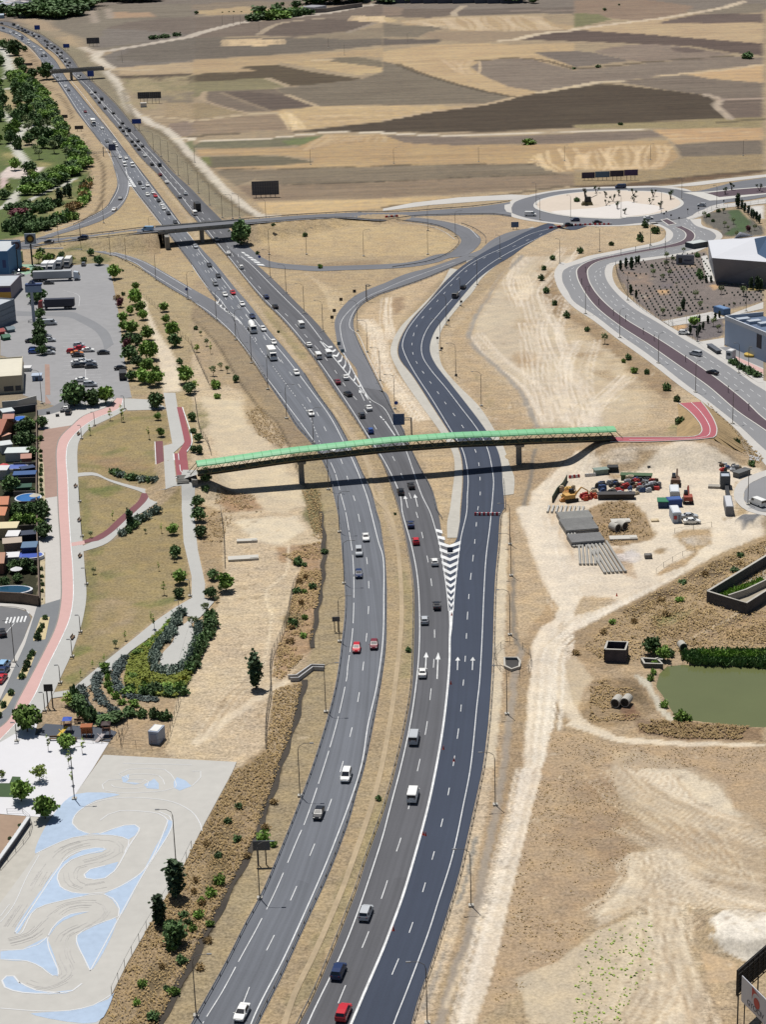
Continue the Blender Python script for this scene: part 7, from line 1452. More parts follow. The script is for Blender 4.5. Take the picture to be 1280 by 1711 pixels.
trees('H 85,500,40 205,585,56:o 360,690,44 485,785,44 620,895,60 690,970,48 705,1120,66 1085,1260,54 1190,1400,54 330,710,34:B 400,780,50:B | G 1135,25,40 1078,90,40 1060,160,44 1090,245,46 1150,325,44 1230,410,50 | D 40,1690,46 250,1640,36 445,1610,56 545,1560,60 475,1520,50','b','dark shrub along the left sidewalk of the avenue','shrubs along the avenue','shrub',hf=1.3)
trees('Q 800,375,60:b 880,320,60 905,400,70:b 985,295,60 1070,335,50 1140,375,60 1080,410,50 1180,440,60 1195,320,50 1250,490,50 | R 50,320,60 55,378,60 235,330,62 395,350,70 210,398,50 300,440,60 965,265,60 905,305,60 1225,275,60 110,740,70 260,665,50 160,600,60','Z','young forked tree on the gravel of the roundabout','forked trees of the roundabout',hf=1.1)
trees('S 460,235,60 355,305,56 490,310,56 435,345,56 575,475,44 705,490,64 740,572,60 565,620,60 435,625,56 915,450,64 1100,465,74 605,110,40 515,195,50 465,165,54 690,715,74:g 850,715,66 890,760,56 545,378,24 735,300,60:b 745,325,60:b 735,275,50:b 715,145,50:b 1018,545,28 600,580,30:c 345,225,30:b','o','small olive-like tree on the landscaped slope','trees of the landscaped slope');trees('S 85,250,24 130,230,24 175,245,30 235,195,20 215,200,20 170,450,24 215,480,20 660,780,24 720,800,26 740,760,20 765,740,20 735,680,18 805,690,20 865,665,20 900,645,18 790,355,20 830,355,18 1240,415,30 1160,410,30 1210,420,36','c','thin dark conical shrub on the landscaped slope','conical shrubs of the slope','shrub')
trees('R 710,520,50 750,515,44:b 840,470,44:b 890,480,44 900,610,50 980,580,50 1010,700,50 930,640,40 790,560,40:b 1020,430,40:c 1060,440,26:c 1085,470,26:c 1120,490,26:c 1150,520,26:c 1170,530,26:c 1195,550,26:c 1220,570,26:c 1180,640,50 1120,650,50:p','o','small tree by the fenced garden east of the avenue mouth','trees by the fenced garden')
trees('B 330,1640,116','d','big dense tree at the east end of the road overpass','tree by the overpass',hf=1.35);trees('B 545,1510,30:b 760,1580,40:b','b','small dark bush on the loop grass','bushes on the loop','bush');trees('A 1085,1600,50','b','dark bush under the west end of the road overpass','tree by the overpass','bush')
trees('A 310,530,96:d','d','dark round tree at the west end of the far overpass','tree by the far overpass',hf=1.1);trees('A 215,525,60 155,490,50 163,345,34 20,330,60 90,370,90 130,450,60 0,440,60 | d 240,200,60','d','dark tree near the top of the left park','upper park trees',hf=1.1)
trees('e 850,855,84 920,750,56 985,770,74','c','tall black cypress on the park lawn','park cypresses',hf=.95)
# park belt trees in double rows
belt('A 90,520 160,570 230,620 270,680 300,740 320,800',7.5,'dgg',6.2,'tree in the upper belt closing the left park','belt trees of the left park',2,6,hm=5.5)
belt('A 350,800 400,860 420,900 400,960 380,980',8,'dgl',5.6,'tree in the middle belt of the left park','belt trees of the left park',1,6,hm=5.5)
belt('A 440,960 480,1000 530,1060 540,1110 480,1150 410,1190 340,1220 270,1270 215,1300',7,'dgg',5.8,'tree in the lower belt of the left park','belt trees of the left park',2,6,hm=5)
belt('A 20,570 60,700 40,860 20,1000',20,'dgb',6,'tree on the west lawns of the left park','lawn trees of the left park',2,14,jit=4);belt('A 150,780 260,900 300,1000 350,1060',17,'dgo',6,'tree on the central lawn of the left park','lawn trees of the left park',2,10,jit=4);belt('A 100,1140 180,1160 200,1250 60,1290 20,1330',14,'gdl',5.5,'tree around the pink park terrace','terrace trees of the left park',1,8,jit=2);belt('A 180,650 200,700',6,'db',8,'tree beside the small park mound','lawn trees of the left park',1)
belt('A 60,1400 180,1370',4,'b',5,'clipped hedge shrub on the south park lawn','hedge shrubs of the park',1,7,'shrub',2.2,.6);belt('A 130,1410 210,1385',3.5,'b',5,'clipped hedge shrub beside the purple bush','hedge shrubs of the park',1,4,'shrub',2.2,.5);belt('A 245,1420 350,1370',4,'b',6,'grey green mound bush on the park lawn','mound bushes of the park',2,5,'shrub',3,.8);belt('A 75,1540 160,1500',4.5,'b',7,'large rounded bush near the ramp corner','mound bushes of the park',2,5,'shrub',4,.8);belt('A 190,1520 260,1540',4.5,'bd',6,'bush cluster beside the large rounded bushes','mound bushes of the park',2,5,'shrub',3,.8)
belt('A 300,1510 400,1480 470,1460',4.5,'bB',5.5,'hedge bush along the park edge above the ramp','edge bushes of the park',2,5,'shrub',3,.8);belt('A 480,1410 560,1360 560,1280 590,1230',5,'bBy',5.5,'bush along the east edge of the park','edge bushes of the park',1,5,'shrub',3,1);belt('A 100,1450 140,1440',4,'p',6,'purple flowering bush on the park lawn','purple bushes',1,1,'shrub',3,.5)
LM['Y0']=leafmat('leaf_ground_cover',(112,128,48),(160,168,70))
def tuft_field(name,P_,n,size,hgt,lm,text=None,cat=None,kind=None,seed=1,thr=None):
 rs=random.Random(seed);m=MB();pts=[(p[0],p[1])for p in P_];xs=[p[0]for p in pts];ys=[p[1]for p in pts];k=0;X=np.array([rs.uniform(min(xs),max(xs))for _ in range(n*4)]);Y=np.array([rs.uniform(min(ys),max(ys))for _ in range(n*4)])
 ins=inside(X,Y,pts);nz_=fbm(X,Y,9,seed*7);ins&=nz_>(thr if thr is not None else-9);X,Y=X[ins][:n],Y[ins][:n];Z=height(X,Y)
 for x,y,z in zip(X,Y,Z):
  s_=size*rs.uniform(.3,1.2)*(.62 if name!='reed_bed' else 1)
  for j in range(4):
   a_=rs.uniform(0,6.28);dx,dy=math.cos(a_)*s_,math.sin(a_)*s_;h_=hgt*rs.uniform(.5,1.2);ox,oy=rs.uniform(-s_,s_),rs.uniform(-s_,s_);lx,ly=rs.uniform(-.8,.8)*h_,rs.uniform(-1.1,.3)*h_
   if name!='reed_bed':
    h_*=.32;q=Vector((x+ox,y+oy,z+h_));u=Vector((dx,dy,rs.uniform(-.6,.6)*s_))*1.3;v=Vector((-dy,dx,rs.uniform(-.7,.7)*s_))*rs.uniform(.5,1.2);m.quad(q-u-v*.6,q+u*.3-v,q+u+v*.6,q-u*.4+v);continue
   m.quad((x+ox-dx,y+oy-dy,z-.05),(x+ox+dx,y+oy+dy,z-.05),(x+ox+dx*.3+lx,y+oy+dy*.3+ly,z+h_),(x+ox-dx*.3+lx,y+oy-dy*.3+ly,z+h_))
 o=m.build(name,LM[lm]);
 if text:lab(o,text,cat)
 else:tag(o,kind='stuff')
 return o
 # garden of curved hedges
belt('I 545,1185 560,1250 590,1310 640,1360 700,1400',2.4,'v',2.3,'lavender clump in the outer curved row','curved lavender rows',1,1,'shrub',1.1,.2);belt('I 650,1090 640,1160 660,1230 720,1300 760,1330',1.9,'v',2.3,'lavender clump in the middle curved row','curved lavender rows',1,1.2,'shrub',.8,.2)
belt('I 830,980 780,1060 770,1130 800,1190 860,1230 940,1250 1030,1260',1.9,'v',2.6,'lavender clump in the inner curved row','curved lavender rows',1,1.2,'shrub',.8,.2)
belt('I 700,1040 720,1130 730,1200 830,1290 900,1290',3.2,'bB',2.0,'green shrub between the lavender rows','green garden shrubs',1,1,'shrub',1.2,.3);belt('I 480,1240 520,1320 600,1390 700,1410 790,1400',3,'dbb',3,'tall dark shrub at the garden corner','green garden shrubs',1,2.2,'shrub',2.2,.5);belt('I 850,1360 950,1360 1110,1380',2.2,'bw',2.8,'dark hedge shrub above the dry plot','hedge above the dry plot',1,2,'shrub',1.6,.3)
belt('I 1210,680 1160,760 1120,830 1060,900 1030,960 1030,1030 1060,1070 1120,1085 1200,1060 1279,1000 | J 10,960 40,840 50,760',2.0,'w',2.7,'grey blue shrub ringing the viewpoint paving','grey shrubs round the viewpoint',1,1.6,'shrub',1.4,.3)
tag(tuft_field('ground_cover',W_('I 870,960 1000,850 1130,740 1160,760 1080,850 1010,950 990,1040 1080,1090 1279,1050 1279,1120 1180,1240 900,1210 830,1130 850,1040'),2600,.34,1.5,'Y0',seed=51),kind='stuff');belt('I 1150,735 1070,810 1000,880 930,940',3.2,'B',2.4,'green bush on the slope beside the diagonal path','slope bushes of the garden',1,2.6,'shrub',.9,.6);belt('I 900,1110 1000,1160 1150,1180 1240,1120',3,'BY',2.6,'green bush below the viewpoint','slope bushes of the garden',1,3.0,'shrub',1,.8)
belt('I 880,1200 1000,1200 1110,1210 1200,1200',2.6,'bbB',2.8,'dark bush at the lower rim of the garden','slope bushes of the garden',2,2.4,'shrub',1.5,.6)
belt('J 130,700 120,800 80,880 40,960 0,1050',2.0,'b',3.2,'dark hedge bush east of the viewpoint','hedge east of the viewpoint',1,1.8,'shrub',1.8,.4);belt('E 750,1450 830,1480 920,1500 1030,1530',2.4,'bw',2.8,'dark hedge shrub beside the curved path','hedge beside the curved path',1,2,'shrub',1.5,.4);belt('I 820,150 880,100 960,50 1040,0',2.6,'bwb',2.8,'dark hedge shrub beside the dark red path','hedge beside the red path',1,2,'shrub',1.6,.5)
trees('I 300,715,40 283,770,42 265,800,42 250,850,56 213,955,48 198,980,38 182,1030,52 165,1060,44 143,1110,50 70,1220,46 22,1300,52 -10,1370,44','b','clipped round shrub in a sandy planter','planter shrubs','shrub',hf=1.5);trees('X 565,835,50 570,935,52 560,985,30 575,1045,56 575,1135,50 570,1240,28 | W 580,820,56 580,890,54 582,950,50 585,1020,50 578,1090,70 575,1150,60 580,1240,60 582,1300,54 585,1370,56 590,1440,60 595,1530,70','b','clipped shrub in the strip beside the garden wall','shrubs beside the garden wall','shrub',hf=1.6)
# tall trees of the private gardens
trees('W 600,470,150:d 580,650,70:d 400,420,120:l 440,470,110 510,690,90:l 450,900,150:d 380,560,200:d 270,560,140:d 360,760,220:d 250,700,120:d 150,1400,220:d 460,1420,90:d 580,1711,190:d 450,1711,160:d 230,1711,160:d 330,1000,90:b','g','dense garden tree behind the terraced houses','garden trees',hf=1.1)
trees('X 600,400,200:d 560,150,190:d 400,250,180 250,260,180 150,150,150:d 330,120,170:d 330,1080,80:b 350,850,170:d 200,870,160:d 60,1060,130:d 240,1000,110:d 460,880,100:d 520,260,130:g','g','dense garden tree near the corner garden wall','garden trees',hf=1.1)
# trees and thickets far away
belt('A 290,120 330,110 370,115 440,60 500,45',16,'d',20,'tree in the far dark thicket at the top left','far thicket',3,12,hm=11,jit=6);belt('A 0,45 130,48 280,60 330,75',30,'db',16,'tree among the far industrial sheds','trees among the far sheds',1,12,hm=7,jit=12);belt('A 10,100 110,100 200,102 290,100',18,'db',18,'dark tree along the far road on the left','dark trees on the far left',2,12,hm=9,jit=5)
belt('A 450,12 700,8 1000,6',34,'d',26,'tree on the far skyline wood','skyline trees',1,10,hm=9,jit=10);belt('B 830,28 900,22 1000,16 1130,12',16,'d',22,'tall dark tree in the far estate wood','trees of the far estate',2,14,hm=13,jit=4);belt('B 400,140 480,130',13,'b',14,'hedge bush beside the far farm track','far hedge',1,6,'shrub',5);belt('B 500,130 600,115 730,95',13,'bB',15,'green hedge bush beside the far farm track','far hedge',2,12,'shrub',6);belt('B 460,80 560,78',18,'b',14,'far bush above the green hedge','far hedge',1,6,'shrub',6)
trees('B 700,55,60:d 608,36,26:d 770,28,20:d 30,95,28:d 205,84,14:b 250,80,14:b 280,80,14:b 333,80,14:b','d','lone dark tree in the far fields','lone far trees',hf=.8);belt('C 30,18 300,14 600,12 850,12',26,'d',20,'tree of the far dark skyline belt','skyline trees',1,10,hm=8,jit=6);trees('C 1010,22,60:d | D 203,72,24:d 300,36,14:d 1165,392,80:b 310,835,36:b 0,462,30:b 160,452,40:b | C 970,965,80:B 1000,962,50:B','b','dark bush on a field edge','field edge bushes','bush',hf=.8);belt('A 1030,262 1170,240',12,'b',9,'low bush beside the upper farm track','bushes of the upper farm track',1,4,'bush',3)
# reeds at the pond: leafy walls
tag(tuft_field('reed_bed',W_('L 725,935 1000,925 1330,930 1330,1035 1150,1020 1000,1020 800,1010 730,985'),1000,.45,1.0,'d'),'dense green reed bed along the far side of the pond','reeds');tag(tuft_field('reed_bed',W_('L 820,950 1250,945 1250,985 900,985'),350,.4,1.3,'g'),'lighter green reeds along the pond rim','reeds')
trees('L 520,950,100:d 600,990,80 640,960,70:b 530,1080,50:B 605,1300,60:B 720,1385,90:B 760,1390,60:B 690,1385,60:B 510,1120,50:B 540,1020,44:B','g','green bush at the edge of the pond','bushes at the pond','bush',hf=1.2)
LB='J 500,1600 590,1711 | N 560,60 430,440 270,760 0,1270 | M 1250,1330 1050,1711 680,1711 760,1510 860,1290 1050,960 1190,720 1279,540 | N 90,380 290,0 | J 330,1711'
tuft_field('dry_scrub',W_(LB),3200,.2,.8,'s',seed=3,thr=-.03);tuft_field('dry_grass',W_(LB),5000,.15,.7,'t',seed=4)
LS_='J 560,260 860,200 870,450 800,900 700,1020 600,1120 540,1100 560,960 640,720 700,450 740,360'
tuft_field('dry_scrub',W_(LS_),1100,.2,.8,'s',seed=5,thr=.0);tuft_field('dry_grass',W_(LS_),2200,.2,.7,'t',seed=6,thr=-.03)
tuft_field('dry_scrub',W_('J 550,1180 740,1140 660,1500 570,1700 500,1600'),1500,.2,.7,'s',seed=8);tuft_field('dry_scrub',W_('L 60,900 300,680 600,500 1000,300 1300,180 1300,440 900,600 1150,680 1300,640 1300,920 720,930 400,990 200,1000'),3200,.24,.9,'s',seed=9,thr=.0);tuft_field('dry_grass',W_('L 60,900 300,680 600,500 1000,300 1300,180 1300,440 900,600 1150,680 1300,640 1300,920 720,930 400,990 200,1000'),4500,.2,.7,'t',seed=10)
tuft_field('dry_scrub',W_('L 410,1385 700,1400 1300,1440 1300,1520 700,1510 440,1470'),1300,.24,.8,'s',seed=11,thr=-.1);tuft_field('dry_scrub',W_('L 110,1130 400,1110 530,1300 400,1390 100,1400'),800,.2,.6,'s',seed=12,thr=.0);tuft_field('dry_scrub',W_('U 195,385 300,325 430,305 500,330 620,505 420,575 300,555'),900,.22,.7,'s',seed=13,thr=-.1)
tuft_field('low_green_weeds',W_('P 0,1711 0,1300 150,1100 330,1020 520,1000 540,1340 400,1500 330,1711'),260,.22,.35,'l',seed=14);tuft_field('dry_scrub',W_('F 360,1050 450,1000 640,1240 600,1290 450,1200'),900,.2,.7,'s',seed=15);tuft_field('dry_scrub',W_('F 740,1570 860,1560 870,1711 740,1711 | J 740,0 870,0 870,180 820,180'),900,.2,.7,'s',seed=16);tuft_field('dry_scrub',W_('F 180,1570 420,1600 480,1711 200,1711 | J 60,60 280,20 200,200 60,200'),900,.2,.6,'s',seed=17,thr=-.1)
tuft_field('dry_scrub',W_('H 880,970 1262,1340 1262,1400 950,1230 990,1120'),600,.25,.6,'s',seed=18);tuft_field('dry_grass',W_('K 1130,1450 1279,1480 | L 300,1550 1300,1580 | P 1100,100 900,0 250,0 | P 380,560 370,680 190,900 0,1200 | O 1279,1160 1100,1380 730,1600 860,840 1020,200'),3500,.13,.3,'s',seed=19,thr=-.08)
belt('N 400,250 300,440 180,660 40,900 | M 1200,1250 1060,1480',7,'byBy',1.7,'green or dry bush scattered along the scrubby bank','scattered bank bushes',2,5,'bush',.9,2.2);belt('J 820,300 760,600 680,900',6,'byB',2.0,'low bush scattered in the scrub strip','scattered strip bushes',1,5,'bush',1.0,3);belt('L 100,900 400,720 800,520 1200,300',6,'yByb',2.2,'low bush on the bank above the pond','scattered pond bank bushes',1,8,'bush',.9,4)
# low grey shrubs planted on the landscaped slope, in rows
m=MB();rs=random.Random(4)
pa=W_('S 80,200 300,150 500,115 790,110 850,345 1262,395 1262,500 840,580 430,660 210,500 80,310');pp=[(p.x,p.y)for p in pa];xs=[p[0]for p in pp];ys=[p[1]for p in pp]
Xs,Ys=np.meshgrid(np.arange(min(xs),max(xs),2.1),np.arange(min(ys),max(ys),4.2));Xs=Xs.ravel();Ys=Ys.ravel()+np.sin(Xs*.15)*3;ok=inside(Xs,Ys,pp)&(fbm(Xs,Ys,18,5)>-.12)
for x,y in zip(Xs[ok],Ys[ok]):
 for j in range(5):
  a_=rs.uniform(0,6.28);dx,dy=math.cos(a_)*.35,math.sin(a_)*.35;m.quad((x-dx,y-dy,0),(x+dx,y+dy,0),(x+dx*.6+rs.uniform(-.3,.3),y+dy*.6,.6),(x-dx*.6,y-dy*.6+rs.uniform(-.3,.3),.6))
tag(m.build('ground_cover',LM['b']),kind='stuff')
# ================================================================ BUILDINGS AND SMALL STRUCTURES
def mm(rgb,r=.7,nz=.06,ns=.6):return M('tone_%d_%d_%d'%rgb,rgb,rough=r,nz=nz,ns=ns)
def block(name,text,cat,tl,hpx,depth,wall,roof=None,parts=(),par=.5,group=None,hm=None,kind=None,rooftype='flat'):
 """box standing on the near ground edge given by two photo points; height read in photo pixels"""
 a_,b_=[atg(*q[:2])for q in px(tl)];c=(a_+b_)/2;u=b_-a_;L=math.hypot(u.x,u.y);rz=math.atan2(u.y,u.x);h_=hm or hpx/(pxm(c)*.944)
 root=empty(name,(c.x,c.y,c.z),rz);lab(root,text,cat,group)
 wl=mm(wall)if isinstance(wall,tuple)else wall;rf=mm(roof or wall)
 m=MB();m.box((0,depth/2,h_/2),(L,depth,h_));m.build('wall',wl,root)
 if rooftype=='flat':
  m=MB();m.box((0,depth/2,h_+.05),(L-par,depth-par,.14));m.build('roof',rf,root)
  if h_>3:
   m=MB()
   for q in(((0,.12,h_+.25),(L+.02,.25,.5)),((0,depth-.12,h_+.25),(L+.02,.25,.5)),((-L/2+.12,depth/2,h_+.25),(.25,depth-.6,.5)),((L/2-.12,depth/2,h_+.25),(.25,depth-.6,.5))):m.box(*q)
   m.build('parapet',wl,root)
 elif rooftype=='shed':m=MB();m.box((0,depth/2,h_+.12),(L+.5,depth+.5,.2));m.build('roof',rf,root)
 elif rooftype=='gable':
  m=MB();e=.3;r_=depth*.28;x0,x1=-L/2-e,L/2+e
  m.quad((x0,-e,h_-.05),(x1,-e,h_-.05),(x1,depth/2,h_+r_),(x0,depth/2,h_+r_));m.quad((x1,depth+e,h_-.05),(x0,depth+e,h_-.05),(x0,depth/2,h_+r_),(x1,depth/2,h_+r_));m.tri((x0+e,0,h_),(x0+e,depth/2,h_+r_),(x0+e,depth,h_));m.tri((x1-e,0,h_),(x1-e,depth,h_),(x1-e,depth/2,h_+r_));m.build('roof',rf,root)
 elif rooftype=='barrel':
  m=MB();n=10;x0,x1=-L/2,L/2
  for i in range(n):
   f0,f1=i/n*math.pi,(i+1)/n*math.pi;m.quad((x0,depth*(.5-.5*math.cos(f0)),h_+1.6*math.sin(f0)),(x1,depth*(.5-.5*math.cos(f0)),h_+1.6*math.sin(f0)),(x1,depth*(.5-.5*math.cos(f1)),h_+1.6*math.sin(f1)),(x0,depth*(.5-.5*math.cos(f1)),h_+1.6*math.sin(f1)))
  m.build('roof',rf,root)
 for nm,x,z,w_,hh,col in parts: # rectangles on the near face, fractions of width and height
  m=MB();m.box(((x-.5)*L,-.04,z*h_),(w_*L,.1,hh*h_));m.build(nm,mm(col,.4),root)
 return root,L,h_
GLS=(40,56,76)
block('shop_building','blue shop building with pale roof at the left edge above the car park','building','V -220,455 82,450',41,22,(84,136,184),(206,212,216),[('sign_panel',.88,.55,.1,.3,(40,70,130))])
block('shop_building','shop building with violet and yellow bands at the left edge','building','V -220,655 100,648',21,20,(150,140,150),(196,202,210),[('band',.5,.8,.998,.3,(70,50,110)),('band',.5,.4,.998,.45,(232,176,60)),('window',.9,.08,.1,.14,GLS)])
block('shop_building','grey clad hall with diagonal front beside the pylon','building','V -220,990 142,832',34,26,(150,160,172),(200,206,212),[('band',.5,y,.99,.03,(120,130,142))for y in(.25,.5,.75)])
block('filling_station','small green and cream filling station building at the left edge','building','V 85,330 158,330',14,7,(170,190,140),(220,214,170),[('door',.5,.4,.25,.7,(60,90,60))])
block('restaurant_building','cream restaurant with silver curved canopy edge left of the car park','building','V -220,1500 205,1470',26,24,(206,198,176),(232,226,206),[('window',.7,.3,.2,.3,GLS),('window',.9,.3,.12,.3,GLS)])
block('canopy','silver barrel canopy along the front of the cream restaurant','canopy','V -220,1360 195,1352',3,6,(190,204,216),(176,198,218),hm=5.6,rooftype='barrel')if False else None
block('shop_kiosk','low white kiosk with dark glass beside the restaurant','kiosk','V 205,1285 265,1283',5,3,(216,220,222),(236,236,236),rooftype='shed');block('kiosk','small blue cubicle beside the brown strip of the car park','kiosk','V 285,1370 365,1366',8,3,(150,172,206),(190,204,224),[('door',.5,.4,.3,.7,GLS)],rooftype='shed')
sheet('brown_strip',W_('V 395,1220 437,1222 445,1493 400,1493 | E 340,985 300,990'),.05,M_brownpave)
for i,(x,y,c_)in enumerate(((60,1010,(60,120,90)),(10,960,(170,60,60)),(100,940,(120,140,150)))):block('play_shelter',('green','red','grey')[i]+' play shelter in front of the grey hall','shelter','V %d,%d %d,%d'%(x-30,y,x+30,y-10),5,3,c_,c_,rooftype='gable')
# garden houses along the left edge
HS=[('W -300,690 8,702',3,11,(150,100,80),(188,112,84),'gable','house with red tiled roof at the left edge, upper one'),('W 50,372 205,350',2.6,4,(190,186,180),(214,222,224),'shed','garden shed with pale sheet roof below the white wall'),('W 50,445 190,440',2.4,3.4,(150,110,96),(196,132,112),'gable','garden shed with red tiles behind the long blue pool'),
('W 36,700 155,660',2.2,4,(196,160,140),(232,176,150),'shed','pink awning beside the small green canopy'),('W 40,610 140,590',2.4,3,(110,160,136),(130,190,160),'shed','small green canopy in the upper gardens'),('W 75,955 400,945',2.5,5,(200,206,204),(224,232,230),'shed','long pale sheet roof over a terrace'),('W 310,1008 440,1000',2.2,3,(160,110,96),(208,150,130),'gable','red tiled shed at the end of the long pale roof'),
('W 20,850 175,830',2.6,4,(200,206,206),(224,230,230),'shed','white sheet roof beside the small trees'),('W 195,1250 500,1235',2.0,3.2,(30,60,100),(48,92,150),'shed','long blue tarpaulin over a garden plot'),('W 215,1430 440,1415',1.9,3,(24,60,44),(30,84,62),'shed','dark green tarpaulin over a garden plot'),('W 320,1160 500,1130',1.9,2.4,(24,44,76),(36,64,106),'shed','navy tarpaulin in front of the long blue one'),
('W -200,1220 95,1215',2.8,4,(206,206,204),(232,232,232),'shed','white roof at the left edge beside the red parasol'),('W -200,1711 110,1700',2.8,5,(200,150,120),(226,140,96),'gable','orange tiled house at the left edge, middle one'),('W 230,1665 490,1650',1.0,1.4,(206,170,120),(226,190,140),'shed','low orange garden wall with coping'),
('X -200,235 65,240',3.2,5,(226,190,150),(232,146,100),'gable','orange roofed house above the cream roof'),('X -200,420 225,405',2.8,4.5,(206,190,150),(236,222,180),'shed','long cream roof beside the navy plots'),('X 90,512 240,508',2.6,4,(216,216,214),(240,240,240),'shed','white box roof behind the tiled parapet'),('X 55,600 290,580',2.6,3,(160,140,126),(214,196,176),'gable','cream tiled terrace roof in the lower gardens'),
('X 300,650 490,640',2.2,4,(50,76,110),(96,128,160),'shed','grey blue corrugated roof near the garden wall'),('X 82,795 250,785',2.4,3.4,(200,200,200),(238,238,240),'shed','white pergola roof in the lower gardens'),('X -200,900 50,890',3.0,6,(160,110,90),(206,150,120),'gable','red tiled house at the left edge, lower one'),('X 250,470 480,450',2.0,3,(30,44,70),(44,58,84),'shed','dark navy shade sail near the corner trees')]
for tl,h_,dp,wc,rc,rt_,tx_ in HS:block('garden_house' if 'house' in tx_ else 'garden_roof',tx_,'house' if 'house' in tx_ else 'garden roof',tl,1,dp,wc,rc,hm=h_,rooftype=rt_,group='roofs of the private gardens')
def pool(tok,rx,ry,text,c=(70,130,200)):
 p=atg(*px(tok)[0][:2]);root=empty('garden_pool',p);lab(root,text,'pool','garden pools');m=MB();ring=[(math.cos(i/20*2*math.pi)*rx,math.sin(i/20*2*math.pi)*ry)for i in range(20)];m.prism([(x*1.12,y*1.15)for x,y in ring],0,.9);m.build('rim',mm((226,230,236)),root);m=MB();m.prism(ring,.8,.96);m.build('water',mm(c,.15),root)
pool('W 400,1510',3.3,3.3,'round blue pool with white rim');pool('W 210,1068',3.9,2.0,'long violet blue pool',(120,140,214));pool('W 280,375',2.4,2.4,'small bright blue pool by the upper sheds',(60,120,220));pool('X 395,675',3.4,2.2,'covered blue pool near the garden wall',(96,120,210));pool('X 130,1150',5,2.6,'large dark blue pool beside the lowest wall',(40,84,110))
def wall(tok,h_,th,mat,text,name='garden_wall',cat='wall'):
 P_=Wg(tok);b0=P_[0].copy();m=MB();root=link(name,None)if False else None;Q_=[p-b0 for p in P_];wallstrip(m,Q_,h_,th);o=m.build(name,mat,None,loc=b0);lab(o,text,cat);return o
BW_=mm((120,104,92),.9,.2,2)
wall('W 520,220 525,700 520,1200 520,1711',2.0,.3,BW_,'long garden wall along the brown pavers');wall('X 505,0 505,450 525,900 532,1320',2.0,.3,BW_,'garden wall south part beside the shrub strip');wall('X 530,1325 300,1285 0,1270 -200,1262',2.6,.3,mm((128,110,94),.9,.25,2),'dark stone garden wall above the street bend');wall('W 525,225 200,270 -200,290',2.2,.3,mm((96,96,100)),'dark wall below the white pavement at the top of the gardens')
wall('W 30,205 250,190 520,120',2.6,.3,mm((226,226,222)),'white wall between gardens and restaurant')
for i,y in enumerate((480,640,860,1040,1130,1260,1450,1600)):wall('W 190,%d 515,%d'%(y,y-12),1.5,.2,mm((110,104,98)),'partition wall between two garden plots in the upper gardens')
for i,y in enumerate((300,430,540,645,780)):wall('X 240,%d 500,%d'%(y,y-10),1.5,.2,mm((104,98,92)),'partition wall between two garden plots in the lower gardens')
# white folded building and blue hall on the right
root=empty('exhibition_building',atg(*px('S 1050,370')[0]));r0=root.location.copy();lab(root,'white angular building with folded roof and dark leaning facade','building')
def lp_(tok,z):q=px(tok)[0];return at(q[0],q[1],z)-r0
HB=10.0;g0,g1,g2=lp_('S 868,348',0),lp_('S 1340,396',0),lp_('S 812,180',0);t0,t1,t2,t3=lp_('S 840,152',HB),lp_('S 1340,190',HB),lp_('S 806,8',HB),lp_('S 1300,-30',HB)
fa_=MB();fa_.quad(g0,g1,t1,t0);fa_.build('facade',M('facade_grey',(140,142,152),rough=.45,nz=.08,ns=.4),root);fa_=MB();fa_.quad(g2,g0,t0,t2);fa_.quad(g2+Vector((40,8,0)),g2,t2,t3);fa_.build('side_wall',mm((226,228,232)),root)
pk=lp_('S 1188,-6',HB+2.2);pk2=lp_('S 1215,120',HB-.3);m=MB();m.tri(t0,t1,pk2);m.tri(t0,pk2,pk);m.tri(t0,pk,t2);m.tri(t2,pk,t3);m.build('roof',M('roof_white',(232,234,240),rough=.5,nz=.02,ns=.3),root)
m=MB();m.tri(pk,pk2,t3);m.tri(pk2,t1,t3);m.build('roof_glazing',M('roof_blue',(72,92,122),rough=.2),root)
m=MB();a1,a2,a3,a4=lp_('R 985,715',HB+.3),lp_('R 1180,692',HB+.3),lp_('R 1040,652',HB+3.5),lp_('R 1100,690',HB);m.tri(a1,a2,a3);m.tri(a2,a4,a3);m.tri(a4,a1,a3);m.build('roof_peak',MATS['roof_white'],root)
sheet('entrance_pavement',W_('S 750,140 800,130 862,345 815,350 790,300'),.05,M_walk)
root=empty('warehouse',atg(*px('S 942,868')[0]));r0=root.location.copy();lab(root,'pale blue hall with dark roof terrace at the right edge','building');HW=230/4.923/(pxm(r0)*.944)
ga,gb_=lp_('S 942,868',0),lp_('S 1400,1065',0);ta,tb=ga+Vector((0,0,HW)),gb_+Vector((0,0,HW));bk=lp_('S 1262,600',HW)-ta;bk.z=0;m=MB();m.quad(ga,gb_,tb,ta);m.quad(ga+bk,ga,ta,ta+bk);m.build('wall',M('hall_blue',(186,206,232),rough=.5,nz=.03,ns=.3),root)
m=MB();dz=Vector((0,0,-1.2));m.quad(ta+dz,tb+dz,tb+bk+dz,ta+bk+dz);m.build('roof',mm((96,116,146)),root);m=MB();wallstrip(m,[ta+dz,tb+dz],1.4,.5);wallstrip(m,[ta+bk+dz,ta+dz],1.4,.5);m.build('parapet',mm((216,222,230)),root)
uv_=(gb_-ga).normalized();m=MB()
for k in range(3):c=ta+dz+uv_*(4+k*4)+bk*(.3+.12*k)+Vector((0,0,.5));m.box(tuple(c),(4.5,2.5,1.0),.3)
m.build('roof_unit',mm((190,200,212)),root);c=ga+(gb_-ga)*.62;m=MB();m.box((c.x+.1,c.y-.12,HW*.62),(3.0,.2,4.6),math.atan2(uv_.y,uv_.x));m.build('sign_panel',mm((70,66,76)),root)
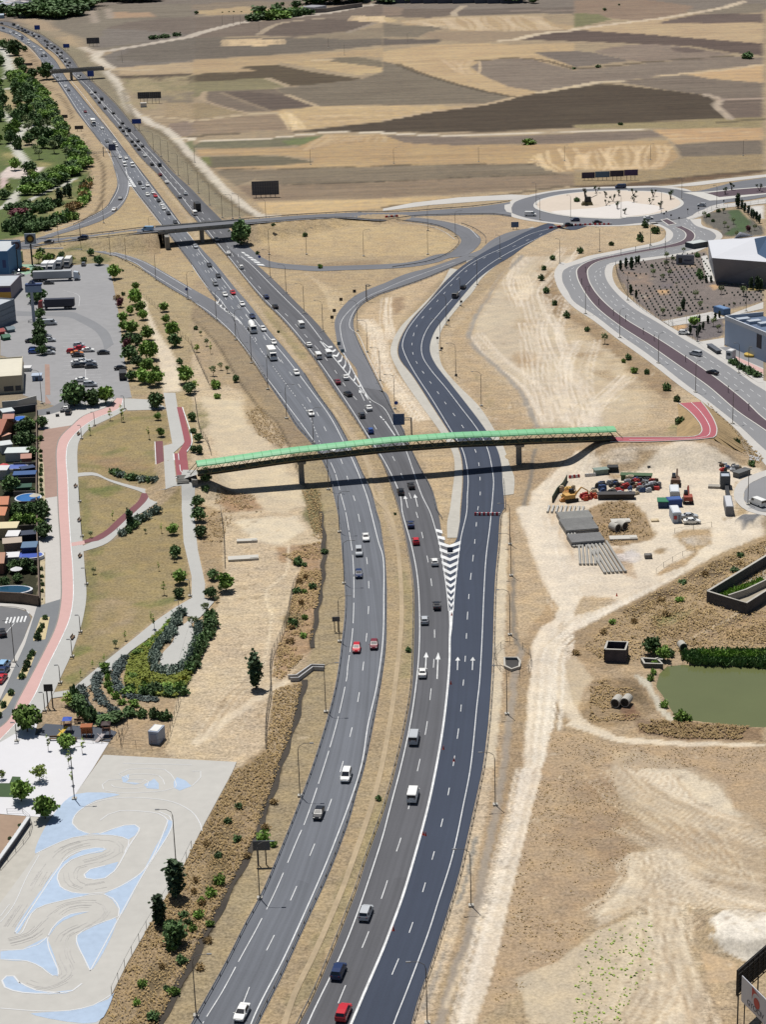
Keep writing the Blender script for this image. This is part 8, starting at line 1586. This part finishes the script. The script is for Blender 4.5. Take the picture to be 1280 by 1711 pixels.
block('guard_booth','small white guard booth before the blue hall','booth','S 952,985 1000,992',14,3,(222,226,230),(240,240,240),[('window',.5,.6,.6,.3,GLS)]);block('gate_block','blue boxy gate building between the landscaped slope and the hall','building','S 850,600 935,628',10,3,(84,124,172),(110,146,190));block('sign_wall','free standing grey sign wall with a round dark emblem on the slope','sign','S 543,206 690,208',13,1.2,(150,154,166),(170,172,182),[('emblem',.24,.5,.2,.62,(50,48,52)),('lettering',.66,.52,.42,.2,(76,84,110))]);block('low_wall','long low white wall along the hall entrance','wall','S 1000,1000 1225,1130',4,.5,(222,222,220),par=0);block('bus_shelter','dark glazed shelter beside the avenue','shelter','S 800,890 880,945',5,1.4,(70,76,86),(96,102,112),rooftype='shed');block('garden_pavilion','dark flat pavilion beside the white angular building','building','R 605,815 745,790',8,5,(60,70,78),(210,216,214))
belt('S 1005,1020 1100,1075 1215,1130',2.4,'b',3.0,'clipped hedge shrub along the low white wall','hedge before the hall',1,1.5,'shrub',1.6,.2);p=atg(*px('S 1158,960')[0]);m=MB();m.cyl((0,0,.4),2.2,.8,20);lab(m.build('round_planter',mm((214,180,80)),None,loc=p),'yellow round planter before the blue hall','planter')
# fences
def fence(tok,h_,sp,text,mat=None,rails=2,mesh=True):
 P_=cr(Wg(tok),sp);n=int(plen(P_)/sp)+1;P_=resample(P_,n);b0=P_[0].copy();root=empty('fence',b0);lab(root,text,'fence');Q_=[p-b0 for p in P_]
 m=MB();m.tube([(0,0,0),(0,0,h_)],.045,5);me_=m.mesh('post',mat or M_darksteel)
 for q in Q_[:100]:link('post',me_,root,q)
 m=MB()
 for r_ in range(rails):m.tube([q+Vector((0,0,h_*(r_+1)/rails-.05))for q in Q_],.025,4)
 m.build('rail',mat or M_darksteel,root);return root
fence('J 715,455 680,520 640,720 590,860 540,960 525,1100 530,1200 500,1400 495,1580',2.0,3,'wire fence in the scrub left of the ditch',rails=4);fence('J 195,0 215,180 222,370',1.8,3,'wire fence beside the straight path',rails=3);fence('F 20,950 60,1180 100,1240 130,1330',1.8,3,'wire fence behind the footbridge landing',rails=3);fence('E 960,280 1100,400 1180,500 1279,600 | F 0,610 60,740 115,860',1.8,4,'wire fence crossing the slope west of the ramp',rails=3)
fence('S 45,215 60,300 150,470 300,600 430,672 500,720 720,845',2.0,4,'metal fence between the avenue sidewalk and the slope',rails=3);fence('g 545,780 570,650 | g 600,610',1.8,3,'fence west of the white kiosk',rails=2);fence('g 540,790 700,805 895,812 1000,600 1070,360',1.8,3,'fence around the white kiosk plot',rails=2);fence('S 500,680 500,712 620,690 840,640',2.6,5,'tall open fence beside the entrance drive',rails=2);fence('M 1279,535 1180,735 1040,970 850,1295 745,1515',1.6,4,'thin fence along the karting slab',rails=1);fence('K 935,915 980,950 975,1070 890,1110 770,1050 770,920 850,880',1.6,3,'wire fence around the concrete pit',rails=2);fence('M 45,300 140,290 215,400 0,680',1.0,3,'low fence around the sand court',rails=2);fence('U 630,740 690,690 780,640 860,610',1.3,4,'rope fence on stakes beside the dirt road',rails=1);fence('U 740,500 860,480 960,462',1.3,4,'rope fence on stakes by the rubble',rails=1)
fence('R 1085,470 1150,540 1240,640',2.4,3,'dark fence east of the grass plot',rails=3);fence('R 690,500 760,455 1000,425 1280,385',1.8,4,'thin fence along the road east of the roundabout',rails=2);fence('g 10,600 480,640 530,700',1.0,1.6,'low railing behind the playground',rails=1);fence('g 0,735 460,750 545,660',1.0,1.6,'low wooden railing before the playground',mm((200,190,170)),rails=2)
# playground and kiosk
sheet('playground_mat',W_('I 300,1415 700,1440 780,1470 730,1535 470,1515 230,1490'),.07,mm((70,78,92)))
block('transformer_kiosk','white transformer kiosk with flat roof on the dry plot','kiosk','g 790,762 880,772',22,3.4,(176,190,214),(244,244,240),[('door',.5,.45,.6,.7,(150,160,186))])
def toy(tok,text,fn):
 p=atg(*px(tok)[0][:2]);root=empty('play_structure',p);lab(root,text,'playground equipment','playground equipment');fn(root)
def slide(r_,c1,c2):
 m=MB();[m.tube([(x,y,0),(x,y,2.8)],.07,5)for x in(-.7,.7)for y in(-.7,.7)];m.box((0,0,1.4),(1.5,1.5,.12));m.build('tower',mm((140,90,60)),r_);m=MB();m.box((0,0,3.0),(1.9,1.9,.5),taper=.1);m.build('roof',mm(c1),r_);m=MB();m.quad((-.4,-.8,1.5),(.4,-.8,1.5),(-1.4,-3.2,.2),(-2.2,-3.0,.2));m.box((-1.1,-2.0,.85),(.1,2.6,.3),.5);m.build('slide',mm(c2),r_)
toy('g 70,650','play tower with blue roof and yellow slide',lambda r_:slide(r_,(60,100,210),(240,200,50)));toy('g 415,690','brown play tower with pale slide at the right of the mat',lambda r_:slide(r_,(70,50,50),(200,190,190)));toy('g 240,690','orange climbing frame in the middle of the mat',lambda r_:(lambda m:([m.tube([(x,y,0),(x,y,2.2)],.08,5)for x in(-1,0,1)for y in(-.8,.8)],m.box((0,0,2.2),(2.4,1.8,.25)),m.box((0,0,1.1),(2.2,.2,1.2)),m.build('frame',mm((176,100,50)),r_)))(MB()))
def bench(tok,rz,text):
 for q in px(tok):
  p=atg(q[0],q[1]);root=empty('bench',p,rz);lab(root,text,'bench','park benches');m=MB();m.box((0,0,.45),(2.0,.5,.1));m.build('seat',mm((120,90,60)),root);m=MB();m.box((0,.28,.75),(2.0,.08,.4));m.build('backrest',mm((120,90,60)),root)
  for x in(-.8,.8):m=MB();m.box((x,0,.2),(.12,.45,.4));m.build('leg',M_darksteel,root)
bench('I 535,300 485,845 530,60 | E 505,1545 525,1195 | g 175,560',1.4,'wooden bench on the grey park path');bench('I 360,1525 480,1535 525,1410',0,'bench in front of the playground railing')
for q in px('E 320,1058 412,1048 382,1075'):block('stone_bench','dark stone block on the white pavement below the round trees','bench','Z %f,%f %f,%f'%(q[0]-3,q[1],q[0]+3,q[1]-.5),2,1,(66,68,72),par=0,group='stone blocks',hm=.6)
p=atg(*px('I 335,1305')[0]);root=empty('information_board',p);lab(root,'dark information board on two posts beside the path','sign');[(lambda m:(m.box((x,0,2.4),(.25,.2,4.8)),m.build('post',M_darksteel,root)))(MB())for x in(-.5,.5)];m=MB();m.box((-.1,-.12,4.6),(1.9,.1,1.6));m.build('panel',mm((52,52,56)),root)
root=empty('spectator_wall',W_('M 100,460')[0]);lab(root,'white lattice retaining wall beside the sand court','wall');r0=root.location.copy();m=MB();Pw=[q-r0 for q in W_('M 192,365 100,500 0,640 -90,760')];wallstrip(m,Pw,1.2,.5);m.build('wall',mm((70,72,86)),root);m=MB();wallstrip(m,Pw,.25,.7,1.15);[m.box((q.x-.2,q.y,.6),(.4,.7,1.3),.8)for q in resample(cr(Pw,1),18)];m.build('lattice',mm((226,228,230)),root)
# concrete works near the pond
def pit(tok,h_,th,mat,text,name='concrete_tank',floor=None,closed=True,cat='tank',fin=None):
 P_=W_(tok);c=sum(P_,Vector())/len(P_);c.z=0;Q_=[p-c for p in P_];root=empty(name,c);lab(root,text,cat);m=MB();wallstrip(m,Q_+([Q_[0]]if closed else[]),h_,th,-.5);m.build('wall',mat,root);m=MB();wallstrip(m,Q_+([Q_[0]]if closed else[]),.12,th+.12,h_-.5);m.build('coping',M_conc,root)
 if floor:m=MB();m.poly([(q.x,q.y,.06)for q in Q_]);m.build('floor',mm(floor),root)
 return root
pit('L 890,600 1150,680 1400,520 1400,280 1262,372',3.2,.45,mm((88,88,92),.9,.3,1),'big open concrete tank with graffiti at the right edge',floor=(176,166,146));wall('L 1030,600 1150,560 1400,440',1.8,.4,M_conc,'inner dividing wall of the big concrete tank','divider_wall');tag(tuft_field('reed_bed',W_('L 985,600 1020,575 1270,480 1262,440 1100,500 950,560'),250,.3,.9,'g',seed=33),'green weeds inside the big concrete tank','weeds')
pit('L 205,998 340,1003 358,950 222,945',3.4,.4,mm((80,76,84),.9,.3,1),'small square concrete shaft with graffiti near the pond',floor=(30,30,34));pit('L 450,1000 590,1010 596,1000 550,1000 | L 590,1040 470,1036',1.4,.4,mm((96,96,92),.9,.3,1),'small concrete inlet channel at the pond corner','inlet_channel',(206,200,180),True,'channel')
pit('K 815,1040 860,1062 912,1045 918,1010 900,985 812,985',1.0,.35,M_conc,'open concrete drainage pit beside the new road','drainage_pit',(54,52,50));wall('J 645,1112 700,1110 800,1040 890,1042',.9,.3,mm((206,206,206)),'bent white concrete culvert edge below the scrub strip','culvert','culvert');wall('J 660,1130 715,1128 810,1056 885,1058',.9,.3,mm((196,196,196)),'second edge of the bent concrete culvert','culvert','culvert')
def slabs(tok,w_,d_,h_,text,c=(214,210,200),name='concrete_slab',g=None,rz=0):
 for q in px(tok):p=atg(q[0],q[1]);m=MB();m.box((0,0,h_/2),(w_,d_,h_));m.box((w_*.35,0,h_+.05),(w_*.25,d_*.7,.12));lab(m.build(name,mm(c),None,loc=p,rz=rz),text,'slab',g)
slabs('J 370,195',5.2,1.8,.5,'shorter white concrete cover on the dry field',rz=.03);slabs('J 345,312',7.6,2.6,.5,'longer white concrete cover on the dry field',rz=.08);slabs('L 310,62',5,2.6,.4,'white slab above the two pipe rings in the yard');slabs('L 328,175',7,2.6,.4,'white slab below the two pipe rings in the yard');slabs('L 540,58',2,1.6,.4,'small cream slab beside the site cabin',(226,206,170));slabs('L 495,305',1.8,1.5,1.0,'grey pallet of blocks alone on the bare yard',(120,116,112),'block_pallet')
def ring(tok,r,L,text,rz=.8):
 for q in px(tok):
  p=atg(q[0],q[1]);root=empty('pipe_ring',p,rz);lab(root,text,'concrete pipe','concrete pipe rings');m=MB();m.cyl((0,0,r),r,L,18,0,'x');m.build('pipe',M_conc,root);m=MB()
  for s_ in(-1,1):m.cyl((s_*(L/2+.01),0,r),r*.82,.03,16,0,'x')
  m.build('bore',M_black,root)
ring('L 270,125 318,112',1.1,2.4,'concrete pipe ring lying in the yard grass',-.9);ring('L 285,1290 350,1285',1.0,2.6,'concrete pipe ring on the bank west of the pond',-2.0)
ring('L 722,915',.9,2.0,'concrete outfall pipe above the reeds',-1.4)
# ================================================================ BUILDING YARD
def piperow(tk0,tk1,n,w_,r,text,name='pipe_stack',z0=0,mat=None):
 a_,b_=W_(tk0)[0],W_(tk1)[0];u=(b_-a_).normalized();nn=Vector((-u.y,u.x,0));root=empty(name,a_);lab(root,text,'pipes')
 for i in range(n):
  o_=nn*((i-(n-1)/2)*w_/max(1,n-1));m=MB();m.tube([o_+Vector((0,0,r+z0)),b_-a_+o_+Vector((0,0,r+z0))],r,8);m.cyl(tuple(b_-a_+o_+Vector((0,0,r+z0))),r*1.25,.5,8);m.build('beam',mat or mm((176,174,168),.8,.1,1),root)
piperow('U 225,580','U 235,690',6,4.6,.3,'bundle of six long concrete poles at the west end of the yard');piperow('U 275,560','U 385,738',6,5.0,.32,'bundle of long concrete poles reaching toward the dirt road')
def stack(tok,L,W2,rows_,r,text,rz,c=(160,160,158)):
 p=W_(tok)[0];root=empty('pipe_stack',p,rz);lab(root,text,'pipes')
 for k in range(rows_):
  for j in range(2):m=MB();m.cyl((0,(k-(rows_-1)/2)*W2/rows_,r*(1+1.8*j)),r,L,8,0,'x');m.build('beam',mm(c,.8,.15,1),root)
stack('U 210,552',8.5,6,9,.36,'grey stack of pipes laid across, nearest row',.12,(150,150,150));stack('U 168,470',8.5,9,11,.36,'grey stack of pipes laid across, middle row',.12);stack('U 145,418',8.5,6,8,.36,'grey stack of pipes laid across, upper row',.12,(172,172,168));piperow('U 75,395','U 160,585',3,1.6,.3,'thin row of poles left of the grey stacks');piperow('U 85,385','U 95,350',9,9,.3,'short pale pipes at the top of the stacks',mat=mm((206,204,198)))
block('site_cabin','white site cabin with red notice beside the silver cars','cabin','U 728,442 780,440',17,6,(196,206,220),(236,240,244),[('notice',.3,.55,.35,.35,(190,40,50)),('door',.75,.4,.2,.7,(120,130,150))]);block('site_cabin','white site cabin with flat roof above the blue container','cabin','U 712,284 768,284',8,6,(200,208,214),(232,238,242));block('shipping_container','long blue container in the middle of the yard','container','U 700,350 785,345',12,3,(34,74,150),(60,100,170));block('shipping_container','short blue container with green tarpaulin on top','container','U 642,352 698,352',10,3,(40,70,110),(40,130,90),rooftype='shed')
block('shipping_container','large grey container near the street corner','container','U 1042,398 1090,398',15,9,(130,132,138),(214,216,220));block('water_silo','grey box silo at the east side of the yard','silo','U 1012,238 1070,238',18,4,(92,98,106),(190,200,214));block('loading_ramp','flat grey platform beside the box silo','ramp','U 938,235 1010,238',1,2,(176,170,160),par=0,hm=.5);wall('U 1048,230 1052,270 1062,308',1.2,1.0,M_darksteel,'dark conveyor between silo and grey container','conveyor','conveyor')
for tl,c_,t_ in(('U 468,110 520,108',(30,70,48),'dark green skip in the north row, left one'),('U 525,106 580,100',(40,90,56),'green skip in the north row, second one'),('U 648,90 700,88',(28,60,44),'dark green skip left of the white sacks')):block('skip_container',t_,'skip',tl,7,3,c_,(40,46,40),rooftype='shed',par=.3)
for tl,c_,t_ in(('U 345,140 400,138',(40,42,46),'dark tarpaulin heap at the north west of the yard'),('U 935,104 1010,110',(46,44,48),'black pipe coil heap in the north row'),('U 1120,175 1190,150',(110,112,112),'flat grey sheet pile beside the street corner'),('U 420,185 600,190',(78,108,70),'long green mesh roll above the colourful heaps'),('U 270,158 345,150',(140,160,150),'pale green netting roll'),('U 285,302 500,300',(70,66,66),'long dark rolled pipes in front of the heaps')):block('material_stack',t_,'building materials',tl,4,2.0,c_,c_,rooftype='shed',hm=1.3)
def machine(tok,rz,c_,text,kind='excavator'):
 p=atg(*px(tok)[0][:2]);root=empty(kind,p,rz);lab(root,text,'digger' if kind=='excavator' else 'machine')
 for s_ in(-1,1):m=MB();m.box((0,s_*1.1,.45),(3.6,.55,.9));m.build('track',M_black,root)
 m=MB();m.box((-.4,0,1.5),(2.8,2.3,1.1));m.build('body',mm(c_),root);m=MB();m.box((.5,.5,2.5),(1.3,1.1,1.3),taper=.85);m.build('cab',M_glass,root);m=MB();m.tube([(1.0,-.3,1.6),(3.0,-.3,3.6),(4.8,-.3,2.4),(5.1,-.3,.8)],[.25,.22,.18,.12],6);m.box((5.0,-.3,.5),(.9,1.0,.8));m.build('boom',mm(c_),root)
machine('U 745,215',1.4,(120,90,70),'brown excavator at the top of the yard');machine('U 818,318',1.5,(170,80,60),'red and white loader beside the blue container');machine('U 120,310',.3,(226,176,96),'ochre machine beside the yellow formwork heap','formwork_machine')
rs=random.Random(21);PALC=[((196,200,206),'white'),((70,74,80),'dark grey'),((150,152,154),'grey'),((190,50,46),'red'),((60,90,140),'blue'),((110,86,66),'brown'),((206,190,160),'cream'),((40,42,46),'black')]
def junk(poly_,n,zone_,sizes=(.8,2.4),pal=PALC):
 P_=W_(poly_);pts=[(p.x,p.y)for p in P_];xs=[p[0]for p in pts];ys=[p[1]for p in pts];k=0
 while k<n:
  x,y=rs.uniform(min(xs),max(xs)),rs.uniform(min(ys),max(ys))
  if not inside(np.array([x]),np.array([y]),pts)[0]:continue
  k+=1;c_,cn=rs.choice(pal);a_,b_,h_=rs.uniform(*sizes),rs.uniform(.6,1.5),rs.uniform(.4,1.5);m=MB();m.box((0,0,h_/2),(a_,b_,h_),taper=rs.uniform(.7,1));m.box((a_*.1,0,h_+.1),(a_*.6,b_*.5,.25),rs.uniform(-.5,.5));m.box((-a_*.3,.1,h_*.4),(a_*.5,b_*1.15,.3),.2)
  lab(m.build('material_pallet',mm(c_),None,loc=(x,y,0),rz=rs.uniform(-.6,.6)),'%s pallet of building materials %s'%(cn,zone_),'building materials','loose materials in the yard')
junk('U 235,250 320,205 480,190 620,200 665,190 655,245 500,275 300,278',78,'in the long heap of the yard');junk('U 700,60 770,60 790,100 660,105',16,'in the white sack pile',pal=[PALC[0],PALC[0],PALC[2],PALC[6]]);junk('U 815,50 890,50 905,90 820,95',12,'beside the green tarpaulin in the north row',pal=[PALC[2],PALC[0],PALC[1],((50,140,90),'green')]);junk('U 1010,100 1130,105 1130,150 1020,140',14,'in the north east corner of the yard');junk('U 50,245 150,235 170,325 90,330',14,'in the ochre formwork heap',pal=[((232,190,110),'ochre'),((214,150,80),'orange'),PALC[6]]);junk('U 190,280 275,275 280,305 200,310',9,'in the red formwork heap',pal=[PALC[3],((206,90,50),'orange')]);junk('U 460,100 600,100 600,125 460,125',8,'before the green skips',pal=[PALC[1],PALC[7],PALC[2]])
wall('U 12,320 40,270 75,235 100,190',1.8,.15,mm((40,76,56)),'green screen fence at the west edge of the yard','screen_fence','fence')
# barriers
def barrier(tk0,tk1,n,text,cs=((196,30,44),(232,232,232)),g='water filled barriers'):
 a_,b_=[atg(*px(t_)[0][:2])for t_ in(tk0,tk1)];u=b_-a_;L=u.length/n;rz=math.atan2(u.y,u.x);me_=[]
 for i in range(n):
  p=a_+u*((i+.5)/n);m=MB();m.box((0,0,.25),(L*.96,.55,.5));m.box((0,0,.65),(L*.96,.4,.4),taper=.8);lab(m.build('road_barrier',mm(cs[i%2],.5),None,loc=p,rz=rz),('red' if i%2==0 else 'white')+' plastic barrier '+text,'barrier',g)
barrier('K 612,22','K 785,22',12,'closing the new road south of the footbridge');barrier('Q 545,625','Q 765,595',6,'at the mouth of the new road');barrier('Q 780,598','Q 960,590',8,'in the row behind the new road mouth');barrier('Q 965,592','Q 1130,588',8,'in the row south of the roundabout');barrier('C 15,1455','C 100,1448',5,'on the overpass road at the loop junction');barrier('U 110,175','U 175,168',5,'by the white fence of the yard');barrier('U 205,165','U 270,160',6,'north west corner of the yard',((226,222,216),(236,236,236)))
def cone(tok):
 for q in px(tok):p=at(q[0],q[1],0);m=MB();m.box((0,0,.04),(.4,.4,.08));m.tube([(0,0,.05),(0,0,.8)],[.2,.05],8);lab(m.build('traffic_cone',mm((226,80,50)),None,loc=p),'orange traffic cone beside the thick white line','traffic cone','traffic cones')
cone('K 455,1150 405,1585 475,1665 460,690 | O 270,445 70,1085 285,450 | L 285,560')
# sculpture on the roundabout, hoop sign, far sheds and farm
p=atg(*px('Q 900,405')[0]);root=empty('sculpture',p);lab(root,'dark sculpture on a rocky base on the roundabout','sculpture');m=MB();m.box((0,0,.8),(5.5,4,1.6),taper=.7);m.build('base',mm((110,100,70),.9,.3,1),root);m=MB();m.box((.3,0,2.6),(3.2,1.6,2.4),taper=.8);m.tube([(1.5,0,3.2),(4.6,0,4.6)],.14,5);m.tube([(-.6,0,3),(-1.2,0,6.2),(-1.5,0,7.4)],[.5,.4,.9],7);m.build('figure',mm((56,56,52)),root)
rs=random.Random(3)
for i in range(46):
 x,y=rs.uniform(0,250)/2.66,4+rs.random()*17;p=at(x,y,0);c_=rs.choice(((214,218,226),(190,196,206),(120,124,134),(226,214,206)));m=MB();w_,d_=rs.uniform(6,22),rs.uniform(6,14);m.box((0,0,2),(w_,d_,4));m.box((0,0,4.2),(w_*.9,d_*.8,.6),taper=.6);lab(m.build('industrial_shed',mm(c_),None,loc=p,rz=rs.uniform(-.5,.5)),'%s low shed in the far industrial strip at top left'%{214:'white',190:'pale grey',120:'grey',226:'cream'}[c_[0]],'shed','far industrial sheds')
block('roadside_building','dark blue roofed building beyond the far bend of the freeway','building','a 250,232 425,228',5,20,(120,124,140),(44,56,84),[('window',f,.5,.12,.4,GLS)for f in(.2,.4,.6,.8)]);block('roadside_building','small pale blue building at the far left edge','building','a -60,250 48,245',5,14,(170,196,214),(190,206,220));block('farm_building','long white farm building beside the far estate wood','building','B 720,68 820,72',5,18,(214,216,218),(160,160,166));wall('B 822,86 900,82 1000,66 1140,46',3.5,1,mm((150,140,132)),'boundary wall of the far estate','estate_wall')
for q,t_ in(('A 115,1',''),):pass
for i in range(9):p=at(650+i*26+rs.uniform(-6,6),4.5,0);m=MB();m.box((0,0,3.5),(rs.uniform(14,26),10,7));m.box((0,0,7.3),(12,7,1),taper=.5);lab(m.build('skyline_house',mm((90,96,112)),None,loc=p),'grey house on the far skyline','house','far skyline houses')
p=atg(*px('A 958,715')[0]);m=MB();m.box((0,0,1.2),(3.6,2.4,2.4));m.box((0,0,2.5),(3.9,2.7,.2));lab(m.build('hut',mm((232,228,222)),None,loc=p),'tiny white hut below the twin dark billboards','hut')
# dark parcel of parasols on the terraces
for tok,c_,t_ in(('W 55,1105',(226,80,84),'red parasol beside the white garden roof'),('X 225,930',(236,236,238),'white parasol in the lowest garden'),('W 500,1540',(214,206,190),'cream parasol near the garden wall')):
 p=atg(*px(tok)[0]);root=empty('parasol',p);lab(root,t_,'parasol');m=MB();m.tube([(0,0,0),(0,0,2.4)],.04,5);m.build('pole',M_steel,root);m=MB();m.tube([(0,0,2.1),(0,0,2.75)],[1.5,.05],10);m.build('canopy',mm(c_),root)
finish_labels();drop_protos()
